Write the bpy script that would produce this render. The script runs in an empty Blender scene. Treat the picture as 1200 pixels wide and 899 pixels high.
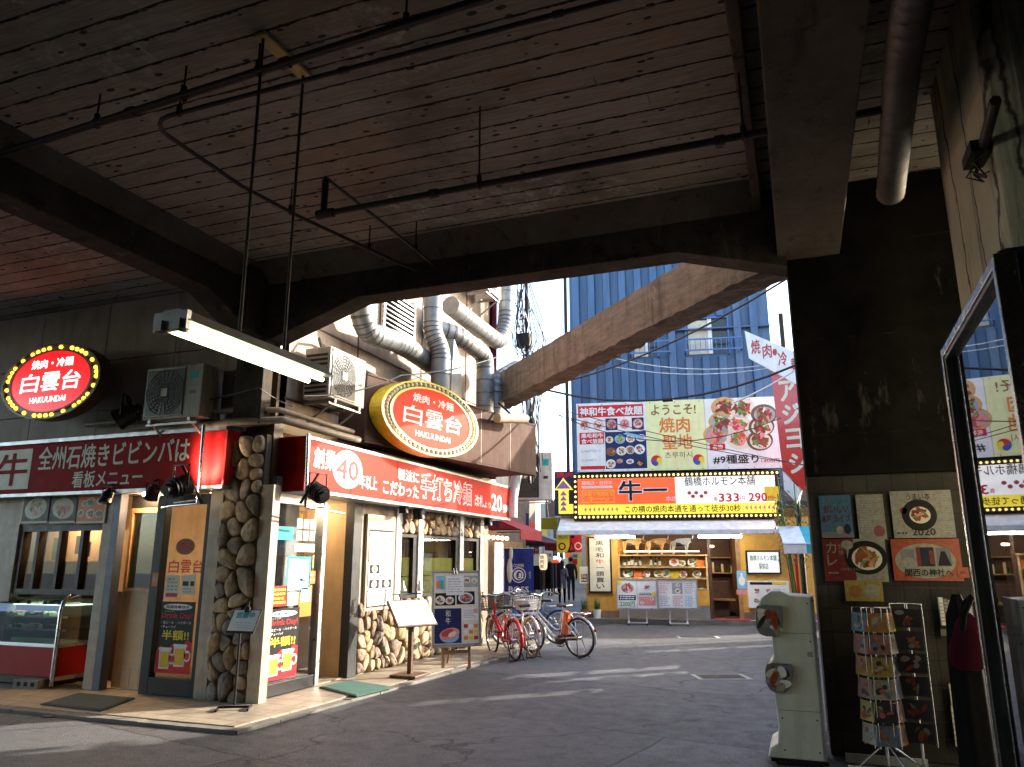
import bpy, bmesh, math, random
from mathutils import Vector, Matrix
random.seed(7)
R = math.radians
SC = bpy.context.scene
COL = SC.collection

# ------------------------------------------------------------------ camera, sky, sun, exposure
FPX, CAMH = 879.0, 1.6
PITCH, YAW = math.atan2(208.5, 879.0), R(20.6)
cam = bpy.data.cameras.new('camera'); camo = bpy.data.objects.new('camera', cam); COL.objects.link(camo)
camo.location = (0, 0, CAMH); camo.rotation_euler = (R(90) + PITCH, 0, YAW)
cam.sensor_fit = 'HORIZONTAL'; cam.sensor_width = 36.0; cam.lens = 36.0 * FPX / 1200.0
cam.clip_start = 0.05; cam.clip_end = 600
SC.camera = camo

SUN_EL, SUN_AZ = R(20), R(47)            # azimuth from +Y towards +X
world = bpy.data.worlds.new('World'); SC.world = world; world.use_nodes = True
nt = world.node_tree; nt.nodes.clear()
sky = nt.nodes.new('ShaderNodeTexSky'); sky.sky_type = 'NISHITA'; sky.sun_disc = False
sky.sun_elevation = SUN_EL; sky.sun_rotation = SUN_AZ; sky.air_density = 1.0; sky.dust_density = 1.5; sky.ozone_density = 1.0
bg = nt.nodes.new('ShaderNodeBackground'); bg.inputs['Strength'].default_value = 0.15
wo = nt.nodes.new('ShaderNodeOutputWorld')
nt.links.new(sky.outputs[0], bg.inputs[0]); nt.links.new(bg.outputs[0], wo.inputs[0])

sl = bpy.data.lights.new('sun', 'SUN'); sl.energy = 2.6; sl.angle = R(0.5); sl.color = (1.0, 0.92, 0.79)
so = bpy.data.objects.new('sun', sl); COL.objects.link(so)
sdir = Vector((math.sin(SUN_AZ) * math.cos(SUN_EL), math.cos(SUN_AZ) * math.cos(SUN_EL), math.sin(SUN_EL)))
so.rotation_euler = sdir.to_track_quat('Z', 'Y').to_euler(); so.location = (6, 8, 12)

SC.view_settings.view_transform = 'Standard'; SC.view_settings.look = 'None'
SC.view_settings.gamma = 1; SC.view_settings.use_curve_mapping = False
SC.view_settings.exposure = 2.52
SC.render.engine = 'CYCLES'
SC.cycles.use_denoising = True
SC.cycles.max_bounces = 10; SC.cycles.diffuse_bounces = 5; SC.cycles.glossy_bounces = 4
SC.cycles.transparent_max_bounces = 12; SC.cycles.transmission_bounces = 4
SC.cycles.sample_clamp_indirect = 6.0
SC.cycles.caustics_reflective = False; SC.cycles.caustics_refractive = False

# ------------------------------------------------------------------ measuring: photo pixel -> point on a real plane
def ray(u, v):
    cx = (u - 600) / FPX; cy = (449.5 - v) / FPX
    X = cx; Y = math.cos(PITCH) - cy * math.sin(PITCH); Z = math.sin(PITCH) + cy * math.cos(PITCH)
    s, c = math.sin(YAW), math.cos(YAW)
    return Vector((X * c - Y * s, X * s + Y * c, Z))
EYE = Vector((0, 0, CAMH))
def PX(u, v, X): d = ray(u, v); return EYE + d * (X / d.x)
def PY(u, v, Y): d = ray(u, v); return EYE + d * (Y / d.y)
def PZ(u, v, Z=0.0): d = ray(u, v); return EYE + d * ((Z - CAMH) / d.z)
def PPL(u, v, p0, n): d = ray(u, v); return EYE + d * ((p0 - EYE).dot(n) / d.dot(n))
def side(u, v, X=-5.95): p = PX(u, v, X); return p.y, p.z
def front(u, v, Y=7.5): p = PY(u, v, Y); return p.x, p.z

class Fr:
    """a flat local frame: a along u, b along v, c out of the surface"""
    def __init__(s, o, u=(1, 0, 0), v=(0, 0, 1)):
        s.o = Vector(o); s.u = Vector(u).normalized(); s.v = Vector(v).normalized(); s.n = s.u.cross(s.v)
    def __call__(s, a, b, c=0.0): return s.o + s.u * a + s.v * b + s.n * c
    def inv(s, p): q = Vector(p) - s.o; return q.dot(s.u), q.dot(s.v), q.dot(s.n)
    def at(s, a, b, c=0.0): return Fr(s(a, b, c), s.u, s.v)
SIDE = lambda X=-5.95: Fr((X, 0, 0), (0, 1, 0))
FRONT = lambda Y=7.5: Fr((0, Y, 0), (1, 0, 0))
WORLDXY = Fr((0, 0, 0), (1, 0, 0), (0, 1, 0))

# ------------------------------------------------------------------ materials
def lin(h):
    h = h.lstrip('#'); c = [int(h[i:i + 2], 16) / 255 for i in (0, 2, 4)]
    return tuple(x / 12.92 if x <= .04045 else ((x + .055) / 1.055) ** 2.4 for x in c)
MATS = {}
def _new(name):
    m = bpy.data.materials.new(name); m.use_nodes = True
    m.node_tree.nodes.clear(); MATS[name] = m
    return m, m.node_tree
def N(t, typ, **kw):
    n = t.nodes.new(typ)
    for k, v in kw.items():
        if k.startswith('i_'): n.inputs[k[2:].replace('_', ' ')].default_value = v
        else: setattr(n, k, v)
    return n
def L(t, a, b): t.links.new(a, b)
def math_(t, op, a, b=None, c=None):
    n = N(t, 'ShaderNodeMath', operation=op)
    for i, x in enumerate((a, b, c)):
        if x is None: continue
        if isinstance(x, (int, float)): n.inputs[i].default_value = x
        else: L(t, x, n.inputs[i])
    return n.outputs[0]
def noise(t, vec, scale, detail=6, rough=.6, dist=0.0):
    n = N(t, 'ShaderNodeTexNoise'); n.inputs['Scale'].default_value = scale; n.inputs['Detail'].default_value = detail
    n.inputs['Roughness'].default_value = rough; n.inputs['Distortion'].default_value = dist
    if vec is not None: L(t, vec, n.inputs['Vector'])
    return n.outputs['Fac']
def ramp(t, fac, a, b, lo=0.0, hi=1.0):
    n = N(t, 'ShaderNodeMapRange', clamp=True)
    n.inputs[1].default_value = a; n.inputs[2].default_value = b; n.inputs[3].default_value = lo; n.inputs[4].default_value = hi
    L(t, fac, n.inputs[0]); return n.outputs[0]
def mix(t, fac, a, b, mode='MIX'):
    n = N(t, 'ShaderNodeMix', data_type='RGBA', blend_type=mode)
    if isinstance(fac, (int, float)): n.inputs[0].default_value = fac
    else: L(t, fac, n.inputs[0])
    for i, x in ((6, a), (7, b)):
        if isinstance(x, tuple): n.inputs[i].default_value = (*x[:3], 1)
        else: L(t, x, n.inputs[i])
    return n.outputs[2]
def grey(t, fac):
    n = N(t, 'ShaderNodeCombineColor')
    for i in range(3): L(t, fac, n.inputs[i])
    return n.outputs[0]
def finish(m, t, col, rough, metal=0.0, bump=None, bstr=.3, bdist=.01, spec=.5, coat=0.0):
    p = N(t, 'ShaderNodeBsdfPrincipled'); o = N(t, 'ShaderNodeOutputMaterial')
    if isinstance(col, tuple): p.inputs['Base Color'].default_value = (*col[:3], 1)
    else: L(t, col, p.inputs['Base Color'])
    if isinstance(rough, (int, float)): p.inputs['Roughness'].default_value = rough
    else: L(t, rough, p.inputs['Roughness'])
    p.inputs['Metallic'].default_value = metal; p.inputs['Specular IOR Level'].default_value = spec
    p.inputs['Coat Weight'].default_value = coat
    if bump is not None:
        b = N(t, 'ShaderNodeBump'); b.inputs['Strength'].default_value = bstr; b.inputs['Distance'].default_value = bdist
        L(t, bump, b.inputs['Height']); L(t, b.outputs[0], p.inputs['Normal'])
    L(t, p.outputs[0], o.inputs[0])
    return p
def objvec(t): return N(t, 'ShaderNodeTexCoord').outputs['Object']

def mk(name, col, rough=.6, metal=0.0, amt=.18, sc=6.0, stain=0.0, stcol=(.02, .016, .012), stsc=1.2, bump=.15, bsc=40.0, spec=.5, streak=False, coat=0.0):
    """plain surface with mottling, optional dirt (streaked downwards if asked) and a fine bump"""
    m, t = _new(name); v = objvec(t)
    c = lin(col) if isinstance(col, str) else col
    f = noise(t, v, sc)
    c1 = mix(t, 1.0, c, grey(t, ramp(t, f, .3, .7, 1 - amt, 1 + amt)), 'MULTIPLY')
    if stain:
        vv = v
        if streak:
            mp = N(t, 'ShaderNodeMapping'); mp.inputs['Scale'].default_value = (1, 1, .12); L(t, v, mp.inputs[0]); vv = mp.outputs[0]
        s = ramp(t, noise(t, vv, stsc * (4 if streak else 1), 8, .68), .46, .68, 0, stain)
        c1 = mix(t, s, c1, stcol)
    r = ramp(t, noise(t, v, sc * 2.3), .3, .7, max(.03, rough - .1), min(1, rough + .1))
    finish(m, t, c1, r, metal, noise(t, v, bsc, 4) if bump else None, bump, .01, spec, coat)
    return m
def emis(name, col, strength):
    m, t = _new(name); e = N(t, 'ShaderNodeEmission'); o = N(t, 'ShaderNodeOutputMaterial')
    e.inputs[0].default_value = (*(lin(col) if isinstance(col, str) else col), 1); e.inputs[1].default_value = strength
    L(t, e.outputs[0], o.inputs[0]); return m
def backlit(name, col, strength, rough=.25, spec=.5):
    """translucent sign plastic lit from inside"""
    m, t = _new(name); c = lin(col) if isinstance(col, str) else col
    v = objvec(t); f = ramp(t, noise(t, v, 2.5, 3), .3, .7, .8, 1.15)
    p = finish(m, t, c, rough, spec=spec)
    cc = mix(t, 1.0, c, grey(t, f), 'MULTIPLY'); L(t, cc, p.inputs['Emission Color']); p.inputs['Emission Strength'].default_value = strength
    return m
def glassy(name, tint=(.9, .95, .93), lo=.06, hi=1.0, rough=.01, ior=1.5, dirt=.04):
    m, t = _new(name); v = objvec(t)
    tr = N(t, 'ShaderNodeBsdfTransparent'); tr.inputs[0].default_value = (*tint, 1)
    gl = N(t, 'ShaderNodeBsdfGlossy'); gl.inputs['Roughness'].default_value = rough
    df = N(t, 'ShaderNodeBsdfDiffuse'); df.inputs[0].default_value = (.45, .43, .38, 1)
    fr = N(t, 'ShaderNodeFresnel'); fr.inputs[0].default_value = ior
    mx0 = N(t, 'ShaderNodeMixShader'); L(t, ramp(t, noise(t, v, 3, 6), .45, .75, dirt * .3, dirt * 2), mx0.inputs[0])
    L(t, tr.outputs[0], mx0.inputs[1]); L(t, df.outputs[0], mx0.inputs[2])
    mx = N(t, 'ShaderNodeMixShader'); L(t, ramp(t, fr.outputs[0], 0, 1, lo, hi), mx.inputs[0])
    L(t, mx0.outputs[0], mx.inputs[1]); L(t, gl.outputs[0], mx.inputs[2])
    o = N(t, 'ShaderNodeOutputMaterial'); L(t, mx.outputs[0], o.inputs[0]); return m

# ------------------------------------------------------------------ mesh builder
class MB:
    def __init__(s): s.v = []; s.f = []; s.m = []; s.sm = []; s.mats = []
    def mi(s, mat):
        mat = MATS[mat] if isinstance(mat, str) else mat
        if mat not in s.mats: s.mats.append(mat)
        return s.mats.index(mat)
    def add(s, vs, fs, mat, smooth=False):
        b = len(s.v); s.v += [tuple(v) for v in vs]; k = s.mi(mat)
        for f in fs: s.f.append(tuple(b + i for i in f)); s.m.append(k); s.sm.append(smooth)
        return s
    def quad(s, a, b, c, d, mat): return s.add([a, b, c, d], [(0, 1, 2, 3)], mat)
    def box(s, x0, x1, y0, y1, z0, z1, mat): return s.fbox(WORLDXY, x0, x1, y0, y1, z0, z1, mat)
    def fbox(s, fr, a0, a1, b0, b1, c0, c1, mat):
        a0, a1 = min(a0, a1), max(a0, a1); b0, b1 = min(b0, b1), max(b0, b1); c0, c1 = min(c0, c1), max(c0, c1)
        vs = [fr(a, b, c) for c in (c0, c1) for b in (b0, b1) for a in (a0, a1)]
        return s.add(vs, [(0, 2, 3, 1), (4, 5, 7, 6), (0, 1, 5, 4), (2, 6, 7, 3), (0, 4, 6, 2), (1, 3, 7, 5)], mat)
    def prism(s, fr, pts, c0, c1, mat):
        n = len(pts); vs = [fr(a, b, c0) for a, b in pts] + [fr(a, b, c1) for a, b in pts]
        fs = [tuple(range(n - 1, -1, -1)), tuple(range(n, 2 * n))] + [(i, (i + 1) % n, n + (i + 1) % n, n + i) for i in range(n)]
        return s.add(vs, fs, mat)
    def poly(s, fr, pts, c, mat): return s.add([fr(a, b, c) for a, b in pts], [tuple(range(len(pts)))], mat)
    def rect(s, fr, a0, b0, a1, b1, c, mat): return s.poly(fr, [(a0, b0), (a1, b0), (a1, b1), (a0, b1)], c, mat)
    def ell(s, fr, a, b, ra, rb, c, mat, n=28, rot=0.0):
        cr, sr = math.cos(rot), math.sin(rot); pts = []
        for i in range(n):
            x, y = ra * math.cos(2 * math.pi * i / n), rb * math.sin(2 * math.pi * i / n); pts.append((a + x * cr - y * sr, b + x * sr + y * cr))
        return s.poly(fr, pts, c, mat)
    def ellprism(s, fr, a, b, ra, rb, c0, c1, mat, n=40):
        return s.prism(fr, [(a + ra * math.cos(2 * math.pi * i / n), b + rb * math.sin(2 * math.pi * i / n)) for i in range(n)], c0, c1, mat)
    def cyl(s, p, q, r, mat, n=12, r2=None, caps=True):
        p, q = Vector(p), Vector(q); r2 = r if r2 is None else r2
        d = (q - p).normalized(); a = d.orthogonal().normalized(); b = d.cross(a)
        ring = lambda o, rr: [o + (a * math.cos(2 * math.pi * i / n) + b * math.sin(2 * math.pi * i / n)) * rr for i in range(n)]
        s.add(ring(p, r) + ring(q, r2), [(i, (i + 1) % n, n + (i + 1) % n, n + i) for i in range(n)], mat, True)
        if caps:
            s.add(ring(p, r), [tuple(range(n - 1, -1, -1))], mat); s.add(ring(q, r2), [tuple(range(n))], mat)
        return s
    def tube(s, pts, r, mat, n=8, caps=True, closed=False, radii=None):
        pts = [Vector(p) for p in pts]; k = len(pts); rings = []
        t0 = (pts[1] - pts[0]).normalized(); a = t0.orthogonal().normalized()
        for i, p in enumerate(pts):
            if closed: t = (pts[(i + 1) % k] - pts[i - 1]).normalized()
            else: t = ((pts[min(i + 1, k - 1)] - p).normalized() + (p - pts[max(i - 1, 0)]).normalized())
            t = t.normalized() if t.length > 1e-9 else t0
            a = (a - t * a.dot(t)).normalized(); b = t.cross(a); rr = radii[i] if radii else r
            rings += [p + (a * math.cos(2 * math.pi * j / n) + b * math.sin(2 * math.pi * j / n)) * rr for j in range(n)]
        fs = [];
        for i in range(k if closed else k - 1):
            A, B = i * n, ((i + 1) % k) * n
            fs += [(A + j, A + (j + 1) % n, B + (j + 1) % n, B + j) for j in range(n)]
        s.add(rings, fs, mat, True)
        if caps and not closed:
            s.add(rings[:n], [tuple(range(n - 1, -1, -1))], mat); s.add(rings[-n:], [tuple(range(n))], mat)
        return s
    def ball(s, c, r, mat, nu=10, nv=7, rot=None):
        c = Vector(c); r = (r, r, r) if isinstance(r, (int, float)) else r
        vs = []; fs = []
        for j in range(nv + 1):
            th = math.pi * j / nv
            for i in range(nu):
                ph = 2 * math.pi * i / nu
                q = Vector((r[0] * math.sin(th) * math.cos(ph), r[1] * math.sin(th) * math.sin(ph), r[2] * math.cos(th)))
                if rot is not None: q = rot @ q
                vs.append(c + q)
        for j in range(nv):
            fs += [(j * nu + i, (j + 1) * nu + i, (j + 1) * nu + (i + 1) % nu, j * nu + (i + 1) % nu) for i in range(nu)]
        return s.add(vs, fs, mat, True)
    def torus(s, c, axis, R_, r, mat, n=32, k=6):
        axis = Vector(axis).normalized(); a = axis.orthogonal().normalized(); b = axis.cross(a); c = Vector(c)
        return s.tube([c + (a * math.cos(2 * math.pi * i / n) + b * math.sin(2 * math.pi * i / n)) * R_ for i in range(n)], r, mat, k, closed=True)
    def text(s, fr, body, a0, b0, a1, b1, c, mat, off=0.0, vert=False, slant=0.0):
        if vert:
            n = len(body); h = (b1 - b0) / n
            for i, ch in enumerate(body):
                if ch != ' ': s.text(fr, ch, a0, b1 - (i + 1) * h + h * .06, a1, b1 - i * h - h * .06, c, mat, off)
            return s
        vs, fs = glyphs(body)
        e = (b1 - b0) * off * .55                  # bold: the strokes laid again a hair to each side
        sh = ((0, 0),) if e <= 0 else ((0, 0), (-e, -e), (e, -e), (e, e), (-e, e))
        if e > 0: a0 += e; a1 -= e; b0 += e; b1 -= e
        for k, (ex, ey) in enumerate(sh):
            s.add([fr(a0 + ex + (a1 - a0) * x + slant * (b1 - b0) * y, b0 + ey + (b1 - b0) * y, c + k * .00025) for x, y in vs], fs, mat)
        return s
    def build(s, name, parent=None, loc=None, bevel=0.0, kind=None):
        off = Vector(loc) if loc is not None else (Vector(parent['_o']) if parent is not None and '_o' in parent else Vector((0, 0, 0)))
        me = bpy.data.meshes.new(name)
        me.from_pydata([tuple(Vector(v) - off) for v in s.v], [], s.f); me.update()
        for m in s.mats: me.materials.append(m)
        me.polygons.foreach_set('material_index', s.m); me.polygons.foreach_set('use_smooth', s.sm)
        o = bpy.data.objects.new(name, me); COL.objects.link(o)
        o['_o'] = tuple(off)
        if parent is not None: o.parent = parent
        else: o.location = off
        if bevel:
            b = o.modifiers.new('bevel', 'BEVEL'); b.width = bevel; b.segments = 2; b.limit_method = 'ANGLE'; b.angle_limit = R(50)
        if kind: o['kind'] = kind
        return o
_G = {}
def glyphs(body):
    key = body
    if key in _G: return _G[key]
    cu = bpy.data.curves.new('glyph', 'FONT'); cu.body = body; cu.resolution_u = 2
    ob = bpy.data.objects.new('glyph', cu); COL.objects.link(ob)
    me = ob.to_mesh(); vs = [(v.co.x, v.co.y) for v in me.vertices]; fs = [tuple(p.vertices) for p in me.polygons]
    ob.to_mesh_clear(); bpy.data.objects.remove(ob); bpy.data.curves.remove(cu)
    if not vs: _G[key] = ([], []); return _G[key]
    x0, x1 = min(v[0] for v in vs), max(v[0] for v in vs); y0, y1 = min(v[1] for v in vs), max(v[1] for v in vs)
    dx, dy = max(x1 - x0, 1e-4), max(y1 - y0, 1e-4)
    if len(body) == 1:                         # a lone stroke like 一 or ー keeps its own proportions inside a square cell
        d = max(dx, dy)
        if dy < .45 * dx: y0 -= (d - dy) / 2; dy = d
        if dx < .45 * dy: x0 -= (d - dx) / 2; dx = d
    _G[key] = ([((x - x0) / dx, (y - y0) / dy) for x, y in vs], fs); return _G[key]

# ------------------------------------------------------------------ things
def thing(name, label, cat, loc=(0, 0, 0), group=None, kind=None):
    o = bpy.data.objects.new(name, None); COL.objects.link(o); o.location = loc; o.empty_display_size = .1
    o['label'] = label; o['category'] = cat; o['_o'] = tuple(loc)
    if group: o['group'] = group
    if kind: o['kind'] = kind
    return o
def solo(mb, name, label, cat, group=None, bevel=0.0, loc=None):
    if loc is None:
        n = len(mb.v); loc = (sum(v[0] for v in mb.v) / n, sum(v[1] for v in mb.v) / n, min(v[2] for v in mb.v))
    o = mb.build(name, None, loc, bevel); o['label'] = label; o['category'] = cat
    if group: o['group'] = group
    return o
def kids(o): return [c for c in bpy.data.objects if c.parent == o]
def copy_tree(o, label=None, loc=None, rz=None):
    c = o.copy(); COL.objects.link(c)
    if label: c['label'] = label
    if loc is not None: c.location = loc
    if rz is not None: c.rotation_euler = (0, 0, rz)
    for ch in kids(o):
        d = copy_tree(ch); d.parent = c
    return c
def bulb_parts(parent, pts, r, mat, cap=100):
    """one mesh per bulb up to the cap, the rest together"""
    o = Vector(parent['_o'])
    b = MB(); b.ball((0, 0, 0), r, mat, 8, 6); first = None
    for i, p in enumerate(pts[:cap]):
        if first is None: first = b.build('bulb', parent, (0, 0, 0)); q = first
        else: q = first.copy(); COL.objects.link(q); q.parent = parent
        q.location = Vector(p) - o
    if len(pts) > cap:
        b = MB()
        for p in pts[cap:]: b.ball(p, r, mat, 8, 6)
        b.build('bulb_border', parent, kind='stuff')
def seam(o):
    for k in ('_o',):
        if k in o: del o[k]
# ------------------------------------------------------------------ named materials
def special_mats():
    # asphalt: worn, patched, slightly polished
    m, t = _new('asphalt'); v = objvec(t)
    f1 = noise(t, v, .55, 5, .6); f2 = noise(t, v, 85, 3, .6); f3 = noise(t, v, 5, 6, .7)
    vo = N(t, 'ShaderNodeTexVoronoi'); vo.inputs['Scale'].default_value = 130; L(t, v, vo.inputs['Vector'])
    c = mix(t, ramp(t, f1, .35, .65), (.050, .053, .057), (.082, .085, .089))
    c = mix(t, ramp(t, f3, .52, .75, 0, .6), c, (.030, .028, .026))
    c = mix(t, ramp(t, f2, .55, .64, 0, .8), c, (.26, .255, .25))
    c = mix(t, ramp(t, noise(t, v, 2.2, 8, .75), .6, .7, 0, .5), c, (.025, .023, .021))
    bp = N(t, 'ShaderNodeTexBrick'); bp.offset = .37; bp.inputs['Scale'].default_value = 1; bp.inputs['Brick Width'].default_value = 4.3; bp.inputs['Row Height'].default_value = 2.6; bp.inputs['Mortar Size'].default_value = .012
    bp.inputs['Color1'].default_value = (.55, .55, .55, 1); bp.inputs['Color2'].default_value = (1.25, 1.25, 1.28, 1); bp.inputs['Mortar'].default_value = (.3, .3, .3, 1); bp.inputs['Bias'].default_value = .15
    mpr = N(t, 'ShaderNodeMapping'); mpr.inputs['Rotation'].default_value = (0, 0, .22); mpr.inputs['Location'].default_value = (1.3, .6, 0); nw = N(t, 'ShaderNodeTexNoise'); nw.inputs['Scale'].default_value = 3; wv0 = N(t, 'ShaderNodeVectorMath', operation='MULTIPLY_ADD')
    L(t, v, nw.inputs['Vector']); L(t, nw.outputs['Color'], wv0.inputs[0]); wv0.inputs[1].default_value = (.12, .12, 0); L(t, v, wv0.inputs[2]); L(t, wv0.outputs[0], mpr.inputs[0]); L(t, mpr.outputs[0], bp.inputs['Vector'])
    c = mix(t, .95, c, bp.outputs[0], 'MULTIPLY')
    vc = N(t, 'ShaderNodeTexVoronoi', feature='DISTANCE_TO_EDGE'); vc.inputs['Scale'].default_value = .33
    wv = N(t, 'ShaderNodeVectorMath', operation='ADD'); nn = N(t, 'ShaderNodeTexNoise'); nn.inputs['Scale'].default_value = 1.6; nn.inputs['Detail'].default_value = 6
    L(t, v, nn.inputs['Vector']); L(t, v, wv.inputs[0]); L(t, nn.outputs['Color'], wv.inputs[1]); L(t, wv.outputs[0], vc.inputs['Vector'])
    crack = ramp(t, vc.outputs['Distance'], .002, .009, .75, 0)
    c = mix(t, crack, c, (.008, .008, .008))
    h = math_(t, 'ADD', math_(t, 'MULTIPLY', vo.outputs['Distance'], .6), math_(t, 'MULTIPLY', f3, 1.4))
    finish(m, t, c, ramp(t, f3, .3, .75, .5, .8), 0, h, .55, .012, .5)
    # shop pavement tiles
    m, t = _new('paving'); v = objvec(t)
    br = N(t, 'ShaderNodeTexBrick'); br.offset = .5; br.inputs['Scale'].default_value = 1; br.inputs['Brick Width'].default_value = .6; br.inputs['Row Height'].default_value = .3
    br.inputs['Mortar Size'].default_value = .006; br.inputs['Color1'].default_value = (.36, .29, .21, 1); br.inputs['Color2'].default_value = (.30, .24, .175, 1); br.inputs['Mortar'].default_value = (.10, .08, .06, 1)
    L(t, v, br.inputs['Vector'])
    c = mix(t, 1, br.outputs[0], grey(t, ramp(t, noise(t, v, 3, 8, .7), .3, .7, .6, 1.2)), 'MULTIPLY')
    c = mix(t, ramp(t, noise(t, v, 1.3, 8, .7), .52, .7, 0, .55), c, (.06, .05, .04))
    finish(m, t, c, .55, 0, math_(t, 'SUBTRACT', noise(t, v, 40), br.outputs['Fac']), .3, .006)
    # board-marked soffit of the viaduct
    m, t = _new('board_marked'); v = objvec(t)
    sx = N(t, 'ShaderNodeSeparateXYZ'); L(t, v, sx.inputs[0])
    wob = math_(t, 'MULTIPLY', noise(t, v, .9, 4), .05)
    y = math_(t, 'DIVIDE', math_(t, 'ADD', sx.outputs[1], wob), .235)
    idx = math_(t, 'FLOOR', y); fr = math_(t, 'FRACT', y)
    wn = N(t, 'ShaderNodeTexWhiteNoise', noise_dimensions='1D'); L(t, idx, wn.inputs['W'])
    x2 = math_(t, 'ADD', math_(t, 'DIVIDE', sx.outputs[0], 1.83), wn.outputs[0]); fx = math_(t, 'FRACT', x2)
    wn2 = N(t, 'ShaderNodeTexWhiteNoise', noise_dimensions='2D'); cb = N(t, 'ShaderNodeCombineXYZ'); L(t, idx, cb.inputs[0]); L(t, math_(t, 'FLOOR', x2), cb.inputs[1]); L(t, cb.outputs[0], wn2.inputs['Vector'])
    brk = noise(t, v, 5.5, 6, .75)
    wid = ramp(t, brk, .32, .70, .035, .16)
    l1 = math_(t, 'LESS_THAN', fr, wid)
    l2 = math_(t, 'MULTIPLY', math_(t, 'LESS_THAN', fx, .005), ramp(t, brk, .5, .6, 0, .8))
    gap = math_(t, 'MAXIMUM', math_(t, 'MULTIPLY', l1, ramp(t, noise(t, v, 3.3, 5, .7), .34, .46, .55, 1)), l2)
    mpg = N(t, 'ShaderNodeMapping'); mpg.inputs['Scale'].default_value = (1.2, 18, 1); L(t, v, mpg.inputs[0]); grain = noise(t, mpg.outputs[0], 3, 6, .65)
    c = mix(t, wn2.outputs[0], (.35, .305, .26), (.41, .36, .305))
    c = mix(t, 1, c, grey(t, ramp(t, grain, .3, .7, .72, 1.25)), 'MULTIPLY')
    c = mix(t, ramp(t, noise(t, v, .55, 7, .65), .45, .72, 0, .75), c, (.07, .058, .048))
    c = mix(t, ramp(t, noise(t, v, .42, 6, .65, .4), .53, .68, 0, .6), c, (.40, .27, .165))
    eff = math_(t, 'MULTIPLY', ramp(t, noise(t, v, 7, 8, .8), .50, .60, 0, .9), ramp(t, noise(t, v, .6, 3), .56, .64))
    c = mix(t, eff, c, (.52, .48, .42))
    vs = N(t, 'ShaderNodeTexVoronoi'); vs.inputs['Scale'].default_value = 6.5; vs.inputs['Randomness'].default_value = 1
    mps = N(t, 'ShaderNodeMapping'); mps.inputs['Scale'].default_value = (.8, 1.6, 1); L(t, v, mps.inputs[0]); L(t, mps.outputs[0], vs.inputs['Vector'])
    rad = ramp(t, noise(t, v, 2.1, 4, .6), .38, .7, .03, .27)
    spot = math_(t, 'LESS_THAN', vs.outputs['Distance'], rad)
    c = mix(t, math_(t, 'MULTIPLY', spot, .85), c, (.018, .014, .011))
    c = mix(t, math_(t, 'MULTIPLY', gap, .93), c, (.010, .008, .007))
    hgt = math_(t, 'SUBTRACT', math_(t, 'ADD', math_(t, 'MULTIPLY', grain, .25), math_(t, 'MULTIPLY', wn2.outputs[0], .35)), math_(t, 'ADD', gap, math_(t, 'MULTIPLY', spot, .5)))
    finish(m, t, c, .92, 0, hgt, .9, .03, .12)
    # grey wall of square tiles under the posters, sooty
    m, t = _new('soot_tile'); v = objvec(t)
    mp = N(t, 'ShaderNodeMapping'); mp.inputs['Rotation'].default_value = (R(90), 0, 0); L(t, v, mp.inputs[0])
    br = N(t, 'ShaderNodeTexBrick'); br.offset = 0; br.inputs['Scale'].default_value = 1; br.inputs['Brick Width'].default_value = .2; br.inputs['Row Height'].default_value = .2
    br.inputs['Mortar Size'].default_value = .006; br.inputs['Color1'].default_value = (.072, .066, .058, 1); br.inputs['Color2'].default_value = (.052, .048, .042, 1); br.inputs['Mortar'].default_value = (.04, .035, .03, 1)
    L(t, mp.outputs[0], br.inputs['Vector'])
    c = mix(t, ramp(t, noise(t, v, 1.6, 8, .7), .42, .68, 0, .85), br.outputs[0], (.03, .026, .022))
    finish(m, t, c, .75, 0, br.outputs['Fac'], -.3, .006, .12)
    # grey-beige wall panels of the shop front
    m, t = _new('wall_panel'); v = objvec(t)
    c = mix(t, 1, (.30, .245, .20), grey(t, ramp(t, noise(t, v, 2, 7, .65), .3, .7, .75, 1.2)), 'MULTIPLY')
    mp = N(t, 'ShaderNodeMapping'); mp.inputs['Scale'].default_value = (3, 3, .25); L(t, v, mp.inputs[0])
    c = mix(t, ramp(t, noise(t, mp.outputs[0], 2, 8, .7), .5, .72, 0, .6), c, (.07, .055, .045))
    finish(m, t, c, .7, 0, noise(t, v, 60, 4), .1, .005)
    # blue ribbed cladding
    m, t = _new('blue_cladding'); v = objvec(t)
    mp = N(t, 'ShaderNodeMapping'); mp.inputs['Scale'].default_value = (2, 2, .2); L(t, v, mp.inputs[0])
    f = noise(t, mp.outputs[0], 2.5, 7, .65)
    c = mix(t, ramp(t, f, .35, .7), (.036, .092, .195), (.066, .14, .265))
    c = mix(t, ramp(t, noise(t, mp.outputs[0], .9, 8, .72), .52, .7, 0, .65), c, (.15, .19, .25))
    finish(m, t, c, .45, 0, noise(t, v, 14, 4), .12, .01)
    # weathered concrete girder with rust and board marks
    m, t = _new('old_concrete'); v = objvec(t)
    mp = N(t, 'ShaderNodeMapping'); mp.inputs['Scale'].default_value = (1.5, 1.5, 8); L(t, v, mp.inputs[0])
    mp2 = N(t, 'ShaderNodeMapping'); mp2.inputs['Scale'].default_value = (3, 3, .3); L(t, v, mp2.inputs[0])
    c = mix(t, ramp(t, noise(t, mp.outputs[0], 1.6, 8, .7), .3, .7), (.125, .098, .074), (.27, .22, .17))
    c = mix(t, ramp(t, noise(t, mp2.outputs[0], 1.8, 8, .7), .5, .68, 0, .75), c, (.05, .035, .026))
    c = mix(t, ramp(t, noise(t, v, 3, 8, .8), .62, .68, 0, .6), c, (.42, .36, .28))
    finish(m, t, c, .85, 0, noise(t, v, 9, 8, .7), .8, .03)
    # dark beams, soot-covered
    m, t = _new('soot_concrete'); v = objvec(t)
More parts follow.
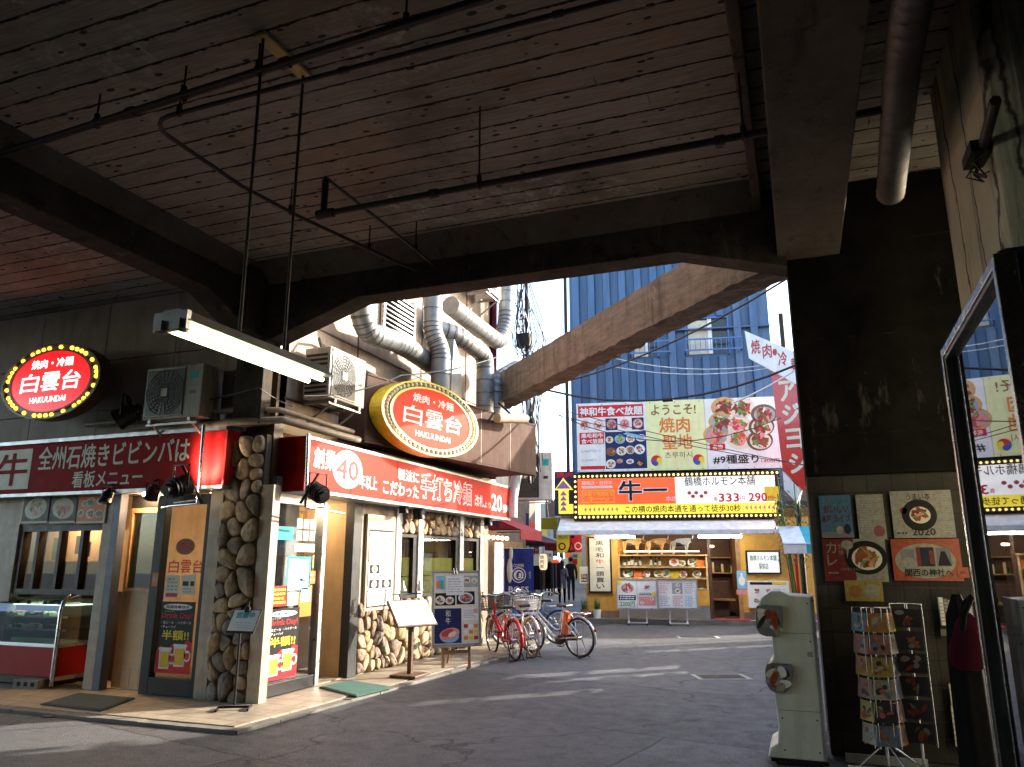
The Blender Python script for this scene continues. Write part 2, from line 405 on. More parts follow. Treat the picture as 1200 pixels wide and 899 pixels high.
    mp2 = N(t, 'ShaderNodeMapping'); mp2.inputs['Scale'].default_value = (2, 2, .25); L(t, v, mp2.inputs[0])
    c = mix(t, ramp(t, noise(t, v, 1.4, 8, .7), .3, .7), (.035, .029, .024), (.105, .087, .072))
    c = mix(t, ramp(t, noise(t, mp2.outputs[0], 2.2, 8, .72), .6, .7, 0, .5), c, (.24, .21, .17))
    c = mix(t, ramp(t, noise(t, v, 4.5, 6, .75), .54, .66, 0, .8), c, (.018, .014, .012))
    finish(m, t, c, .9, 0, noise(t, v, 12, 8, .7), .7, .02, .1)
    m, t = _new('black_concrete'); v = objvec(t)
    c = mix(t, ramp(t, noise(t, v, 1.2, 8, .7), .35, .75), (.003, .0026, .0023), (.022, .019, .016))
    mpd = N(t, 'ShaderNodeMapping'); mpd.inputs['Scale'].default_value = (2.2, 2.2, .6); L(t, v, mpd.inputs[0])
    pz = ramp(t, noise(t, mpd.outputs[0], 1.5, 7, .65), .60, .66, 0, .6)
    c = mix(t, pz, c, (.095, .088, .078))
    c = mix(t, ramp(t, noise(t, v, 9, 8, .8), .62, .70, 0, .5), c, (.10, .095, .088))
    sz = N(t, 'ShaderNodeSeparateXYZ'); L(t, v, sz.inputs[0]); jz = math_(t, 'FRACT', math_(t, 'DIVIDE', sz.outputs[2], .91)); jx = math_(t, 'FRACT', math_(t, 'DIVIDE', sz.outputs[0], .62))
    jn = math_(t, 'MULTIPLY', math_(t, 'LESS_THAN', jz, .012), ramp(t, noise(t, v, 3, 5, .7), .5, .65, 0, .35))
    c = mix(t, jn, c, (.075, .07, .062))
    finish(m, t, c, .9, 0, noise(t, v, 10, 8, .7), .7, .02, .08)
    # plain soffit beam, brown and stained
    m, t = _new('beam_concrete'); v = objvec(t)
    mp2 = N(t, 'ShaderNodeMapping'); mp2.inputs['Scale'].default_value = (2, .35, 2); L(t, v, mp2.inputs[0])
    c = mix(t, ramp(t, noise(t, v, 1.4, 8, .7), .3, .7), (.085, .068, .055), (.17, .14, .115))
    c = mix(t, ramp(t, noise(t, mp2.outputs[0], 2.2, 8, .72), .55, .68, 0, .75), c, (.05, .04, .033))
    c = mix(t, ramp(t, noise(t, v, 4.5, 6, .75), .58, .68, 0, .7), c, (.025, .02, .016))
    finish(m, t, c, .9, 0, noise(t, v, 12, 8, .7), .7, .02, .1)
    # greenish-grey pier, cracked
    m, t = _new('pier_concrete'); v = objvec(t)
    mp2 = N(t, 'ShaderNodeMapping'); mp2.inputs['Scale'].default_value = (3, 3, .22); L(t, v, mp2.inputs[0])
    c = mix(t, ramp(t, noise(t, v, 1.5, 8, .65), .3, .7), (.34, .32, .235), (.50, .475, .36))
    c = mix(t, ramp(t, noise(t, mp2.outputs[0], 1.7, 8, .72), .50, .66, 0, .85), c, (.035, .03, .022))
    vc = N(t, 'ShaderNodeTexVoronoi', feature='DISTANCE_TO_EDGE'); vc.inputs['Scale'].default_value = 1.2
    mp3 = N(t, 'ShaderNodeMapping'); mp3.inputs['Scale'].default_value = (1.6, 1.6, .12); L(t, v, mp3.inputs[0])
    wv = N(t, 'ShaderNodeVectorMath', operation='MULTIPLY_ADD'); nn = N(t, 'ShaderNodeTexNoise'); nn.inputs['Scale'].default_value = 5; nn.inputs['Detail'].default_value = 7
    L(t, v, nn.inputs['Vector']); L(t, nn.outputs['Color'], wv.inputs[0]); wv.inputs[1].default_value = (.22,) * 3; L(t, mp3.outputs[0], wv.inputs[2]); L(t, wv.outputs[0], vc.inputs['Vector'])
    c = mix(t, ramp(t, vc.outputs['Distance'], .01, .035, .9, 0), c, (.015, .012, .01))
    finish(m, t, c, .85, 0, noise(t, v, 10, 8, .7), .6, .02)
    # spiral duct: ribs come as geometry, this is weathered zinc
    m, t = _new('zinc'); v = objvec(t)
    c = mix(t, ramp(t, noise(t, v, 5, 6, .65), .3, .7), (.17, .18, .185), (.30, .31, .315))
    c = mix(t, ramp(t, noise(t, v, 2.2, 8, .75), .55, .72, 0, .6), c, (.13, .105, .08))
    finish(m, t, c, ramp(t, noise(t, v, 9), .3, .7, .38, .6), .45, noise(t, v, 30, 4), .15, .005)
    # copper-brown canopy cladding
    m, t = _new('copper_panel'); v = objvec(t)
    mp2 = N(t, 'ShaderNodeMapping'); mp2.inputs['Scale'].default_value = (4, 4, .35); L(t, v, mp2.inputs[0])
    c = mix(t, ramp(t, noise(t, v, 1.5, 6, .6), .3, .7), (.062, .036, .028), (.105, .064, .05))
    c = mix(t, ramp(t, noise(t, mp2.outputs[0], 2, 8, .7), .5, .72, 0, .5), c, (.12, .085, .068))
    finish(m, t, c, ramp(t, noise(t, v, 4), .3, .7, .55, .75), 0, noise(t, v, 7, 4), .15, .01, .04)
special_mats()
# plain surfaces (name, colour, roughness, metal, ...)
mk('kerb_stone', (.20, .18, .155), .8, stain=.5)
mk('post_beige', (.42, .33, .235), .5, stain=.35, streak=True)
mk('cream_wall', (.60, .42, .24), .55, amt=.08, stain=.2, streak=True)
mk('plaster_beige', (.40, .30, .215), .75, stain=.55, streak=True, stcol=(.12, .08, .055))
mk('ceiling_plain', (.16, .125, .10), .9, stain=.7, stsc=.7)
mk('zinc_dull', (.085, .076, .068), .6, .3, amt=.3, stain=.7)
mk('slate_frame', (.07, .075, .10), .45, .2)
mk('dark_metal', (.025, .022, .021), .45, .6)
mk('iron', (.030, .025, .022), .6, .5, stain=.4, stcol=(.09, .05, .03))
mk('chrome', (.62, .62, .62), .22, 1.0, amt=.05)
mk('galvanised', (.42, .43, .44), .42, .8, stain=.3)
mk('aluminium', (.55, .55, .55), .35, .9, amt=.06)
mk('black_plastic', (.02, .02, .02), .4)
mk('rubber', (.018, .018, .018), .7)
mk('tan_rubber', (.42, .29, .16), .65)
mk('white_metal', (.72, .72, .70), .4, stain=.25)
mk('ac_white', (.66, .65, .60), .45, stain=.3, streak=True)
mk('ac_old', (.36, .34, .28), .5, stain=.5, streak=True)
mk('fan_grille', (.10, .095, .09), .5)
mk('sign_red', (.56, .022, .022), .22, amt=.10, stain=.12, coat=.3)
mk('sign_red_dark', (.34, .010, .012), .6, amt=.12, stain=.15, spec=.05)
mk('print_red', (.62, .025, .03), .4, amt=.05, spec=.18)
mk('print_orange', (.75, .20, .04), .4, amt=.05, spec=.18)
mk('print_yellow', (.80, .62, .05), .4, amt=.05, spec=.18)
mk('print_white', (.80, .80, .78), .42, amt=.07, stain=.10, stcol=(.4, .36, .3), spec=.18)
mk('print_cream', (.74, .70, .56), .45, amt=.08, stain=.16, stcol=(.35, .28, .2), spec=.18)
mk('print_black', (.018, .017, .017), .4, spec=.18)
mk('print_grey', (.36, .36, .36), .45, spec=.18)
mk('print_pink', (.72, .28, .28), .4, amt=.25, sc=60, spec=.18)
mk('print_meat', (.48, .075, .07), .4, amt=.45, sc=70, spec=.18)
mk('print_meat_dark', (.20, .045, .035), .4, amt=.5, sc=80, spec=.18)
mk('print_brown', (.22, .10, .045), .45, amt=.4, sc=60, spec=.18)
mk('print_green', (.10, .34, .07), .45, amt=.4, sc=60, spec=.18)
mk('print_teal', (.03, .42, .38), .4, spec=.18)
mk('print_blue', (.03, .10, .42), .4, spec=.18)
mk('print_sky', (.22, .50, .74), .4, spec=.18)
mk('print_navy', (.022, .03, .10), .4, spec=.18)
mk('print_purple', (.38, .16, .46), .4, spec=.18)
mk('print_beer', (.82, .50, .06), .35, amt=.15, spec=.18)
mk('sign_white', (.80, .80, .79), .35, amt=.06, stain=.22, streak=True, stcol=(.35, .32, .28))
mk('sign_paleyellow', (.80, .80, .38), .35, amt=.06, stain=.2, streak=True, stcol=(.4, .36, .2))
mk('yellow_wall', (.62, .335, .055), .6, amt=.12, stain=.25, streak=True, stcol=(.28, .13, .03))
mk('wood', (.34, .19, .085), .5, amt=.35, sc=9)
mk('pale_wood', (.60, .40, .17), .5, amt=.2, sc=9)
mk('dark_wood', (.095, .045, .025), .5, amt=.35, sc=12)
mk('yellow_board', (.62, .48, .16), .6, stain=.3)
mk('mat_green', (.055, .13, .105), .95, bump=.9, bsc=160)
mk('mat_grey', (.055, .065, .062), .95, bump=.9, bsc=160)
mk('mat_red', (.35, .03, .035), .95, bump=.9, bsc=160)
mk('concrete_block', (.26, .25, .22), .9, bump=.7)
mk('case_red', (.36, .014, .012), .5, amt=.05, spec=.15)
mk('blind_yellow', (.46, .42, .075), .7, amt=.05)
mk('blind_amber', (.52, .36, .06), .7, amt=.08)
mk('cloth_navy', (.012, .03, .20), .8, amt=.15, bump=.3)
mk('cloth_red', (.28, .02, .03), .85, amt=.2)
mk('cloth_maroon', (.032, .005, .011), .95, amt=.25, spec=.03)
mk('cloth_black', (.004, .004, .0045), .95, spec=.08)
for n_, c_ in (('card_blue', (.10, .17, .22)), ('card_pink', (.30, .13, .12)), ('card_orange', (.32, .14, .04)), ('card_yellow', (.33, .25, .06)), ('card_cream', (.32, .29, .22)), ('card_dark', (.02, .02, .024)), ('paper_cream', (.27, .26, .21)), ('paper_sky', (.065, .15, .24)), ('paper_orange', (.32, .06, .018)), ('paper_red', (.16, .02, .017)), ('paper_pink', (.24, .07, .08))): mk(n_, c_, .4, amt=.3, sc=30)  # card_ and paper_ tones: print colours darkened to hold the column's dim light
mk('coat_lavender', (.42, .38, .50), .85)
mk('coat_dark', (.02, .022, .035), .85)
mk('coat_pink', (.45, .28, .30), .85)
mk('coat_grey', (.18, .18, .19), .85)
mk('skin', (.58, .36, .26), .6)
mk('hair', (.022, .015, .012), .5)
mk('bike_red', (.55, .012, .02), .25, coat=.5, amt=.05)
mk('bike_silver', (.55, .55, .54), .3, .6)
mk('bike_white', (.75, .74, .70), .3)
mk('bike_blue', (.06, .14, .34), .3)
mk('battery_orange', (.85, .15, .03), .35)
mk('bottle_green', (.03, .09, .03), .15)
mk('bottle_brown', (.10, .045, .015), .15)
mk('straw', (.60, .36, .13), .7, amt=.25, sc=20)
mk('grey_fur', (.38, .40, .43), .6, amt=.25)
mk('machine_white', (.62, .64, .57), .4, amt=.06, stain=.35, streak=True, stcol=(.22, .22, .18))
mk('leaf', (.05, .14, .035), .5, amt=.5, sc=5)
mk('leaf_pale', (.16, .30, .10), .5, amt=.4, sc=5)
mk('terracotta', (.30, .12, .06), .8)
mk('awning_white', (.86, .86, .84), .6, stain=.08)
mk('awning_teal', (.02, .42, .48), .6)
mk('building_cream', (.52, .46, .38), .8, stain=.4, streak=True)
mk('building_grey', (.32, .32, .32), .8, stain=.4, streak=True)
mk('building_brown', (.22, .15, .11), .8, stain=.4, streak=True)
mk('window_dark', (.02, .025, .03), .08, amt=.05)
mk('window_blind', (.55, .50, .40), .6)
mk('grate', (.075, .072, .068), .5, .8)
mk('grate_rim', (.45, .44, .40), .7)
mk('grate_hole', (.008, .008, .008), .9)
mk('rim_yellow', (.74, .55, .03), .3, coat=.3)
mk('rim_brown', (.09, .05, .018), .4)
mk('grout', (.13, .10, .075), .9, amt=.3, bump=.6)
for i, c in enumerate([(.40, .29, .175), (.33, .235, .15), (.27, .20, .14), (.36, .255, .14), (.22, .17, .135), (.44, .335, .21)]):
    mk('stone_%d' % i, c, .8, amt=.4, sc=9, stain=.5, stcol=(.10, .07, .045), stsc=4, bump=.9, bsc=16, spec=.25)
for i, c in enumerate([(.27, .215, .165), (.36, .27, .185), (.42, .31, .20), (.23, .195, .165), (.48, .36, .235)]):
    mk('dim_stone_%d' % i, c, .8, amt=.45, sc=9, stain=.5, stcol=(.05, .035, .025), stsc=4, bump=.9, bsc=16, spec=.25)
glassy('glass', dirt=.012); glassy('mirror_glass', (.35, .37, .38), .34, 1.0, .012, 1.5, .05); glassy('case_glass', (.90, .96, .92), .05, 1.0, .01, 1.45, .02)
glassy('dark_glass', (.50, .45, .38), .04, .8, .01, 1.45, .012); glassy('acrylic', (.93, .92, .90), .10, 1.0, .05, 1.45, .05)
emis('tube_light', (.84, 1.0, .48), 1.6); emis('tube_light_soft', (1, .95, .82), 16.0)
emis('bulb_amber', (1.0, .56, .06), .62); emis('bulb_warm', (1.0, .66, .22), .60)
emis('ceiling_lamp', (1.0, .70, .38), 5.0); emis('room_lamp', (1.0, .68, .36), 110.0); emis('room_lamp_dim', (1.0, .70, .40), 28.0); emis('spot_lens', (1, .86, .62), 3.0); emis('case_light', (.70, 1, .66), .45)
emis('lane_lamp', (1.0, .85, .6), 2.5); emis('lantern_lit', (1.0, .80, .52), .20)
backlit('lit_red', (.80, .008, .012), .27); backlit('lit_white', (.85, .84, .80), .75); backlit('lit_redwhite', (.85, .80, .78), .55)
backlit('lit_orange', (.80, .10, .03), .16); backlit('lit_yellow', (.85, .68, .06), .16); backlit('lit_sign_white', (.82, .81, .78), .16)
backlit('lit_board', (.75, .82, .80), .12); backlit('lit_pale', (.55, .62, .50), .05)
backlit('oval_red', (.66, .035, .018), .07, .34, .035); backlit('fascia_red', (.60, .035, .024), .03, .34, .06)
# ------------------------------------------------------------------ ground
g = MB(); g.box(-120, 120, -60, 180, -.30, 0, 'asphalt'); go = g.build('street'); go['kind'] = 'structure'
# tiled pavement round the shop, one low step
p = MB()
p.prism(WORLDXY, [(-16, 6.38), (-5.28, 6.40), (-4.92, 12.9), (-5.0, 15.2), (-16, 15.2)], .002, .045, 'paving')
po = p.build('pavement'); po['kind'] = 'structure'
k = MB(); rk_ = random.Random(5)
for (pa, pb) in (((-16, 6.25), (-5.15, 6.27)), ((-5.14, 6.27), (-4.78, 12.95)), ((-4.78, 12.96), (-4.9, 15.2))):
    a_, b_ = Vector((*pa, 0)), Vector((*pb, 0)); ll = (b_ - a_).length; dd = (b_ - a_) / ll; n_ = int(ll / .6); kf = Fr(a_, dd, Vector((-dd.y, dd.x, 0)))
    for i in range(n_): k.fbox(kf, ll * i / n_ + .004, ll * (i + 1) / n_ - .004, rk_.uniform(-.004, .004), .121 + rk_.uniform(-.003, 0), .002, .036 + rk_.uniform(-.006, .006), 'kerb_stone')
ko = k.build('kerb'); ko['kind'] = 'structure'

# ------------------------------------------------------------------ railway viaduct overhead
via = thing('railway_viaduct', 'soot-stained concrete railway viaduct overhead with board-marked underside', 'viaduct', (0, 7.4, 0))
b = MB(); b.box(-16, 7.0, -15, 7.55, 5.2, 5.75, 'board_marked'); b.build('deck', via)
b = MB(); b.box(-16, 7.0, 7.25, 7.56, 5.75, 6.7, 'soot_concrete'); b.build('parapet', via)
def beam_y(x0, x1, z0, y0, y1, mat='soot_concrete', name='beam', haunch=None):
    b = MB(); fr = Fr((x1, 0, 0), (0, 1, 0))
    pts = [(y0, 5.195), (y0, z0)]
    pts += [(haunch[0], z0), (y1, haunch[1])] if haunch else [(y1, z0)]
    pts += [(y1, 5.195)]
    b.prism(fr, pts, x0 - x1, 0, mat); return b.build(name, via, bevel=.012)
beam_y(-6.48, -6.15, 4.67, -15, 7.24, haunch=(6.45, 4.33), mat='soot_concrete')
b = MB(); b.box(-6.149, -6.02, 6.9, 7.24, 4.3, 5.19, 'soot_concrete'); b.build('haunch', via, bevel=.02)
c = MB(); c.prism(Fr((0, 0, 0), (1, 0, 0)), [(-6.147, 5.197), (-6.147, 5.0), (-5.98, 5.197)], 15, -7.1, 'beam_concrete'); c.build('chamfer', via)
c = MB(); c.prism(Fr((0, 0, 0), (0, 1, 0)), [(7.247, 5.197), (6.98, 5.197), (7.247, 4.98)], -5.98, -.1, 'beam_concrete'); c.build('chamfer', via)
b = MB(); fr = Fr((0, 7.25, 0), (1, 0, 0))
b.prism(fr, [(-6.05, 4.26), (-5.88, 4.27), (-4.68, 4.66), (-.92, 4.66), (.10, 4.36), (.10, 5.197), (-6.05, 5.197)], -.31, 0, 'soot_concrete'); b.build('cross_beam', via, bevel=.012)
beam_y(.02, .58, 4.47, -15, 7.395, mat='beam_concrete'); beam_y(-.17, -.085, 5.0, -15, 7.24, mat='beam_concrete')
beam_y(1.9, 3.2, 4.55, -15, 7.24)
for y0 in (-5.2,):
    b = MB(); b.box(-5.997, .027, y0, y0 + .4, 4.66, 5.196, 'soot_concrete'); b.build('cross_beam', via)
# columns
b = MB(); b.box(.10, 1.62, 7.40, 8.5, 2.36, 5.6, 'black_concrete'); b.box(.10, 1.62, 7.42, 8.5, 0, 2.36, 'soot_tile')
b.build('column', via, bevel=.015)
b = MB(); b.box(-6.40, -5.98, 7.26, 7.44, 3.22, 4.29, 'soot_concrete'); b.build('column', via, bevel=.01)
b = MB(); b.prism(WORLDXY, [(1.245, 6.07), (1.245, 4.66), (1.38, 4.56), (2.9, 4.50), (2.9, 6.07)], 0, 5.195, 'pier_concrete'); b.build('pier', via, bevel=.02)
b = MB()  # far-left columns under the neighbouring bay, behind the camera
for y in (-4.9, -12): b.box(.05, 1.3, y - .5, y + .5, 0, 5.19, 'soot_concrete')
b.build('column', via)

# ------------------------------------------------------------------ weathered girder crossing beyond the viaduct
A, B = Vector((.12, 8.22, 4.6)), Vector((-5.3, 13.93, 4.6)); d = (B - A).normalized(); nrm = Vector((-d.y, d.x, 0)) * 1
if nrm.dot(EYE - A) < 0: nrm = -nrm
A2, B2 = A + nrm * .42, B + nrm * .42
def zon(u, v): return PPL(u, v, A2, nrm).z
zt0, zt1 = zon(606, 433), zon(783, 323); zt = zon(700, 368)
print('girder top', zt0, zt1)
gfr = Fr(A, d, (0, 0, 1)); ln = (B - A).length; sg = 1 if gfr.n.dot(nrm) > 0 else -1
g = MB(); rg = random.Random(9); H_, W_ = zt - 4.6, .42 * sg; NS = 90
ring0 = [(0, 0), (.10, 0), (.21, 0), (.32, 0), (.42, 0), (.42, .08), (.42, H_ * .35), (.42, H_ * .7), (.42, H_), (.2, H_), (0, H_), (0, H_ * .5), (0, .08)]
vs = []; M_ = len(ring0); wob = [[rg.uniform(-1, 1) for _ in range(M_)] for _ in range(NS + 1)]
for k in range(NS + 1):
    for j, (c_, b_) in enumerate(ring0):
        low = 1.0 if b_ < .02 else .45
        w1 = (wob[k][j] + .7 * wob[max(k - 1, 0)][j]) * .010 * low; w2 = (wob[k][(j + 3) % M_]) * .008
        chip = .022 * max(0, wob[k][0] + wob[max(k - 1, 0)][0] - .9) if (b_ < .02 and c_ in (0, .42)) else 0
        vs.append(gfr(ln * k / NS, b_ + w1 + chip, (c_ + w2) * sg))
g.add(vs, [(k * M_ + j, k * M_ + (j + 1) % M_, (k + 1) * M_ + (j + 1) % M_, (k + 1) * M_ + j) for k in range(NS) for j in range(M_)] + [tuple(range(M_)), tuple(NS * M_ + j for j in range(M_))], 'old_concrete', False)
go = g.build('concrete_girder', None, tuple(A)); go['label'] = 'weathered brown concrete girder slanting across the gap to the ducted wall'; go['category'] = 'girder'
# ------------------------------------------------------------------ rounded-stone cladding (relaxed Voronoi cells domed out of a flat bed)
def clip(poly, px, py, nx, ny):
    out = []; n = len(poly)
    for i in range(n):
        a, b = poly[i], poly[(i + 1) % n]
        da = (a[0] - px) * nx + (a[1] - py) * ny; db = (b[0] - px) * nx + (b[1] - py) * ny
        if da <= 0: out.append(a)
        if (da < 0 < db) or (db < 0 < da):
            t = da / (da - db); out.append((a[0] + (b[0] - a[0]) * t, a[1] + (b[1] - a[1]) * t))
    return out
def centroid(p):
    A = cx = cy = 0
    for i in range(len(p)):
        x0, y0 = p[i]; x1, y1 = p[(i + 1) % len(p)]; k = x0 * y1 - x1 * y0; A += k; cx += (x0 + x1) * k; cy += (y0 + y1) * k
    return (cx / (3 * A), cy / (3 * A)) if abs(A) > 1e-9 else p[0]
def stones(mb, fr, a0, b0, a1, b1, n, depth, mats, seed, asp=1.25):
    rnd = random.Random(seed)
    pts = [(rnd.uniform(a0, a1), rnd.uniform(b0, b1)) for _ in range(n)]
    cells = []
    for it in range(3):
        cells = []
        for i, p in enumerate(pts):
            c = [(a0, b0), (a1, b0), (a1, b1), (a0, b1)]
            for j, q in enumerate(pts):
                if i == j: continue
                dx, dy = q[0] - p[0], (q[1] - p[1]) / asp ** 2
                if abs(dx) > 1 or abs(q[1] - p[1]) > 1.2: continue
                c = clip(c, (p[0] + q[0]) / 2, (p[1] + q[1]) / 2, dx, dy)
                if not c: break
            cells.append(c)
        if it < 2: pts = [centroid(c) if len(c) > 2 else p for c, p in zip(cells, pts)]
    for c in cells:
        if len(c) < 3: continue
        cx, cy = centroid(c)
        for _ in range(2):
            c = [q for i in range(len(c)) for q in ((c[i][0] * .75 + c[(i + 1) % len(c)][0] * .25, c[i][1] * .75 + c[(i + 1) % len(c)][1] * .25),
                                                     (c[i][0] * .25 + c[(i + 1) % len(c)][0] * .75, c[i][1] * .25 + c[(i + 1) % len(c)][1] * .75))]
        for _ in range(2): c = [((c[i - 1][0] + c[i][0] * 2 + c[(i + 1) % len(c)][0]) / 4, (c[i - 1][1] + c[i][1] * 2 + c[(i + 1) % len(c)][1]) / 4) for i in range(len(c))]
        size = max(max(abs(x - cx), abs(y - cy)) for x, y in c)
        dp = depth * (.6 + .5 * min(1, size / .18)) * rnd.uniform(.75, 1.2); k = len(c); vs = []; rings = ((.975, 0), (.985, .42), (.95, .70), (.86, .88), (.64, .97), (.32, 1.0))
        tx, ty = rnd.uniform(-.18, .18), rnd.uniform(-.18, .18); lump = [rnd.uniform(.9, 1.1) for _ in range(3)]
        for s_, h in rings:
            for j, (x, y) in enumerate(c):
                w = 1 + .06 * math.sin(3 * 6.283 * j / k + lump[0] * 9) * h
                vs.append(fr(cx + (x - cx) * s_, cy + (y - cy) * s_, dp * h * w + (h > 0) * ((x - cx) * s_ * tx + (y - cy) * s_ * ty)))
        vs.append(fr(cx, cy, dp * 1.01)); fs = []
        for r_ in range(len(rings) - 1): fs += [(r_ * k + j, r_ * k + (j + 1) % k, (r_ + 1) * k + (j + 1) % k, (r_ + 1) * k + j) for j in range(k)]
        e = (len(rings) - 1) * k; fs += [(e + j, e + (j + 1) % k, len(vs) - 1) for j in range(k)]
        mb.add(vs, fs, rnd.choice(mats), True)
ST = ['stone_%d' % i for i in range(6)]; DST = ['dim_stone_%d' % i for i in range(5)]

# ------------------------------------------------------------------ the corner restaurant
XS, YF = -5.95, 7.5
shop = thing('corner_restaurant', 'corner restaurant with rounded-stone cladding and beige walls under the viaduct', 'restaurant', (-9, 9, 0))
# front wall above the fascia (under the viaduct): panels with open joints
b = MB(); fr = FRONT(YF)
xs = [-16, -12.2, -10.22, -8.93, -7.66, -6.42]; zs = [3.19, 3.62, 4.33, 5.19]
for i in range(5):
    for j in range(3): b.fbox(fr, xs[i] + .006, xs[i + 1] - .006, zs[j] + .006, zs[j + 1] - .006, -.06, 0, 'wall_panel')
b.box(-16, -6.0, YF + .07, YF + .25, 2.45, 5.19, 'rim_brown'); b.build('upper_wall', shop)
# solid shell behind
b = MB(); b.box(-16, -6.02, 9.6, 9.9, 0, 5.19, 'cream_wall'); b.box(-16, -6.02, 7.62, 15, 3.19, 3.3, 'cream_wall'); b.build('inner_wall', shop)
b = MB(); b.box(-16, -5.99, 7.6, 15, .046, .06, 'paving'); b.build('inner_floor', shop)
# left bay: wall, window over the showcase
b = MB(); b.fbox(fr, -16, -10.12, 0, 2.5, -.12, 0, 'post_beige'); b.fbox(fr, -10.12, -8.62, 0, 1.2, -.62, -.55, 'dark_wood'); b.fbox(fr, -10.12, -8.45, 2.08, 2.5, -.12, -.02, 'dark_metal'); b.build('front_wall', shop)
w = MB()
for a in (-10.1, -9.80, -9.38, -8.98, -8.58): w.fbox(fr, a, a + .055, 1.2, 2.07, -.13, -.03, 'dark_metal')
w.fbox(fr, -10.1, -8.5, 2.0, 2.08, -.13, -.028, 'dark_metal'); w.fbox(fr, -10.1, -8.5, 1.17, 1.24, -.13, -.028, 'dark_metal')
wo_ = w.build('window', shop)
w = MB(); w.rect(fr, -10.05, 1.24, -8.5, 2.0, -.09, 'dark_glass'); w.build('pane', wo_)
w = MB()
w.fbox(fr, -10.08, -8.5, 1.24, 1.60, -.19, -.18, 'blind_amber'); w.fbox(fr, -10.08, -8.5, 1.60, 2.02, -.45, -.44, 'cream_wall')
for i, (a, z) in enumerate(((-9.70, 1.62), (-9.28, 1.70), (-9.10, 1.66), (-8.82, 1.74))): w.fbox(fr, a, a + (.26, .12, .10, .16)[i], z, z + (.30, .24, .2, .2)[i], -.23, -.22, ('coat_grey', 'black_plastic', 'print_brown', 'post_beige')[i])
w.build('blind', wo_)
# posts and recessed doorway panel
b = MB(); b.fbox(fr, -8.56, -8.40, 0, 2.5, -.12, .02, 'post_beige'); b.build('post', shop, bevel=.006)
b = MB(); b.fbox(fr, -8.395, -8.27, 0, 2.5, -.09, .03, 'slate_frame'); b.build('post', shop, bevel=.006)
rec = Fr((-8.26, 7.64, 0), (1, -.03, 0))
b = MB(); b.fbox(rec, 0, .60, .32, 1.22, -.05, 0, 'cream_wall'); b.fbox(rec, 0, .60, 2.28, 2.5, -.05, 0, 'dark_metal')
b.fbox(rec, 0, .60, 1.22, 2.28, -.05, -.03, 'cream_wall'); b.build('recess_wall', shop)
b = MB()
for i in range(4): b.fbox(rec, .004 + .15 * i, .146 + .15 * i, .062, .318, -.05, .008, 'cream_wall')
b.build('skirting_tile', shop)
w = MB(); w.fbox(rec, .03, .07, 1.22, 2.28, -.03, .02, 'wood'); w.fbox(rec, .54, .59, 1.22, 2.28, -.03, .02, 'wood'); w.fbox(rec, .07, .54, 1.22, 1.27, -.03, .018, 'wood'); w.fbox(rec, .07, .54, 2.22, 2.28, -.03, .018, 'wood')
wo_ = w.build('window', shop); w = MB(); w.rect(rec, .07, 1.27, .54, 1.80, -.022, 'blind_yellow'); w.ell(rec, .30, 2.0, .17, .2, -.018, 'dark_wood'); w.build('blind', wo_)
w = MB(); w.rect(rec, .07, 1.27, .54, 2.22, -.008, 'case_glass'); w.build('pane', wo_)
# glazed door beside it
d0, d1 = -7.64, -6.80
dr = MB()
dr.fbox(fr, d0, d0 + .14, .05, 2.42, -.08, .03, 'dark_metal'); dr.fbox(fr, d1 - .05, d1, .05, 2.42, -.08, .03, 'dark_metal'); dr.fbox(fr, d0 + .14, d1 - .05, .05, .24, -.08, .028, 'dark_metal'); dr.fbox(fr, d0 + .14, d1 - .05, 2.3, 2.42, -.08, .028, 'dark_metal')
door = dr.build('door', shop, bevel=.004)
w = MB(); w.rect(fr, d0 + .14, .24, d1 - .05, 2.3, -.02, 'glass'); w.build('pane', door)
w = MB(); w.fbox(fr, d0 + .02, d0 + .9, .05, 2.5, -.95, -.90, 'dark_wood'); w.fbox(fr, d0 + .05, d0 + .55, 1.75, 2.35, -.89, -.86, 'rim_yellow'); w.fbox(fr, d0 + .05, d0 + .9, .05, 1.0, -.89, -.87, 'building_brown'); w.fbox(fr, d0 + .62, d0 + .80, .3, 2.3, -.88, -.83, 'leaf_pale'); w.build('inner_screen', shop)
w = MB()
for i, ch in enumerate('白雲台'): w.text(fr, ch, -7.40 + i * .19, 1.46, -7.24 + i * .19, 1.62, -.014, 'print_red', .02)
w.text(fr, '焼肉', -7.27, 1.74, -7.06, 1.83, -.014, 'print_red', .01); w.ell(fr, -7.17, 1.78, .15, .10, -.016, 'print_brown'); w.build('lettering', door)
b = MB(); b.fbox(fr, -6.79, -6.60, 0, 2.5, -.12, .04, 'post_beige'); b.build('post', shop, bevel=.006)
# stone corner pillar: face to the camera and the flank to the street
b = MB(); b.box(-6.58, -6.02, 7.47, 7.95, 0, 3.12, 'grout'); pil = b.build('corner_pillar', shop)
b = MB(); stones(b, FRONT(7.47), -6.59, .02, -6.03, 3.12, 42, .08, DST, 4, 1.15); b.build('stone_cladding', pil)
b = MB(); b.box(-6.02, -5.84, 7.44, 7.58, 0, 2.5, 'post_beige'); b.build('post', shop, bevel=.006)

# street side -----------------------------------------------------------------------------------
sf = SIDE(XS)
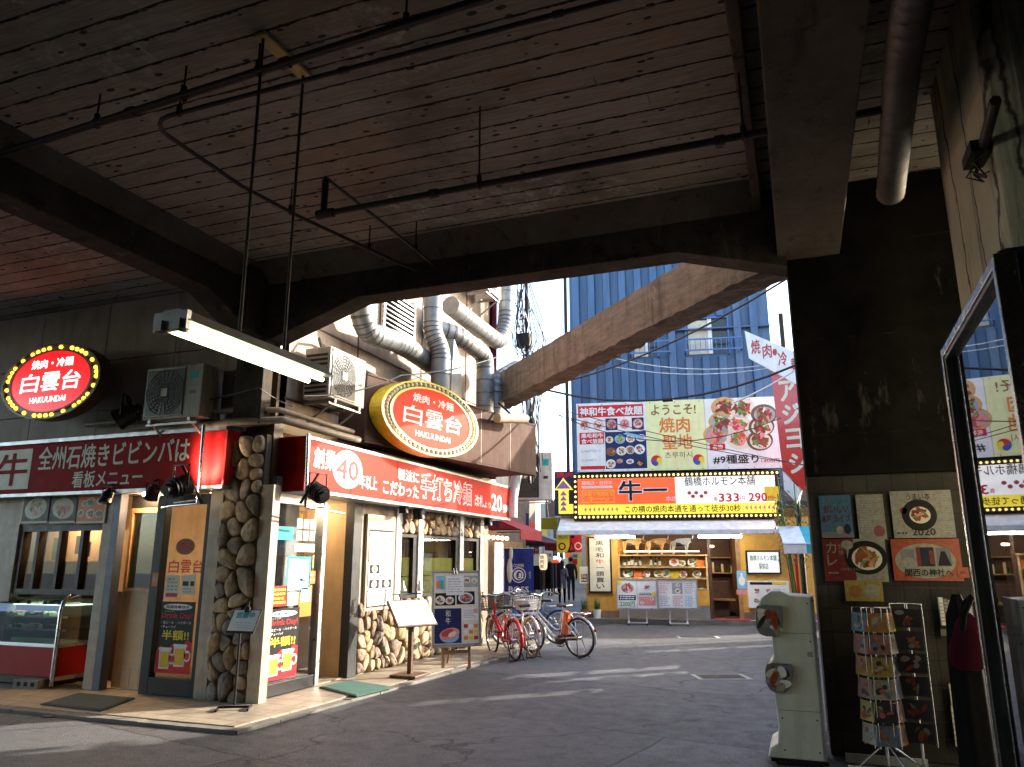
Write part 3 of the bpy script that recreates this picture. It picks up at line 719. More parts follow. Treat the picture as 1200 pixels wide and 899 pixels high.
# glazed side light with stickers, then the open doorway
w = MB(); w.fbox(sf, 7.585, 7.64, .06, 2.42, -.1, .02, 'dark_metal'); w.fbox(sf, 8.62, 8.70, .06, 2.42, -.1, .03, 'aluminium'); w.fbox(sf, 7.64, 8.62, .06, .2, -.1, .018, 'dark_metal'); w.fbox(sf, 7.64, 8.62, 2.3, 2.42, -.1, .018, 'aluminium')
wo_ = w.build('side_light', shop, bevel=.004); w = MB(); w.rect(sf, 7.64, .2, 8.62, 2.3, -.03, 'glass'); w.build('pane', wo_)
w = MB(); w.fbox(sf, 7.6, 8.66, .06, 2.5, -.45, -.40, 'coat_grey'); w.fbox(sf, 7.7, 8.5, .1, 1.2, -.39, -.34, 'dark_wood'); w.build('inner_screen', shop)
b = MB(); b.fbox(sf, 7.60, 9.6, 2.42, 2.62, -.5, .035, 'galvanised'); b.fbox(sf, 8.95, 9.25, 2.47, 2.53, .035, .06, 'black_plastic'); b.build('door_header', shop, bevel=.005)
b = MB(); b.box(XS - .92, XS - .86, 8.68, 9.6, .06, 2.42, 'cream_wall'); b.fbox(SIDE(XS - .86), 8.7, 9.6, .062, .30, 0, .012, 'cream_wall'); b.build('doorway_wall', shop)
fr2 = Fr((XS - .86, 9.42, 0), (1, 0, 0), (0, 0, 1))
b = MB(); b.box(XS - .86, XS + .0, 9.44, 9.52, .06, 2.42, 'cream_wall'); b.build('doorway_wall', shop)
for a0, a1, B0, B1 in ((.03, .60, .95, 2.3),):
    w = MB(); q = SIDE(XS - .855); w.fbox(q, 8.74, 8.80, .95, 2.32, 0, .03, 'wood'); w.fbox(q, 9.36, 9.42, .95, 2.32, 0, .03, 'wood'); w.fbox(q, 8.80, 9.36, .95, 1.0, 0, .028, 'wood'); w.fbox(q, 8.80, 9.36, 2.27, 2.32, 0, .028, 'wood')
    w.rect(q, 8.80, 1.0, 9.36, 2.27, .012, 'blind_yellow'); w.fbox(q, 8.83, 9.0, 1.4, 1.72, .012, .016, 'print_cream'); w.fbox(q, 8.83, 9.08, 1.1, 1.34, .012, .016, 'print_cream'); w.ell(q, 9.05, 1.98, .17, .24, .018, 'dark_wood')
    w.build('inner_window', shop)
b = MB(); b.fbox(sf, 9.38, 9.60, .05, 2.42, -.12, .02, 'black_plastic'); b.build('post', shop, bevel=.005)
# rendered wall, stone base, stone band, windows
b = MB(); b.fbox(sf, 9.60, 10.60, 1.0, 2.62, -.14, 0, 'post_beige'); b.fbox(sf, 10.60, 14.45, 2.45, 2.62, -.14, -.01, 'post_beige'); b.fbox(sf, 9.60, 14.2, .05, 1.0, -.2, -.06, 'grout'); b.fbox(sf, 10.6, 14.2, 2.03, 2.45, -.2, -.06, 'grout')
b.fbox(sf, 14.2, 14.45, 0, 2.45, -.14, .0, 'building_brown'); b.build('side_wall', shop)
b = MB(); stones(b, SIDE(XS - .06), 9.61, .05, 14.18, 1.04, 86, .10, ST, 11, 1.25); b.build('stone_cladding', shop)
b = MB(); stones(b, SIDE(XS - .06), 10.62, 2.03, 14.18, 2.46, 46, .10, ST, 5, 1.2); b.build('stone_cladding', shop)
for a in (10.58, 11.33, 12.98, 13.95):
    b = MB(); b.fbox(sf, a, a + .17, 1.02, 2.46, -.14, .045, 'white_metal' if a < 13.5 else 'post_beige'); b.build('post', shop, bevel=.006)
for a0, a1 in ((10.76, 11.32), (11.51, 12.97), (13.16, 13.94)):
    w = MB(); w.fbox(sf, a0, a1, 1.03, 1.08, -.14, .02, 'dark_metal'); w.fbox(sf, a0, a1, 1.98, 2.03, -.14, .02, 'dark_metal'); w.fbox(sf, a1 - .12, a1, 1.08, 1.98, -.14, .015, 'dark_metal'); w.fbox(sf, a0, a0 + .04, 1.08, 1.98, -.14, .015, 'dark_metal')
    wo_ = w.build('window', shop); w = MB(); w.rect(sf, a0 + .04, 1.08, a1 - .12, 1.98, -.035, 'case_glass'); w.build('pane', wo_)
    w = MB(); w.rect(sf, a0 + .04, 1.08, a1 - .12, 1.36, -.05, 'blind_yellow'); w.rect(sf, a0 + .04, 1.37, a1 - .12, 1.66, -.05, 'blind_yellow'); w.rect(sf, a0, 1.66, a1, 2.0, -.5, 'building_brown'); w.build('blind', wo_)
b = MB(); b.box(-16, -6.2, 14.3, 14.5, 0, 3.2, 'building_brown'); b.build('rear_wall', shop)
# upper storey on the street side
b = MB(); b.box(-12, -6.0, 7.62, 14.9, 3.31, 9.5, 'plaster_beige'); b.build('upper_wall', shop)
b = MB(); b.box(-6.0, -5.93, 14.55, 14.82, 3.3, 9.2, 'cloth_maroon'); b.build('corner_strip', shop)
b = MB()
for z in (3.62, 4.72): b.box(-6.0, -5.985, 7.7, 14.5, z, z + .02, 'rim_brown')
for y in (9.35, 11.4, 13.3): b.box(-6.0, -5.985, y, y + .02, 3.4, 8.5, 'rim_brown')
b.build('wall_joint', shop)
v0 = side(455, 392, -6.0); v1 = side(489, 352, -6.0)
b = MB(); y0, y1 = 9.95, 11.0; q = SIDE(-5.99)
b.fbox(q, y0, y1, 4.95, 5.95, 0, .012, 'cloth_black')
for i in range(12): b.fbox(q, y0, y1, 5.0 + i * .08, 5.028 + i * .08, .03, .06, 'aluminium')
for a in (y0, y1 - .04): b.fbox(q, a, a + .04, 4.95, 5.98, 0, .075, 'aluminium')
b.build('louvre_vent', shop)
# gutter ledge below the viaduct beam, running round the corner
b = MB(); b.tube([(-9, 7.42, 3.42), (-6.3, 7.30, 3.42), (-5.82, 7.42, 3.40), (-5.78, 9.0, 3.38)], .035, 'post_beige', 8); b.tube([(-8.2, 7.40, 3.24), (-6.35, 7.22, 3.25), (-5.72, 7.35, 3.26), (-5.68, 9.0, 3.26)], .045, 'post_beige', 8)
b.box(-6.9, -6.7, 7.38, 7.49, 3.28, 3.46, 'machine_white'); b.build('gutter_pipe', shop)
b = MB(); b.cyl((-6.45, 7.38, 3.5), (-6.45, 7.38, 3.86), .07, 'dark_metal', 8); b.build('junction_box', shop)
# ceiling lamps inside the doorways (seen lit through the glass)
for (x, y, z) in ((-7.9, 7.55, 2.47), (-7.2, 8.0, 2.45), (-6.45, 9.05, 2.38), (-6.25, 8.1, 2.4), (-9.3, 7.80, 2.3)):
    b = MB(); b.cyl((x, y, z - .04), (x, y, z), .07, 'room_lamp' if x < -7.5 else 'room_lamp_dim', 12); b.build('ceiling_lamp', shop)
rnd = random.Random(3)
def lines(mb, fr, a0, b0, a1, b1, c, mat, n, fill=.45, seed=0, jit=.35):
    """rows of illegible small print"""
    r = random.Random(seed); h = (b1 - b0) / n
    for i in range(n):
        x = a0; y = b1 - (i + .5) * h; end = a1 - (a1 - a0) * r.uniform(0, jit)
        while x < end:
            w = h * r.uniform(.5, 1.6); mb.rect(fr, x, y - h * fill / 2, min(x + w, a1), y + h * fill / 2, c, mat); x += w + h * .35
def blob(mb, fr, a, b, ra, rb, c, mat, q, n=11, rot=0.0):
    """an irregular rounded patch of print"""
    ph = [q.uniform(0, 6.28) for _ in range(3)]; cr, sr = math.cos(rot), math.sin(rot); pts = []
    for i in range(n):
        t = 2 * math.pi * i / n; k = 1 + .22 * math.sin(2 * t + ph[0]) + .16 * math.sin(3 * t + ph[1]); x, y = ra * k * math.cos(t), rb * k * math.sin(t); pts.append((a + x * cr - y * sr, b + x * sr + y * cr))
    return mb.poly(fr, pts, c, mat)
def dish(mb, fr, a, b, r, c, seed, plate='print_white', meats=('print_meat', 'print_pink', 'print_meat_dark'), asp=1.0, n=9, green=True):
    q = random.Random(seed)
    mb.ell(fr, a, b, r, r * asp, c, plate, 22, q.uniform(-.2, .2)); mb.ell(fr, a + .05 * r, b - .04 * r, r * .82, r * .80 * asp, c + .0006, q.choice(('print_cream', 'print_cream', 'print_grey', plate)), 20)
    n = int(n * 1.6)
    for i in range(n):
        t = q.uniform(0, 6.28); d = math.sqrt(q.uniform(0, 1)) * .56 * r
        blob(mb, fr, a + d * math.cos(t), b + d * math.sin(t) * asp, r * q.uniform(.16, .36), r * q.uniform(.09, .2) * asp, c + .0009 + i * .0002, q.choice(meats) if i % 5 else q.choice(('print_cream', 'print_pink', 'print_brown')), q, 10, q.uniform(0, 3))
    if green:
        for i in range(q.randint(1, 4)):
            t = q.uniform(0, 6.28); blob(mb, fr, a + .4 * r * math.cos(t), b + .4 * r * math.sin(t) * asp, r * .2, r * .1, c + .0009 + n * .0002 + i * .0002, 'print_green', q, 9, q.uniform(0, 3))
def photo(mb, fr, a0, b0, a1, b1, c, seed, bg='print_black', n=1, **kw):
    """a printed food picture"""
    mb.rect(fr, a0, b0, a1, b1, c, bg); w, h = a1 - a0, b1 - b0; q = random.Random(seed)
    if n == 1: dish(mb, fr, (a0 + a1) / 2, (b0 + b1) / 2, min(w * .42, h * .62), c + .0006, seed, asp=min(1, h * .42 / min(w * .42, h * .62)), n=14, **kw)
    else:
        cols = max(1, round(math.sqrt(n * w / h))); rows = math.ceil(n / cols)
        for i in range(n):
            cx = a0 + w * ((i % cols) + .5) / cols; cy = b1 - h * ((i // cols) + .5) / rows
            r = min(w / cols, h / rows) * .52; kk = dict(kw)
            if q.random() < .4: kk['plate'] = q.choice(('print_black', 'print_brown', 'print_sky', 'print_cream'))
            if q.random() < .2: kk['meats'] = ('print_green', 'print_cream', 'print_yellow')
            rr = r * q.uniform(.7, 1.0); dish(mb, fr, min(max(cx + q.uniform(-.4, .4) * r, a0 + rr), a1 - rr), min(max(cy + q.uniform(-.35, .35) * r, b0 + rr), b1 - rr), rr, c + .0006 + i * .0003, seed + i, asp=q.uniform(.65, .95), n=9, **kk)

# ---- red fascia facing the camera
fl = FRONT(7.27)
sg = thing('fascia_sign', 'long dark red fascia sign lettered in cream over the showcase and glazed door', 'shop sign', (-9, 7.3, 2.5))
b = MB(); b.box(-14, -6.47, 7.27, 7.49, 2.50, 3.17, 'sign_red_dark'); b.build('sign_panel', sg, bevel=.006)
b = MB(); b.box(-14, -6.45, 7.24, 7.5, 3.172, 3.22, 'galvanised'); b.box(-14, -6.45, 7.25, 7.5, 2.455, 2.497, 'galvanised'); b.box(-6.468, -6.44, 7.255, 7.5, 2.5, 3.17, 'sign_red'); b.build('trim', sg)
b = MB()
a1, _ = front(36, 548, 7.27); z1 = 3.11; z0 = 2.56
b.rect(fl, a1 - 1.35, z0, a1, z1, .003, 'print_cream'); b.text(fl, '和牛', a1 - 1.30, z0 + .05, a1 - .05, z1 - .05, .006, 'sign_red_dark', .03)
x0, _ = front(47, 530, 7.27); x1, _ = front(223, 525, 7.27)
b.text(fl, '全州石焼きビビンバは', x0, 2.80, x1, 3.12, .004, 'print_cream', .022)
x0, _ = front(86, 555, 7.27); x1, _ = front(168, 552, 7.27)
b.text(fl, '看板メニュー', x0, 2.54, x1, 2.76, .004, 'print_cream', .022)
b.build('lettering', sg)
# ---- red fascia along the street, sunlit
XF = -5.6; fs_ = SIDE(XF); Yp = lambda u, v=560: side(u, v, XF)[0]
sg = thing('fascia_sign', 'sunlit red fascia sign with white lettering and a white circled 40 above the street windows', 'shop sign', (-5.75, 11, 2.5))
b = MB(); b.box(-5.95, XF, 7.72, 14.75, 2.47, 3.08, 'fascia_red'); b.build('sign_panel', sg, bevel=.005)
b = MB(); b.box(-6.25, XF + .004, 7.69, 7.717, 2.44, 3.11, 'sign_red_dark'); b.box(-5.98, XF + .01, 7.717, 14.77, 3.082, 3.12, 'galvanised'); b.box(-5.98, XF + .008, 7.717, 14.77, 2.43, 2.468, 'galvanised'); b.box(XF - .01, XF + .012, 7.716, 7.75, 2.45, 3.1, 'chrome')
for y in (8.72, 9.98, 12.6): b.box(XF, XF + .0025, y, y + .012, 2.475, 3.075, 'sign_red_dark')
b.build('trim', sg)
b = MB(); W = 'print_white'
b.text(fs_, '創業', Yp(366), 2.74, Yp(392), 3.0, .004, W, .03)
yc = Yp(407); b.ell(fs_, yc, 2.80, .36, .255, .004, W, 40); b.text(fs_, '40', yc - .27, 2.66, yc + .26, 2.93, .007, 'print_red', .03)
b.text(fs_, '年以上', Yp(421), 2.58, Yp(442), 2.78, .004, W, .03)
b.text(fs_, '製法に', Yp(466), 2.80, Yp(491), 2.98, .004, W, .03); b.text(fs_, 'こだわった', Yp(449), 2.56, Yp(491), 2.76, .004, W, .03)
b.text(fs_, '手打ち冷麺', Yp(493), 2.58, Yp(553), 3.0, .004, W, .055); b.text(fs_, '手打ち冷麺', Yp(493) + .03, 2.605, Yp(553) - .03, 2.975, .007, 'print_red', .004)
b.text(fs_, '改札', Yp(556.5), 2.60, Yp(567), 2.82, .004, W, .03); b.text(fs_, 'より', Yp(567.5), 2.60, Yp(575), 2.72, .004, W, .03); b.text(fs_, '20', Yp(576), 2.57, Yp(588), 2.90, .004, W, .04); b.text(fs_, '歩', Yp(589), 2.57, Yp(595.5), 2.74, .004, W, .03)
b.build('lettering', sg)

# ---- the two oval signs
def oval(fr, ca, cb, ra, rb, dep, face, rim, rimdark, bulb, label, letters, nb, blob):
    o = fr(ca, cb, 0); t = thing('oval_sign', label, 'oval sign', tuple(o))
    b = MB(); b.ellprism(fr, ca, cb, ra, rb, 0, dep, rim, 56); b.build('drum', t)
    b = MB(); n = 56
    ro = [(math.cos(2 * math.pi * i / n), math.sin(2 * math.pi * i / n)) for i in range(n)]
    for (r0, r1, h, mt) in ((1.0, .955, .035, rim), (.845, .80, .03, rim)):
        vs = [fr(ca + x * ra * k, cb + y * rb * k, dep + c) for k, c in ((r0, 0), (r0, h), (r1, h), (r1, 0)) for x, y in ro]
        b.add(vs, [(j * n + i, j * n + (i + 1) % n, (j + 1) * n + (i + 1) % n, (j + 1) * n + i) for j in range(3) for i in range(n)], mt, False)
    b.ell(fr, ca, cb, ra * .956, rb * .956, dep + .004, rimdark, 56); b.build('rim', t)
    b = MB(); b.ellprism(fr, ca, cb, ra * .815, rb * .815, dep + .006, dep + .02, face, 56); b.build('sign_panel', t)
    b = MB(); c = dep + .023
    b.text(fr, '焼肉・冷麺', ca - ra * .42, cb + rb * .36, ca + ra * .42, cb + rb * .60, c, letters, .03)
    for i, ch in enumerate('白雲台'): b.text(fr, ch, ca - ra * .60 + i * ra * .42, cb - rb * .26, ca - ra * .60 + i * ra * .42 + ra * .36, cb + rb * .24, c, letters, .02, slant=.08)
    b.text(fr, 'HAKUUNDAI', ca - ra * .36, cb - rb * .56, ca + ra * .36, cb - rb * .40, c, letters, .01)
    b.build('lettering', t)
    pts = []
    for i in range(nb):
        th = 2 * math.pi * i / nb
        if blob and (i % 7) in (3, 5): continue
        pts.append(fr(ca + ra * .90 * math.cos(th), cb + rb * .90 * math.sin(th), dep + .012))
    bulb_parts(t, pts, ra * (.032 if blob else .028), bulb); return t
fo = FRONT(7.16)
x0, _ = front(5, 448, 7.0); x1, _ = front(119, 448, 7.0); _, zt_ = front(62, 404, 7.0); _, zb_ = front(62, 491, 7.0)
oval(fo, (x0 + x1) / 2, (zt_ + zb_) / 2, (x1 - x0) / 2, (zt_ - zb_) / 2, .16, 'lit_red', 'rim_brown', 'rim_brown', 'bulb_amber',
     'glowing red oval sign ringed by amber bulbs on the dark wall', 'lit_redwhite', 48, True)
b = MB(); b.box((x0 + x1) / 2 - .5, (x0 + x1) / 2 + .5, 7.16, 7.44, 3.8, 4.3, 'dark_metal')
sup = b.build('bracket', [o for o in COL.objects if o.name.startswith('oval_sign')][0])

wf = Fr((-5.65, 9.10, 0), (.90, 4.90, 0), (0, 0, 1)); Lw = math.hypot(.9, 4.9)
t = thing('canopy_box', 'copper-brown clad canopy box carrying the sunlit oval sign', 'canopy', (-5.6, 11, 3.25))
b = MB(); e0, e1 = wf(0, 0), wf(Lw, 0)
b.prism(WORLDXY, [(-6.0, 8.95), (e0.x, e0.y), (e1.x, e1.y), (-6.0, e1.y + .3)], 3.27, 4.22, 'copper_panel'); b.build('cladding', t, bevel=.008)
b = MB()
for i in range(1, 5): b.fbox(wf, Lw * i / 5, Lw * i / 5 + .012, 3.28, 4.21, .0005, .004, 'rim_brown')
b.fbox(wf, 0, Lw, 4.222, 4.25, -.2, .012, 'copper_panel'); b.fbox(wf, 0, Lw, 3.24, 3.268, -.2, .012, 'copper_panel'); b.build('trim', t)
def wpt(u, v, c): p = PPL(u, v, wf(0, 0, c), wf.n); return wf.inv(p)
l = wpt(450, 489, .3)[0]; r = wpt(564, 489, .3)[0]; tz = wpt(506, 447, .3)[1]; bz = wpt(506, 533, .3)[1]
oval(wf.at(0, 0, .012), (l + r) / 2, (tz + bz) / 2, (r - l) / 2, (tz - bz) / 2, .20, 'oval_red', 'rim_yellow', 'rim_brown', 'print_cream',
     'yellow-rimmed oval sign blazing in the sun on the brown canopy box', 'print_white', 60, False)

# ---- small printed things on the shop front
for i, (u0, u1, lab, bgm) in enumerate(((28, 57, 'menu photo of pale meat, leftmost of the three above the small window', 'print_black'), (60, 89, 'menu photo of sliced meat, middle of the three above the small window', 'print_black'), (92, 122, 'menu photo of dishes on an orange ground above the small window', 'print_orange'))):
    a0, z1 = front(u0, 579, 7.46); a1, z0 = front(u1, 613, 7.46); f = FRONT(7.47); b = MB()
    b.fbox(f, a0, a1, z0, z1, 0, .012, 'print_cream'); photo(b, f, a0 + .03, z0 + .03, a1 - .03, z1 - .03, .014, 20 + i, bgm, 1 if i < 2 else 6, plate='print_cream' if i < 2 else 'print_white', meats=(('print_cream', 'print_pink'), ('print_pink', 'print_cream', 'print_meat'), ('print_meat', 'print_brown', 'print_yellow'))[i])
    solo(b, 'menu_photo', lab, 'poster', 'menu photos above the small window')
def drink_poster(f, a0, b0, a1, b1, label, c=0.0):
    b = MB(); w, h = a1 - a0, b1 - b0; P = lambda x, y: (a0 + w * x, b0 + h * y)
    b.fbox(f, a0, a1, b0, b1, c, c + .003, 'print_black'); c += .004
    red = [(0, 0), (1, 0), (1, .43), (.86, .47), (.7, .36), (.5, .42), (.3, .33), (.12, .38), (0, .30)]; b.poly(f, [P(*q) for q in red], c, 'print_red')
    b.ell(f, *P(.5, .925), w * .42, h * .045, c, 'print_white'); b.text(f, '毎週月曜日は', *P(.17, .905), *P(.83, .947), c + .002, 'print_black', .02)
    b.text(f, 'ドリンク', *P(.16, .855), *P(.40, .872), c, 'print_white', .01)
    b.text(f, 'Drink Day!', *P(.06, .745), *P(.95, .845), c, 'print_red', .03)
    b.text(f, '・生ビール ・ハイボール', *P(.07, .685), *P(.93, .725), c, 'print_white', .01); b.text(f, '・チューハイ', *P(.07, .625), *P(.5, .665), c, 'print_white', .01)
    b.text(f, '半額!!', *P(.12, .46), *P(.90, .60), c + .001, 'print_yellow', .04)
    for (x, y, s) in ((.27, .06, 1.0), (.69, .10, 1.05)):
        q = lambda dx, dy: P(x + dx * s, y + dy * s)
        b.poly(f, [q(-.15, 0), q(.13, 0), q(.16, .27), q(-.17, .27)], c + .002, 'print_white'); b.poly(f, [q(-.12, .02), q(.10, .02), q(.13, .235), q(-.14, .235)], c + .004, 'print_beer')
        b.ell(f, *q(.2, .14), w * .09 * s, h * .075 * s, c + .002, 'print_white'); b.ell(f, *q(.2, .14), w * .055 * s, h * .05 * s, c + .003, 'print_red')
        for k in range(5): b.ell(f, *q(-.14 + k * .07, .275), w * .055, h * .022, c + .005 + k * .0002, 'print_white', 12)
    return solo(b, 'drink_poster', label, 'poster', 'half price drink posters')
a0, z1 = front(188, 706, 7.51); a1, z0 = front(231, 796, 7.51)
drink_poster(FRONT(7.512), -7.46, .29, -6.92, 1.12, 'black half price beer mug poster inside the glazed door left of the stone pillar')
y0, _ = side(322, 750, -5.97); drink_poster(SIDE(-5.97), 7.66, .23, 8.28, 1.04, 'black half price beer mug poster in the side light right of the stone pillar')
def sheet(f, a0, b0, a1, b1, c, base, label, deco=None, name='notice', group=None, cat='notice', th=.003, lm='print_grey', ln=5, seed=1):
    b = MB(); b.fbox(f, a0, a1, b0, b1, c, c + th, base)
    if deco: deco(b, f, a0, b0, a1, b1, c + th + .001)
    elif ln: lines(b, f, a0 + .1 * (a1 - a0), b0 + .1 * (b1 - b0), a1 - .08 * (a1 - a0), b1 - .1 * (b1 - b0), c + th + .001, lm, ln, .4, seed)
    return solo(b, name, label, cat, group)
sL = SIDE(-5.975)
sheet(sL, 7.98, 1.22, 8.46, 1.66, 0, 'print_teal', 'teal bordered notice with a white round seal in the side light', lambda b, f, a0, b0, a1, b1, c: (b.rect(f, a0 + .03, b0 + .03, a0 + .26, b1 - .03, c, 'print_white'), b.ell(f, a0 + .145, (b0 + b1) / 2, .10, .15, c + .002, 'print_sky'), b.ell(f, a0 + .145, (b0 + b1) / 2, .07, .11, c + .004, 'print_white'), b.rect(f, a0 + .27, b0 + .03, a1 - .03, b1 - .03, c, 'print_sky'), lines(b, f, a0 + .32, b0 + .08, a1 - .08, b1 - .06, c + .002, 'print_white', 5)))
sheet(sL, 7.72, 1.07, 8.0, 1.42 - .33 + .22, 0, 'print_red', 'red and yellow offer sheet above the beer poster in the side light', lambda b, f, a0, b0, a1, b1, c: (lines(b, f, a0 + .02, b0 + .02, a1 - .02, b1 - .02, c, 'print_yellow', 4, .55, 3, .1)))
sheet(sL, 8.02, 1.07, 8.24, 1.31, 0, 'print_cream', 'cream sheet speckled pink between two red sheets in the side light', lambda b, f, a0, b0, a1, b1, c: lines(b, f, a0 + .02, b0 + .02, a1 - .02, b1 - .02, c, 'print_pink', 5, .5, 4, .1))
sheet(sL, 8.26, .92, 8.52, 1.30, 0, 'print_orange', 'salmon sheet with a white upper half in the side light', lambda b, f, a0, b0, a1, b1, c: (b.rect(f, a0 + .03, b0 + .18, a1 - .03, b1 - .03, c, 'print_white'), lines(b, f, a0 + .05, b0 + .2, a1 - .05, b1 - .06, c + .001, 'print_red', 4)))
sheet(sL, 8.44, 1.32, 8.58, 1.48, 0, 'print_orange', 'small orange sticker beside the teal notice', ln=2)
sheet(sL, 8.24, 1.33, 8.40, 1.42, 0, 'print_red', 'small red sticker under the teal notice', ln=1, lm='print_white')
sheet(sL, 8.10, 1.72, 8.52, 1.82, 0, 'print_white', 'narrow white notice over the teal notice in the side light', ln=2)
for i in range(6):
    a = 8.12 + .14 * (i % 3); z = 1.86 + .15 * (i // 3)
    sheet(sL, a, z, a + .115, z + .125, 0, 'print_sky' if i % 2 else 'print_grey', '%s %s sticker in the %s row at the top of the side light' % (('first', 'second', 'third')[i % 3], ('grey', 'pale blue')[i % 2], ('lower', 'upper')[i // 3]), ln=2, name='sticker', group='small stickers at the top of the side light', cat='sticker', seed=i)
sheet(sL, 7.70, 1.86, 8.05, 2.02, 0, 'print_teal', 'teal sticker at the upper left of the side light', ln=0, name='sticker', cat='sticker')
sheet(FRONT(7.512), -7.42, 1.16, -7.20, 1.44, 0, 'print_cream', 'cream notice with a red foot taped on the glazed door', lambda b, f, a0, b0, a1, b1, c: (lines(b, f, a0 + .03, b0 + .08, a1 - .03, b1 - .03, c, 'print_grey', 4), b.rect(f, a0 + .02, b0 + .015, a1 - .02, b0 + .06, c, 'print_red')))
sheet(FRONT(7.512), -7.17, 1.20, -6.95, 1.44, 0, 'print_cream', 'cream notice with dark heading taped on the glazed door', lambda b, f, a0, b0, a1, b1, c: (lines(b, f, a0 + .02, b0 + .10, a1 - .02, b1 - .07, c, 'print_black', 1, .8), lines(b, f, a0 + .03, b0 + .02, a1 - .03, b1 - .15, c, 'print_grey', 2)))
sheet(FRONT(7.47), -7.60, 1.30, -7.51, 1.46, 0, 'print_orange', 'orange sticker on the dark frame of the glazed door', ln=1)
# menu pages in a wall case
t = thing('menu_case', 'tall wall case of ten menu pages between the doorway and the stone-framed windows', 'menu board', (XS + .02, 10.1, .85))
f = SIDE(XS + .002); a0, a1, z0, z1 = 9.70, 10.52, .90, 2.28
b = MB(); b.fbox(f, a0, a1, z0, z1, 0, .05, 'post_beige'); b.build('frame', t, bevel=.008)
b = MB(); b.fbox(f, a0 + .05, a1 - .05, z0 + .05, z1 - .22, .05, .054, 'print_black'); b.build('backing', t)
cw = (a1 - a0 - .14) / 2; ch = (z1 - .24 - z0 - .07) / 5
for i in range(5):
    for j in range(2):
        x = a0 + .06 + j * (cw + .02); z = z0 + .06 + (4 - i) * ch; b = MB(); b.fbox(f, x, x + cw, z + .012, z + ch, .054, .057, 'print_white')
        if (i, j) in ((0, 1), (1, 0), (1, 1), (2, 0), (3, 0), (3, 1)): photo(b, f, x + .03, z + .04, x + cw - .03, z + ch - .05, .0585, 40 + i * 2 + j, 'print_black' if i > 1 else 'print_white', 1 if i > 1 else 2)
        else: lines(b, f, x + .03, z + .03, x + cw - .03, z + ch - .03, .059, 'print_grey', 6, .3, i)
        b.build('menu_page', t)
sheet(SIDE(-5.86), 14.55, .95, 15.0, 1.98, 0, 'print_white', 'long white sheet hung at the far end of the stone-clad wall', ln=2, th=.02, name='hanging_sheet')
# ------------------------------------------------------------------ air conditioners
def ac_unit(fr, w, h, d, body, label, rz_loc, grille='fan_grille', stays=True):
    """front face at c=0 looking along +n, body behind it"""
    t = thing('air_conditioner', label, 'air conditioner', tuple(fr(w / 2, 0, -d / 2)))
    b = MB(); b.fbox(fr, 0, w, 0, h, -d, 0, body); b.build('casing', t, bevel=.012)
    b = MB(); b.fbox(fr, .04, w * .70, .04, h - .04, .001, .012, 'black_plastic')
    cx, cy = w * .37, h / 2; R0 = min(w * .32, h * .46)
    b.build('grille_backing', t)
    b = MB()
    for k in range(1, 8): b.torus(fr(cx, cy, .02), fr.n, R0 * k / 7, .004, grille, 32, 4)
    for k in range(22):
        a = 2 * math.pi * k / 22; b.cyl(fr(cx + .06 * math.cos(a), cy + .06 * math.sin(a), .018), fr(cx + R0 * math.cos(a), cy + R0 * math.sin(a), .018), .0035, grille, 4, caps=False)
    b.fbox(fr, cx - .05, cx + .05, cy - .05, cy + .05, .016, .026, body)
    for a, bb, c0, c1 in ((.03, w * .71, .03, .045), (.03, w * .71, h - .045, h - .03)): b.fbox(fr, a, bb, c0, c1, .0, .022, body)
    b.build('fan_grille', t)
    b = MB()
    for i in range(9):                      # slotted flank
        b.fbox(fr, -.006, -.001, .06 + (h - .12) * i / 9, .06 + (h - .12) * i / 9 + .03, -d + .03, -.04, 'black_plastic')
    b.fbox(fr, w * .78, w * .92, h * .72, h * .86, .001, .003, 'print_teal'); b.fbox(fr, w * .80, w * .90, h * .44, h * .50, .001, .004, 'black_plastic'); b.build('side_slots', t)
    if stays:
        b = MB()
        for a in (.12, w - .16):
            b.fbox(fr, a, a + .04, -.05, -.005, -d - .12, .02, 'galvanised'); b.cyl(fr(a + .02, -.03, 0), fr(a + .02, -.36, -d - .1), .016, 'galvanised', 6)
        b.fbox(fr, .05, w - .05, -.075, -.05, -.06, -.02, 'galvanised'); b.build('bracket', t)
    return t
ac_unit(Fr((-5.52, 7.98, 3.66), (0, 1, 0)), .86, .68, .40, 'ac_white', 'white air conditioner on brackets between the viaduct beam and the brown canopy', None)
x0, z1 = front(171, 432, 7.05); x1, z0 = front(231, 487, 7.05)
ac_unit(Fr((x0, 7.08, z0), (1, 0, 0)), x1 - x0, z1 - z0, .36, 'ac_old', 'dingy air conditioner high on the dark wall above the bibimbap sign', None)
ac_unit(Fr((-6.02, 15.75, 2.93), (.97, .22, 0)), 1.0, 1.05, .36, 'ac_white', 'white air conditioner hung beyond the red fascia at the lane mouth', None)
ac_unit(Fr((-5.45, 13.05, 6.92), (0, 1, 0)), .8, .6, .36, 'ac_white', 'white air conditioner up on the wall behind the zinc ducts', None)
b = MB(); b.tube([(-5.72, 8.05, 4.36), (-5.8, 8.1, 4.50), (-5.92, 8.3, 4.5), (-5.95, 9.4, 4.42), (-5.95, 11.3, 4.35)], .022, 'black_plastic', 6)
solo(b, 'insulated_hose', 'black insulated hose running along the beige wall from the white air conditioner', 'hose')

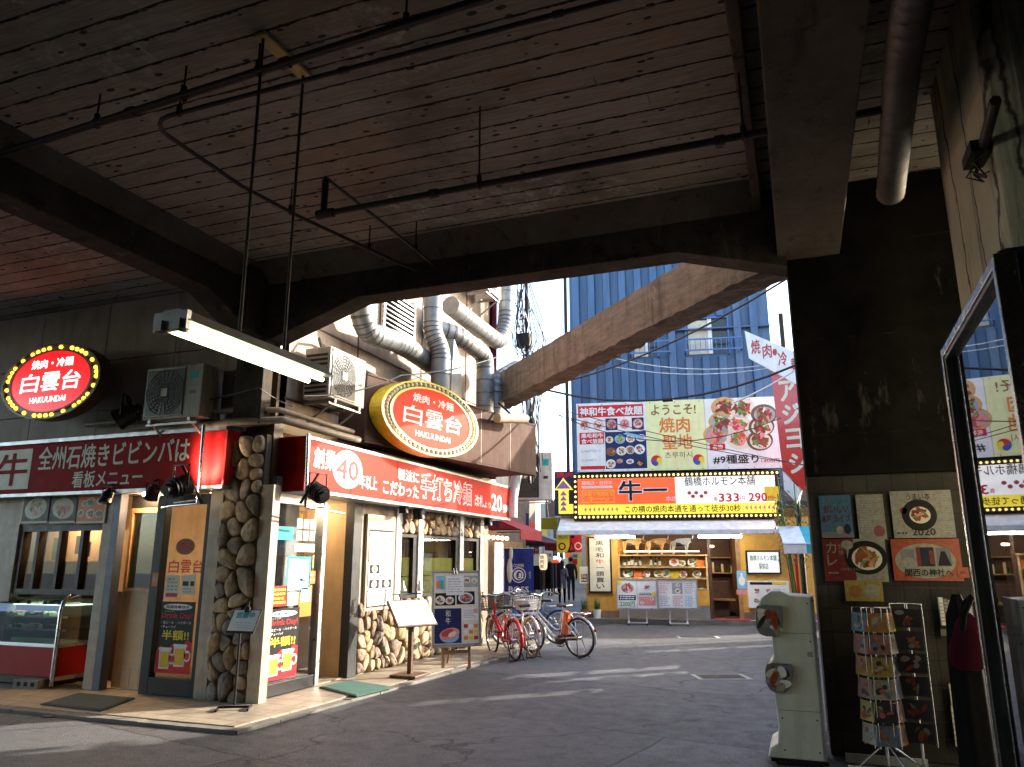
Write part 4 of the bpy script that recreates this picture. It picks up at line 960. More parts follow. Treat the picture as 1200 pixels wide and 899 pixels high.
# ------------------------------------------------------------------ zinc ducts: spiral seams as rings
def duct(pts, r, label, group='zinc ventilation ducts on the beige wall', mat='zinc', flare=None, n=18, step=.22, name='ventilation_duct'):
    pts = [Vector(p) for p in pts]; fine = [pts[0]]
    for i in range(1, len(pts) - 1):              # lobster-back elbows
        a, b_, c = pts[i - 1], pts[i], pts[i + 1]; u = (a - b_).normalized(); w = (c - b_).normalized()
        k = min(r * 1.5, (a - b_).length * .45, (c - b_).length * .45)
        for s in range(5): q = s / 4; fine.append((b_ + u * k) * (1 - q) ** 2 + b_ * 2 * q * (1 - q) + (b_ + w * k) * q ** 2)
    fine.append(pts[-1]); m = MB(); m.tube(fine, r, mat, n)
    for i in range(len(fine) - 1):
        a, c = fine[i], fine[i + 1]; l = (c - a).length; k = max(1, int(l / step)); d = (c - a).normalized()
        for s in range(k + 1): m.cyl(a + (c - a) * (s / k) - d * .007, a + (c - a) * (s / k) + d * .007, r * 1.035, 'zinc_dull' if mat == 'zinc' else mat, n, caps=False)
    return solo(m, name, label, 'duct', group)
D = lambda u, v, X: PX(u, v, X)
dA = [D(416, 366, -5.62), D(428, 389, -5.62), D(470, 402, -5.62), D(512, 432, -5.62)]
dA[0] = Vector((-5.62, dA[1].y - .35, dA[1].z + .75))
duct(dA, .165, 'long sloping zinc duct below the louvre vent, bent upward at its near end')
yB = D(516, 450, -5.3).y
dB = [Vector((-5.3, yB, D(516, 455, -5.3).z - .3)), Vector((-5.3, yB, D(518, 412, -5.3).z)), Vector((-5.42, yB - .1, D(508, 385, -5.3).z)), Vector((-5.42, yB - .1, 7.4))]
duct(dB, .16, 'upright zinc duct with a kink rising behind the top of the yellow-rimmed oval sign')
yC = 12.9
dC = [Vector((-5.4, yC, 4.2)), Vector((-5.4, yC, D(551, 405, -5.4).z)), Vector((-5.45, yC - 1.1, D(528, 385, -5.4).z)), Vector((-5.9, yC - 1.5, D(520, 378, -5.4).z + .1))]
duct(dC, .17, 'zinc duct dropping in an elbow right of the kinked upright duct')
dD = [D(528, 358, -5.5), D(545, 372, -5.5), D(585, 402, -5.5), D(593, 380, -5.5), D(594, 320, -5.5)]
duct(dD, .17, 'thick zinc duct slanting down and turning up again at the far corner of the wall')
dE = [Vector((-5.3, 13.2, 4.15)), Vector((-5.3, 13.2, D(570, 440, -5.3).z)), D(605, 432, -5.2)]
duct(dE, .17, 'short zinc duct elbow beside the end of the concrete girder')
b = MB(); b.prism(Fr((-5.18, yB + .15, 0), (0, 1, 0)), [(0, 4.3), (.42, 4.2), (.42, 4.9), (.1, 5.25)], -.28, 0, 'zinc'); solo(b, 'duct_hood', 'small tapered zinc hood between the two upright ducts', 'duct hood')
duct([D(600, 606, -5.55), D(600, 585, -5.55), D(607, 548, -5.5)], .11, 'white downpipe elbow at the far end of the red street fascia', None, 'ac_white', name='downpipe')
b = MB()
for i in range(26):
    r = random.Random(i); y = 15.0 + r.uniform(-.2, .3); b.tube([(-5.5 + r.uniform(-.3, .3), y, 7.5 + r.uniform(-.4, .8)), (-5.3 + r.uniform(-.4, .4), y, 6.6 + r.uniform(-.4, .4)), (-5.2 + r.uniform(-.3, .3), y, 5.6 + r.uniform(-.3, .3)), (-5.15 + r.uniform(-.25, .25), y - .2, 3.4 + r.uniform(-.2, .6))], .012, ('dark_metal', 'iron', 'bike_blue', 'galvanised')[i % 4], 4)
b.tube([(-5.25, 15, 3.2), (-5.3, 15, 8.6)], .05, 'iron', 8); b.box(-5.5, -5.2, 14.9, 15.1, 6.2, 6.5, 'dark_metal')
solo(b, 'cable_bundle', 'tangle of cables and a mast at the far corner of the beige wall', 'cables')
b = MB(); p = D(600, 490, -4.72); b.cyl(p + Vector((-.15, -.35, -.05)), p + Vector((.1, .45, .06)), .09, 'post_beige', 12); b.cyl(p + Vector((0, 0, .05)), p + Vector((-.3, .1, .32)), .025, 'iron', 6)
solo(b, 'floodlight', 'beige tubular floodlight on the top corner of the canopy box', 'lamp')

# ------------------------------------------------------------------ pipes and rods under the viaduct
def pipe(pts, r, label, hang=(), name='ceiling_pipe', mat='iron', top=5.2):
    t = thing(name, label, 'pipe', tuple(pts[0])); b = MB(); b.tube(pts, r, mat, 8)
    a = [Vector(p) for p in pts]
    for i in range(len(a) - 1):
        n = int((a[i + 1] - a[i]).length / 1.9)
        for k in range(1, n + 1): q = a[i] + (a[i + 1] - a[i]) * (k / (n + 1)); dd = (a[i + 1] - a[i]).normalized(); b.cyl(q - dd * .035, q + dd * .035, r * 1.4, mat, 8)
    b.build('pipe_run', t)
    for h in hang:
        h = Vector(h); b = MB(); b.cyl(h, (h.x, h.y, top), .008, mat, 6); b.torus(h, (1, 0, 0) if abs((a[1] - a[0]).normalized().x) > .5 else (0, 1, 0), r * 1.15, .008, mat, 16, 5); b.cyl((h.x, h.y, h.z + r), (h.x, h.y, h.z + r + .05), .022, mat, 8); b.build('hanger', t)
    return t
pipe([(-9, 3.90, 4.93), (-5.99, 3.82, 4.94), (-1.6, 3.63, 4.96), (2, 3.5, 4.97)], .030, 'double black pipe run crossing the near end of the board-marked ceiling', [(-4.9, 3.77, 4.94), (-4.0, 3.735, 4.945), (-3.3, 3.70, 4.95), (-2.1, 3.65, 4.955)])
b = MB(); b.tube([(-9, 3.80, 4.87), (-5.99, 3.73, 4.88), (2, 3.42, 4.91)], .016, 'iron', 6); solo(b, 'conduit', 'thin dark conduit running tight beside the double black pipe', 'conduit')
pts = [(2, 3.87, 4.93), (-3.9, 4.02, 4.95), (-4.3, 4.02, 4.95)] + [(-4.3 - .28 * math.sin(a), 4.30 - .28 * math.cos(a), 4.95) for a in (.4, .8, 1.2, 1.57)] + [(-4.55, 5.6, 4.95), (-4.1, 6.9, 4.93), (-3.6, 8.26, 4.85)]
pts = [(2, 3.87, 4.93), (-4.3, 3.90, 4.95)] + [(-4.3 - .22 * math.sin(a), 4.12 - .22 * math.cos(a), 4.95) for a in (.4, .8, 1.2, 1.57)] + [(-4.53, 5.0, 4.95), (-4.42, 5.7, 4.95), (-4.02, 7.0, 4.9), (-3.84, 7.24, 4.85)]
pipe(pts, .018, 'thin dark pipe that bends in a curve and runs on toward the cross beam', [(-4.2, 3.9, 4.95), (-4.44, 5.6, 4.95), (-4.15, 6.6, 4.92)])
pipe([(-3.6, 4.98, 4.5), (-1.5, 4.98, 4.5), (.9, 4.98, 4.5)], .028, 'long black pipe hung low across the middle of the ceiling', [(-2.15, 4.98, 4.5), (-.14, 4.98, 4.5)], top=5.2)
b = MB(); b.tube([(-3.6, 4.98, 4.5), (-3.6, 4.98, 4.82)], .03, 'iron', 8); b.cyl((-3.66, 4.98, 4.5), (-3.5, 4.98, 4.5), .042, 'iron', 8); solo(b, 'pipe_riser', 'short upright riser at the near end of the low black pipe', 'pipe')
pipe([(-3.62, 5.0, 4.85), (-3.63, 6.9, 4.88), (-3.63, 8.5, 4.9)] if False else [(-3.62, 5.0, 4.86), (-3.62, 6.2, 4.87), (-3.63, 7.22, 4.87)], .016, 'thin rusty rod slanting from the riser to the cross beam', [(-3.63, 6.7, 4.87)])
duct([(.78, 3.4, 4.50), (.80, 4.4, 4.50), (.92, 6.3, 4.52)], .105, 'dull spiral duct slung in the dark gap left of the concrete pier', None, step=.12, mat='zinc_dull')
b = MB(); b.tube([(1.16, 4.2, 3.98), (1.20, 4.7, 3.98)], .03, 'iron', 6); b.box(1.13, 1.235, 4.68, 4.92, 3.95, 4.02, 'dark_metal')
for i in range(7): r = random.Random(i); b.tube([(1.2, 4.72 + .02 * i, 3.95), (1.16 + r.uniform(-.05, .02), 4.72 + r.uniform(-.1, .15), 3.86), (1.2, 4.74 + r.uniform(-.08, .1), 3.80)], .006, 'dark_metal', 4)
solo(b, 'cable_clamp', 'black clamp with loose wire ends high on the cracked pier', 'clamp')
# yellow board on the soffit, two rods, tube lamp
bd = MB(); a = PZ(306, 46, 5.15); c = PZ(358, 94, 5.15); dd = (c - a).normalized(); q = Fr((a.x, a.y, 5.165), dd, Vector((-dd.y, dd.x, 0)))
bd.fbox(q, -.02, (c - a).length + .02, -.05, .05, 0, .03, 'yellow_board'); solo(bd, 'ceiling_board', 'yellow wooden board fixed under the ceiling carrying two long rods', 'board', bevel=.004)
XL = -3.22; f0 = PX(200, 383, XL); f1 = PX(374, 436, XL); zl = .5 * (f0.z + f1.z)
t = thing('tube_lamp', 'lit fluorescent tube lamp hanging on two long rods from the ceiling', 'lamp', (XL, (f0.y + f1.y) / 2, zl))
b = MB(); q = Fr((XL, 0, zl), (0, 1, 0)); y0, y1 = f0.y, f1.y
hs = Fr((XL, y0, zl), (1, 0, 0))
b.prism(hs, [(-.13, -.01), (.13, -.01), (.06, .07), (-.06, .07)], 0, -(y1 - y0), 'galvanised'); b.build('housing', t, bevel=.004)
b = MB()
for dx in (-.06, .06): b.cyl((XL + dx, y0 + .05, zl - .035), (XL + dx, y1 - .04, zl - .035), .017, 'tube_light', 10)
b.build('tube', t)
b = MB(); b.box(XL - .12, XL + .12, y0 - .01, y0 + .02, zl - .06, zl + .05, 'galvanised'); b.box(XL - .09, XL - .04, y0 - .03, y0 + .05, zl - .06, zl + .0, 'galvanised'); b.box(XL + .04, XL + .09, y0 - .03, y0 + .05, zl - .06, zl + .0, 'galvanised'); b.build('end_cap', t)
b = MB()
b.cyl((a.x, a.y + .02, 5.165), (XL, a.y + .02, zl + .06), .011, 'iron', 6); b.cyl((c.x, c.y - .03, 5.165), (XL, c.y - .03, zl + .06), .011, 'iron', 6); b.build('rod', t)
# hanging rods of the soffit
for i, (u, v, v2) in enumerate(((583, 92, 215), (444, 290, 325))):
    pass

# ------------------------------------------------------------------ spotlights on the fascias
def spotlight(label, loc, aim, s=1.0, arm=None, lit=False, group='spotlights along the red fascias'):
    t = thing('spotlight', label, 'spotlight', tuple(loc), group); p = Vector(loc); d = Vector(aim).normalized()
    b = MB(); b.cyl(p - d * .09 * s, p + d * .06 * s, .062 * s, 'dark_metal', 14, .085 * s); b.cyl(p - d * .13 * s, p - d * .09 * s, .045 * s, 'dark_metal', 12)
    for k in range(3): b.cyl(p - d * (.075 - .03 * k) * s, p - d * (.066 - .03 * k) * s, .08 * s, 'dark_metal', 14)
    b.build('lamp_body', t)
    b = MB(); b.cyl(p + d * .055 * s, p + d * .063 * s, .078 * s, 'spot_lens' if lit else 'glass', 14); b.build('lens', t)
    b = MB(); x = d.cross(Vector((0, 0, 1))); x = (x if x.length > .1 else Vector((1, 0, 0))).normalized() * .085 * s
    top = p + Vector((0, 0, .16 * s)); b.tube([p + x, top + x, top - x, p - x], .009 * s, 'dark_metal', 5); b.tube([top, Vector(arm) if arm else top + Vector((0, .1, .05))], .012 * s, 'dark_metal', 6); b.build('yoke', t)
    return t
def fpt(u, v, Y): return PY(u, v, Y)
spotlight('small black spotlight hanging over the orange menu photo', fpt(125, 584, 7.2), (.0, -.3, -1), .95)
spotlight('small greenish spotlight hanging over the doorway with the yellow window', fpt(178, 580, 7.2), (.05, -.25, -1), 1.0)
spotlight('large round floodlight on a frame in front of the red fascia end', fpt(211, 570, 6.85), (.15, .9, .30), 1.55, tuple(fpt(237, 590, 7.1)), True)
spotlight('floodlight clamped to the white bracket at the near end of the sunlit fascia', PX(372, 577, -5.35), (-.85, .35, .35), 1.4, tuple(PX(352, 590, -5.45)), False)
spotlight('black spotlight under the fascia over the left stone-framed window', PX(473, 597, -5.72), (0, .1, -1), .9)
spotlight('black spotlight under the fascia over the middle stone-framed window', PX(491, 603, -5.72), (0, .1, -1), 1.15)
spotlight('small spotlight under the far end of the sunlit fascia', PX(572, 612, -5.72), (0, .1, -1), 1.0)
spotlight('dark floodlight on the wall between the oval sign and the dingy air conditioner', fpt(146, 488, 7.2), (-.7, -.4, -.5), 1.7, tuple(fpt(150, 478, 7.42)))
def post_bracket(u, v0, v1, mk_, label, loc):
    b = MB(); p0 = mk_(u[0], v0); p1 = mk_(u[1], v1); b.cyl(p0, p1, .022, 'chrome', 8); d = (p1 - p0)
    for k in range(9): q = p0 + d * (k + .5) / 9; b.ball(q + Vector((.012, -.018, 0)), .01, 'dark_metal', 6, 4)
    b.tube([p1, p1 + loc, p1 + loc * 1.6 + Vector((0, .12, 0))], .014, 'chrome', 6); b.tube([p1 + Vector((0, .05, .05)), p1 + loc + Vector((0, .05, .04))], .012, 'chrome', 6)
    solo(b, 'sign_bracket', label, 'bracket')
post_bracket((239, 232), 498, 590, lambda u, v: PY(u, v, 7.12), 'chrome drilled bracket in front of the right end of the dark fascia', Vector((-.42, 0, -.02)))
post_bracket((361, 358), 508, 594, lambda u, v: PX(u, v, -5.52), 'chrome drilled bracket at the near end of the sunlit fascia', Vector((.02, .42, -.02)))

# ------------------------------------------------------------------ refrigerated showcase
t = thing('showcase', 'refrigerated glass showcase with a red base and bent steel frame at the shop window', 'showcase', (-9.9, 7.7, .05))
x0, x1, y0, y1 = -11.2, -9.0, 7.42, 7.98
b = MB(); b.box(x0, x1, y0, y1, .16, .52, 'case_red'); b.box(x0, x1 - .02, y0 + .03, y1, .06, .158, 'dark_metal'); b.build('base', t, bevel=.006)
b = MB(); b.box(x0, x1 + .012, y0 - .012, y1, .522, .565, 'aluminium'); b.box(x1 - .01, x1 + .012, y0, y1, .12, .17, 'aluminium'); b.box(x0, x1, y1 - .03, y1, .565, 1.1, 'dark_metal'); b.box(x0, x1, y0 + .26, y1, 1.12, 1.17, 'dark_metal'); b.build('trim', t, bevel=.004)
b = MB()
for z in (.72, .88): b.box(x0, x1 - .02, y0 + .1, y1 - .04, z, z + .012, 'case_glass'); b.box(x0, x1 - .02, y0 + .1, y0 + .115, z - .006, z + .018, 'aluminium')
b.build('shelf', t)
b = MB(); b.box(x0, x1 - .02, y0 + .16, y1 - .04, 1.03, 1.04, 'case_light'); b.build('lit_shelf', t)
b = MB()
prof = [(y0 + .01, .565), (y0 + .01, .95), (y0 + .05, 1.05), (y0 + .14, 1.11), (y0 + .26, 1.13)]
for i in range(4): b.add([(x0, *prof[i]), (x1 - .02, *prof[i]), (x1 - .02, *prof[i + 1]), (x0, *prof[i + 1])], [(0, 1, 2, 3)], 'case_glass', True)
b.add([(x1 - .008, y, z) for y, z in prof] + [(x1 - .008, y1 - .03, 1.13), (x1 - .008, y1 - .03, .565)], [(0, 1, 2, 3, 4, 5, 6)], 'case_glass'); b.build('glass', t)
b = MB(); b.tube([(x1 + .005, y0 - .02, .07), (x1 + .005, y0 - .02, .98), (x1 + .005, y0, 1.08), (x1 + .005, y0 + .07, 1.15), (x1 + .005, y0 + .18, 1.185), (x1 + .005, y0 + .46, 1.19)], .028, 'chrome', 10); b.build('frame', t)
for i in range(10):
    r = random.Random(50 + i); lv = i % 3; z = (1.042, .893, .733)[lv]; x = -10.1 + (i // 3) * .30 + r.uniform(-.04, .04); y = 7.66 + r.uniform(-.02, .04); b = MB()
    col = ('print_meat_dark', 'print_meat', 'print_green', 'machine_white')[i % 4]
    b.box(x - .10, x + .10, y - .08, y + .08, z, z + .03, 'machine_white' if i % 2 else 'black_plastic')
    for k in range(8): b.ball((x + r.uniform(-.07, .07), y + r.uniform(-.05, .05), z + .035), (.035, .03, .018), col, 7, 5)
    solo(b, 'food_tray', '%s food tray, %s on the %s shelf of the showcase' % (('white', 'black')[(i + 1) % 2] + (' dark meat', ' red meat', ' leafy', ' pale')[i % 4], ('first', 'second', 'third', 'fourth')[i // 3], ('lit top', 'middle', 'bottom')[lv]), 'food tray', 'food trays in the showcase')
    b = MB(); b.fbox(Fr((x, 7.53 + .02 * (i % 2), z), (1, 0, 0), (0, .2, 1)), -.04, .04, .0, .05, 0, .003, 'print_white'); solo(b, 'price_card', 'white price card before the %s tray of the %s shelf in the showcase' % (('first', 'second', 'third', 'fourth')[i // 3], ('lit top', 'middle', 'bottom')[lv]), 'price card', 'price cards in the showcase')
b = MB(); p = PZ(33, 806, .05); q = Fr((p.x - .2, p.y - .06, .047), (1, .08, 0), (0, 0, 1))
b.fbox(q, 0, .39, 0, .10, -.19, 0, 'concrete_block')
for a in (.06, .17, .28): b.fbox(q, a, a + .06, .025, .075, -.001, .003, 'grate_hole')
solo(b, 'concrete_block', 'grey hollow concrete block on the pavement before the showcase', 'block', bevel=.008)

# ------------------------------------------------------------------ door mats
def door_mat(cs, mat, label):
    b = MB(); pts = [PZ(u, v, .05) for u, v in cs]; c = sum(pts, Vector()) / 4
    b.prism(WORLDXY, [(p.x, p.y) for p in pts], .047, .062, mat)
    ins = [c + (p - c) * .93 for p in pts]
    b.prism(WORLDXY, [(p.x, p.y) for p in ins], .0622, .068, mat); solo(b, 'door_mat', label, 'door mat', bevel=.003)
door_mat([(47, 826), (118, 834), (158, 819), (92, 813)], 'mat_grey', 'dark grey door mat before the recessed doorway by the showcase')
door_mat([(374, 806), (418, 817), (461, 806), (410, 798)], 'mat_green', 'green door mat at the open street doorway')

# ------------------------------------------------------------------ stands on the pavement
sp = PZ(274, 832, .045)
t = thing('menu_stand', 'thin black stand with a clipped white sheet in green lettering before the stone pillar', 'menu stand', tuple(sp))
b = MB(); u = Vector((.86, .5, 0)).normalized(); w = Vector((-u.y, u.x, 0))
b.tube([sp + Vector((0, 0, .05)), sp + Vector((0, 0, .80))], .014, 'dark_metal', 8); b.build('pole', t)
b = MB(); b.tube([sp + u * .16 + Vector((0, 0, .03)), sp - u * .16 + Vector((0, 0, .03))], .014, 'dark_metal', 6)
for s in (-1, 1): b.tube([sp + u * .16 * s + w * .14 + Vector((0, 0, .016)), sp + u * .16 * s + Vector((0, 0, .03)), sp + u * .16 * s - w * .14 + Vector((0, 0, .016))], .014, 'dark_metal', 6)
b.build('foot', t)
q = Fr(sp + Vector((-.17, -.03, .80)), (1, .06, 0), (0, .45, .9))
b = MB(); b.fbox(q, 0, .36, -.01, .26, -.012, 0, 'dark_metal'); b.build('clipboard', t)
b = MB(); b.fbox(q, .012, .348, .012, .25, .001, .004, 'print_white')
b.text(q, '営業中', .06, .155, .30, .225, .006, 'print_teal', .04); lines(b, q, .08, .03, .33, .12, .006, 'print_grey', 3, .15, 2); b.build('paper', t)
b = MB(); b.fbox(q, .15, .21, .225, .28, .005, .02, 'dark_metal'); b.tube([q(.165, .27, .02), q(.18, .33, .03), q(.195, .27, .02)], .006, 'dark_metal', 5); b.build('clip', t)

sp = PZ(480, 797, .0)
t = thing('menu_lectern', 'brown pole lectern with a blank white tilted board and two small lamps', 'menu stand', tuple(sp))
b = MB(); b.box(sp.x - .2, sp.x + .2, sp.y - .22, sp.y + .22, .048, .085, 'dark_wood'); b.build('foot', t, bevel=.008)
b = MB(); b.box(sp.x - .032, sp.x + .032, sp.y - .032, sp.y + .032, .085, .78, 'dark_wood'); b.build('pole', t, bevel=.006)
q = Fr(sp + Vector((-.03, -.34, .74)), (.42, .91, 0), Vector((-.46, .21, .62)))
u_ = q.u
b = MB(); b.fbox(q, 0, .70, -.02, .42, -.03, 0, 'dark_wood'); b.build('board', t, bevel=.006); b = MB(); b.fbox(q, .02, .68, .0, .40, .001, .005, 'print_white'); b.build('paper', t)
b = MB(); b.tube([q(.25, .40, -.015), q(.25, .52, .0), q(.65, .52, .0)], .012, 'dark_metal', 6); b.tube([q(.25, .52, 0), q(.12, .50, .02)], .01, 'dark_metal', 6); b.build('lamp_rail', t)
for a in (.30, .60):
    b = MB(); p0 = q(a, .53, .03); b.cyl(p0 + Vector((0, 0, .11)), p0 + q.n * .02, .022, 'ac_white', 10, .052); b.cyl(p0 + Vector((0, 0, .10)), p0 + Vector((0, 0, .16)), .02, 'ac_white', 8); b.build('lamp', t)

# easel board with printed menus
e0 = PZ(515, 787, 0); e1 = PZ(555, 785, 0); eu = (e1 - e0).normalized()
t = thing('easel_board', 'framed menu easel on wooden legs covered in meat pictures beside the bicycles', 'menu board', tuple((e0 + e1) / 2))
up = Vector((-eu.y * .10, eu.x * .10, 1)).normalized(); q = Fr(e0 + Vector((0, 0, .02)), eu, up); wl = (e1 - e0).length
b = MB()
for a in (.06, wl - .06): b.fbox(q, a - .022, a + .022, 0, .42, -.04, -.005, 'wood')
b.fbox(q, .06, wl - .06, .22, .27, -.035, -.006, 'wood'); b.build('easel_frame', t, bevel=.004)
b = MB(); back = Vector((-eu.y, eu.x, 0)) * .55; b.cyl(q(wl / 2, .85, -.03), q(wl / 2, 0, 0) + back + Vector((0, 0, .0)), .02, 'wood', 6); b.build('rear_leg', t)
bw0, bw1, bh0, bh1 = -.10, wl + .10, .34, 1.42
b = MB(); b.fbox(q, bw0, bw1, bh0, bh1, -.004, .03, 'print_grey'); b.build('panel', t)
b = MB()
for a0_, a1_, b0_, b1_ in ((bw0 - .025, bw1 + .025, bh0 - .025, bh0), (bw0 - .025, bw1 + .025, bh1, bh1 + .025), (bw0 - .025, bw0, bh0, bh1), (bw1, bw1 + .025, bh0, bh1)): b.fbox(q, a0_, a1_, b0_, b1_, -.006, .04, 'aluminium')
b.build('frame', t)
b = MB(); c = .032; X = lambda x: bw0 + (bw1 - bw0) * x; Z = lambda z: bh0 + (bh1 - bh0) * z
b.rect(q, X(.01), Z(.02), X(.99), Z(.99), c - .0005, 'print_cream')
photo(b, q, X(.04), Z(.54), X(.47), Z(.71), c, 61, 'print_black', 2); photo(b, q, X(.50), Z(.55), X(.90), Z(.73), c, 63, 'print_black', 1); photo(b, q, X(.66), Z(.79), X(.97), Z(.95), c, 66, 'print_grey', 2)
b.rect(q, X(.06), Z(.76), X(.24), Z(.95), c, 'print_sky'); b.ell(q, X(.11), Z(.83), .035, .06, c + .001, 'print_orange', 14); b.ell(q, X(.18), Z(.83), .03, .07, c + .001, 'print_teal', 14)
b.rect(q, X(.02), Z(.03), X(.60), Z(.50), c, 'print_navy'); b.ell(q, X(.34), Z(.12), .15, .09, c + .001, 'print_sky', 20); b.ell(q, X(.34), Z(.155), .16, .085, c + .002, 'print_pink', 22, .2); b.ell(q, X(.30), Z(.17), .10, .05, c + .003, 'print_meat', 16, .3); b.ell(q, X(.40), Z(.15), .07, .035, c + .0035, 'print_cream', 16, .4)
b.text(q, '和牛', X(.26), Z(.28), X(.36), Z(.48), c + .002, 'print_white', .01, vert=True); b.text(q, '炭火焼', X(.14), Z(.16), X(.20), Z(.28), c + .002, 'print_cream', 0, vert=True) if False else None
b.rect(q, X(.63), Z(.34), X(.97), Z(.50), c, 'print_white'); lines(b, q, X(.65), Z(.36), X(.95), Z(.48), c + .001, 'print_grey', 5, .4, 4); b.rect(q, X(.88), Z(.43), X(.96), Z(.49), c + .002, 'print_pink')
b.rect(q, X(.63), Z(.05), X(.97), Z(.31), c, 'print_cream')
for i in range(9): b.rect(q, X(.65 + .11 * (i % 3)), Z(.07 + .08 * (i // 3)), X(.74 + .11 * (i % 3)), Z(.12 + .08 * (i // 3)), c + .001, ('print_orange', 'print_yellow', 'print_red', 'print_white')[i % 4])
b.build('menu_print', t)
b = MB(); b.fbox(q, X(.27), X(.66), Z(.68), Z(.95), .037, .041, 'print_white'); lines(b, q, X(.31), Z(.71), X(.62), Z(.92), .0425, 'print_grey', 6, .3, 5)
solo(b, 'notice', 'white handwritten notice clipped over the top of the menu easel', 'notice')
b = MB()
for a in (X(.44), X(.50)): b.tube([q(a, bh1 + .06, .02), q(a, bh1 - .03, .05)], .012, 'black_plastic', 6)
b.build('clip', t)

# the lit floodlight before the dark fascia really throws light on it
sp_ = bpy.data.lights.new('floodlight', 'SPOT'); sp_.energy = 70; sp_.color = (1, .72, .45); sp_.spot_size = R(75); sp_.spot_blend = .8; sp_.shadow_soft_size = .08
so_ = bpy.data.objects.new('floodlight_beam', sp_); COL.objects.link(so_); p_ = PY(211, 570, 6.85) + Vector((.03, .14, .06)); so_.location = p_; so_.rotation_euler = (Vector((.02, -.55, -.40))).to_track_quat('Z', 'Y').to_euler()
# ------------------------------------------------------------------ the far shop, facing the camera
PH = R(10); fd = Vector((math.cos(PH), math.sin(PH), 0)); f0 = PZ(690, 729, .0)
FS = Fr(f0, fd, (0, 0, 1))
def fp(u, v, off=0.0):
    p = PPL(u, v, FS(0, 0, off), FS.n); a, b, c = FS.inv(p); return a, b
print('far', f0, fp(690, 729), fp(913, 731), fp(660, 605, .5), fp(915, 608, .5), fp(677, 471, .3), fp(912, 467, .3), fp(677, 551, .3), fp(914, 551, .3))
b = MB(); b.fbox(FS, -1.0, 9, .0, .12, -.3, .5, 'kerb_stone'); o = b.build('far_kerb'); o['kind'] = 'structure'
t = thing('barbecue_shop', 'yellow-walled barbecue shop with an open display front across the street', 'shop', tuple(FS(2.5, 0, -1)))
a_dl = fp(724, 660)[0]; a_dr = fp(829, 660)[0]; a_do = fp(868, 660)[0]
b = MB(); b.fbox(FS, -.05, a_dl, .12, 3.0, -.2, 0, 'yellow_wall'); b.fbox(FS, -.06, a_dl, .121, .30, 0, .02, 'building_brown'); b.fbox(FS, -.05, .0, .12, 3, -4, -.2, 'yellow_wall'); b.build('wall', t)
b = MB(); b.fbox(FS, a_do, 6.2, .12, 3.0, -.2, 0, 'yellow_wall'); b.fbox(FS, a_do, 6.2, .121, .30, 0, .02, 'building_brown'); b.build('wall', t)
b = MB(); b.fbox(FS, a_dl, 6.2, .12, 3.0, -3.2, -3.0, 'dark_wood'); b.fbox(FS, a_dl, a_dl + .05, .12, 3, -3, -.2, 'yellow_wall'); b.fbox(FS, -.05, 6.2, 2.75, 3.0, -3, .0, 'rim_brown'); b.fbox(FS, a_do, a_do + .1, .12, 2.75, -3, -.2, 'dark_wood'); b.build('interior', t)
b = MB(); b.fbox(FS, a_do - .10, a_do, .12, 2.6, -.18, .01, 'wood'); b.fbox(FS, a_dr + .02, a_dr + .10, .12, 2.6, -.18, .0, 'dark_wood'); b.fbox(FS, a_dr + .1, a_do - .1, .55, .60, -1.2, -.9, 'wood'); b.fbox(FS, a_dr + .1, a_dr + .6, .12, 1.05, -1.5, -1.2, 'dark_wood')
for z in (1.25, 1.7): b.fbox(FS, a_dr + .1, a_do, z, z + .03, -2.9, -2.5, 'wood')
for i in range(9): r = random.Random(i); b.cyl(FS(a_dr + .15 + .09 * i, 1.28, -2.7), FS(a_dr + .15 + .09 * i, 1.28 + r.uniform(.15, .3), -2.7), .035, ('bottle_brown', 'bottle_green', 'print_cream')[i % 3], 8)
b.build('doorway', t)
b = MB(); b.fbox(FS, a_dr + .14, a_dr + .3, 2.0, 2.05, -2, -1.5, 'ceiling_lamp'); b.build('ceiling_lamp', t)
b = MB(); b.fbox(FS, a_dl + .4, a_dr - .3, 2.60, 2.64, -.9, -.7, 'ceiling_lamp'); b.build('ceiling_lamp', t)
b = MB(); b.fbox(FS, a_dl + .2, a_dr - .2, 1.86, 1.88, -.12, -.08, 'ceiling_lamp'); b.build('ceiling_lamp', t)
# display shelf
zt = fp(775, 650)[1]; zs1 = fp(775, 664)[1]; zs2 = fp(775, 677)[1]
d = thing('display_shelf', 'pale wooden display shelf of the barbecue shop holding plates and bottles', 'shelf', tuple(FS((a_dl + a_dr) / 2, .12, 0)))
b = MB(); b.fbox(FS, a_dl, a_dr, .45, zt, -.32, -.28, 'pale_wood'); b.fbox(FS, a_dl, a_dl + .05, .45, zt, -.28, .04, 'pale_wood'); b.fbox(FS, a_dr - .05, a_dr, .45, zt, -.28, .04, 'pale_wood'); b.build('back', d)
for z, n in ((zt, 'top'), (zs1, 'shelf'), (zs2, 'shelf'), (.9, 'shelf')):
    b = MB(); b.fbox(FS, a_dl - (.02 if n == 'top' else -.052), a_dr + (.02 if n == 'top' else -.052), z - .035, z, -.27, .08, 'pale_wood'); b.build('shelf', d, bevel=.004)
b = MB(); b.fbox(FS, a_dl, a_dr, .45, .86, -.27, .06, 'yellow_wall'); b.fbox(FS, a_dl, a_dr, .121, .449, -.27, .04, 'aluminium'); b.build('base', d)
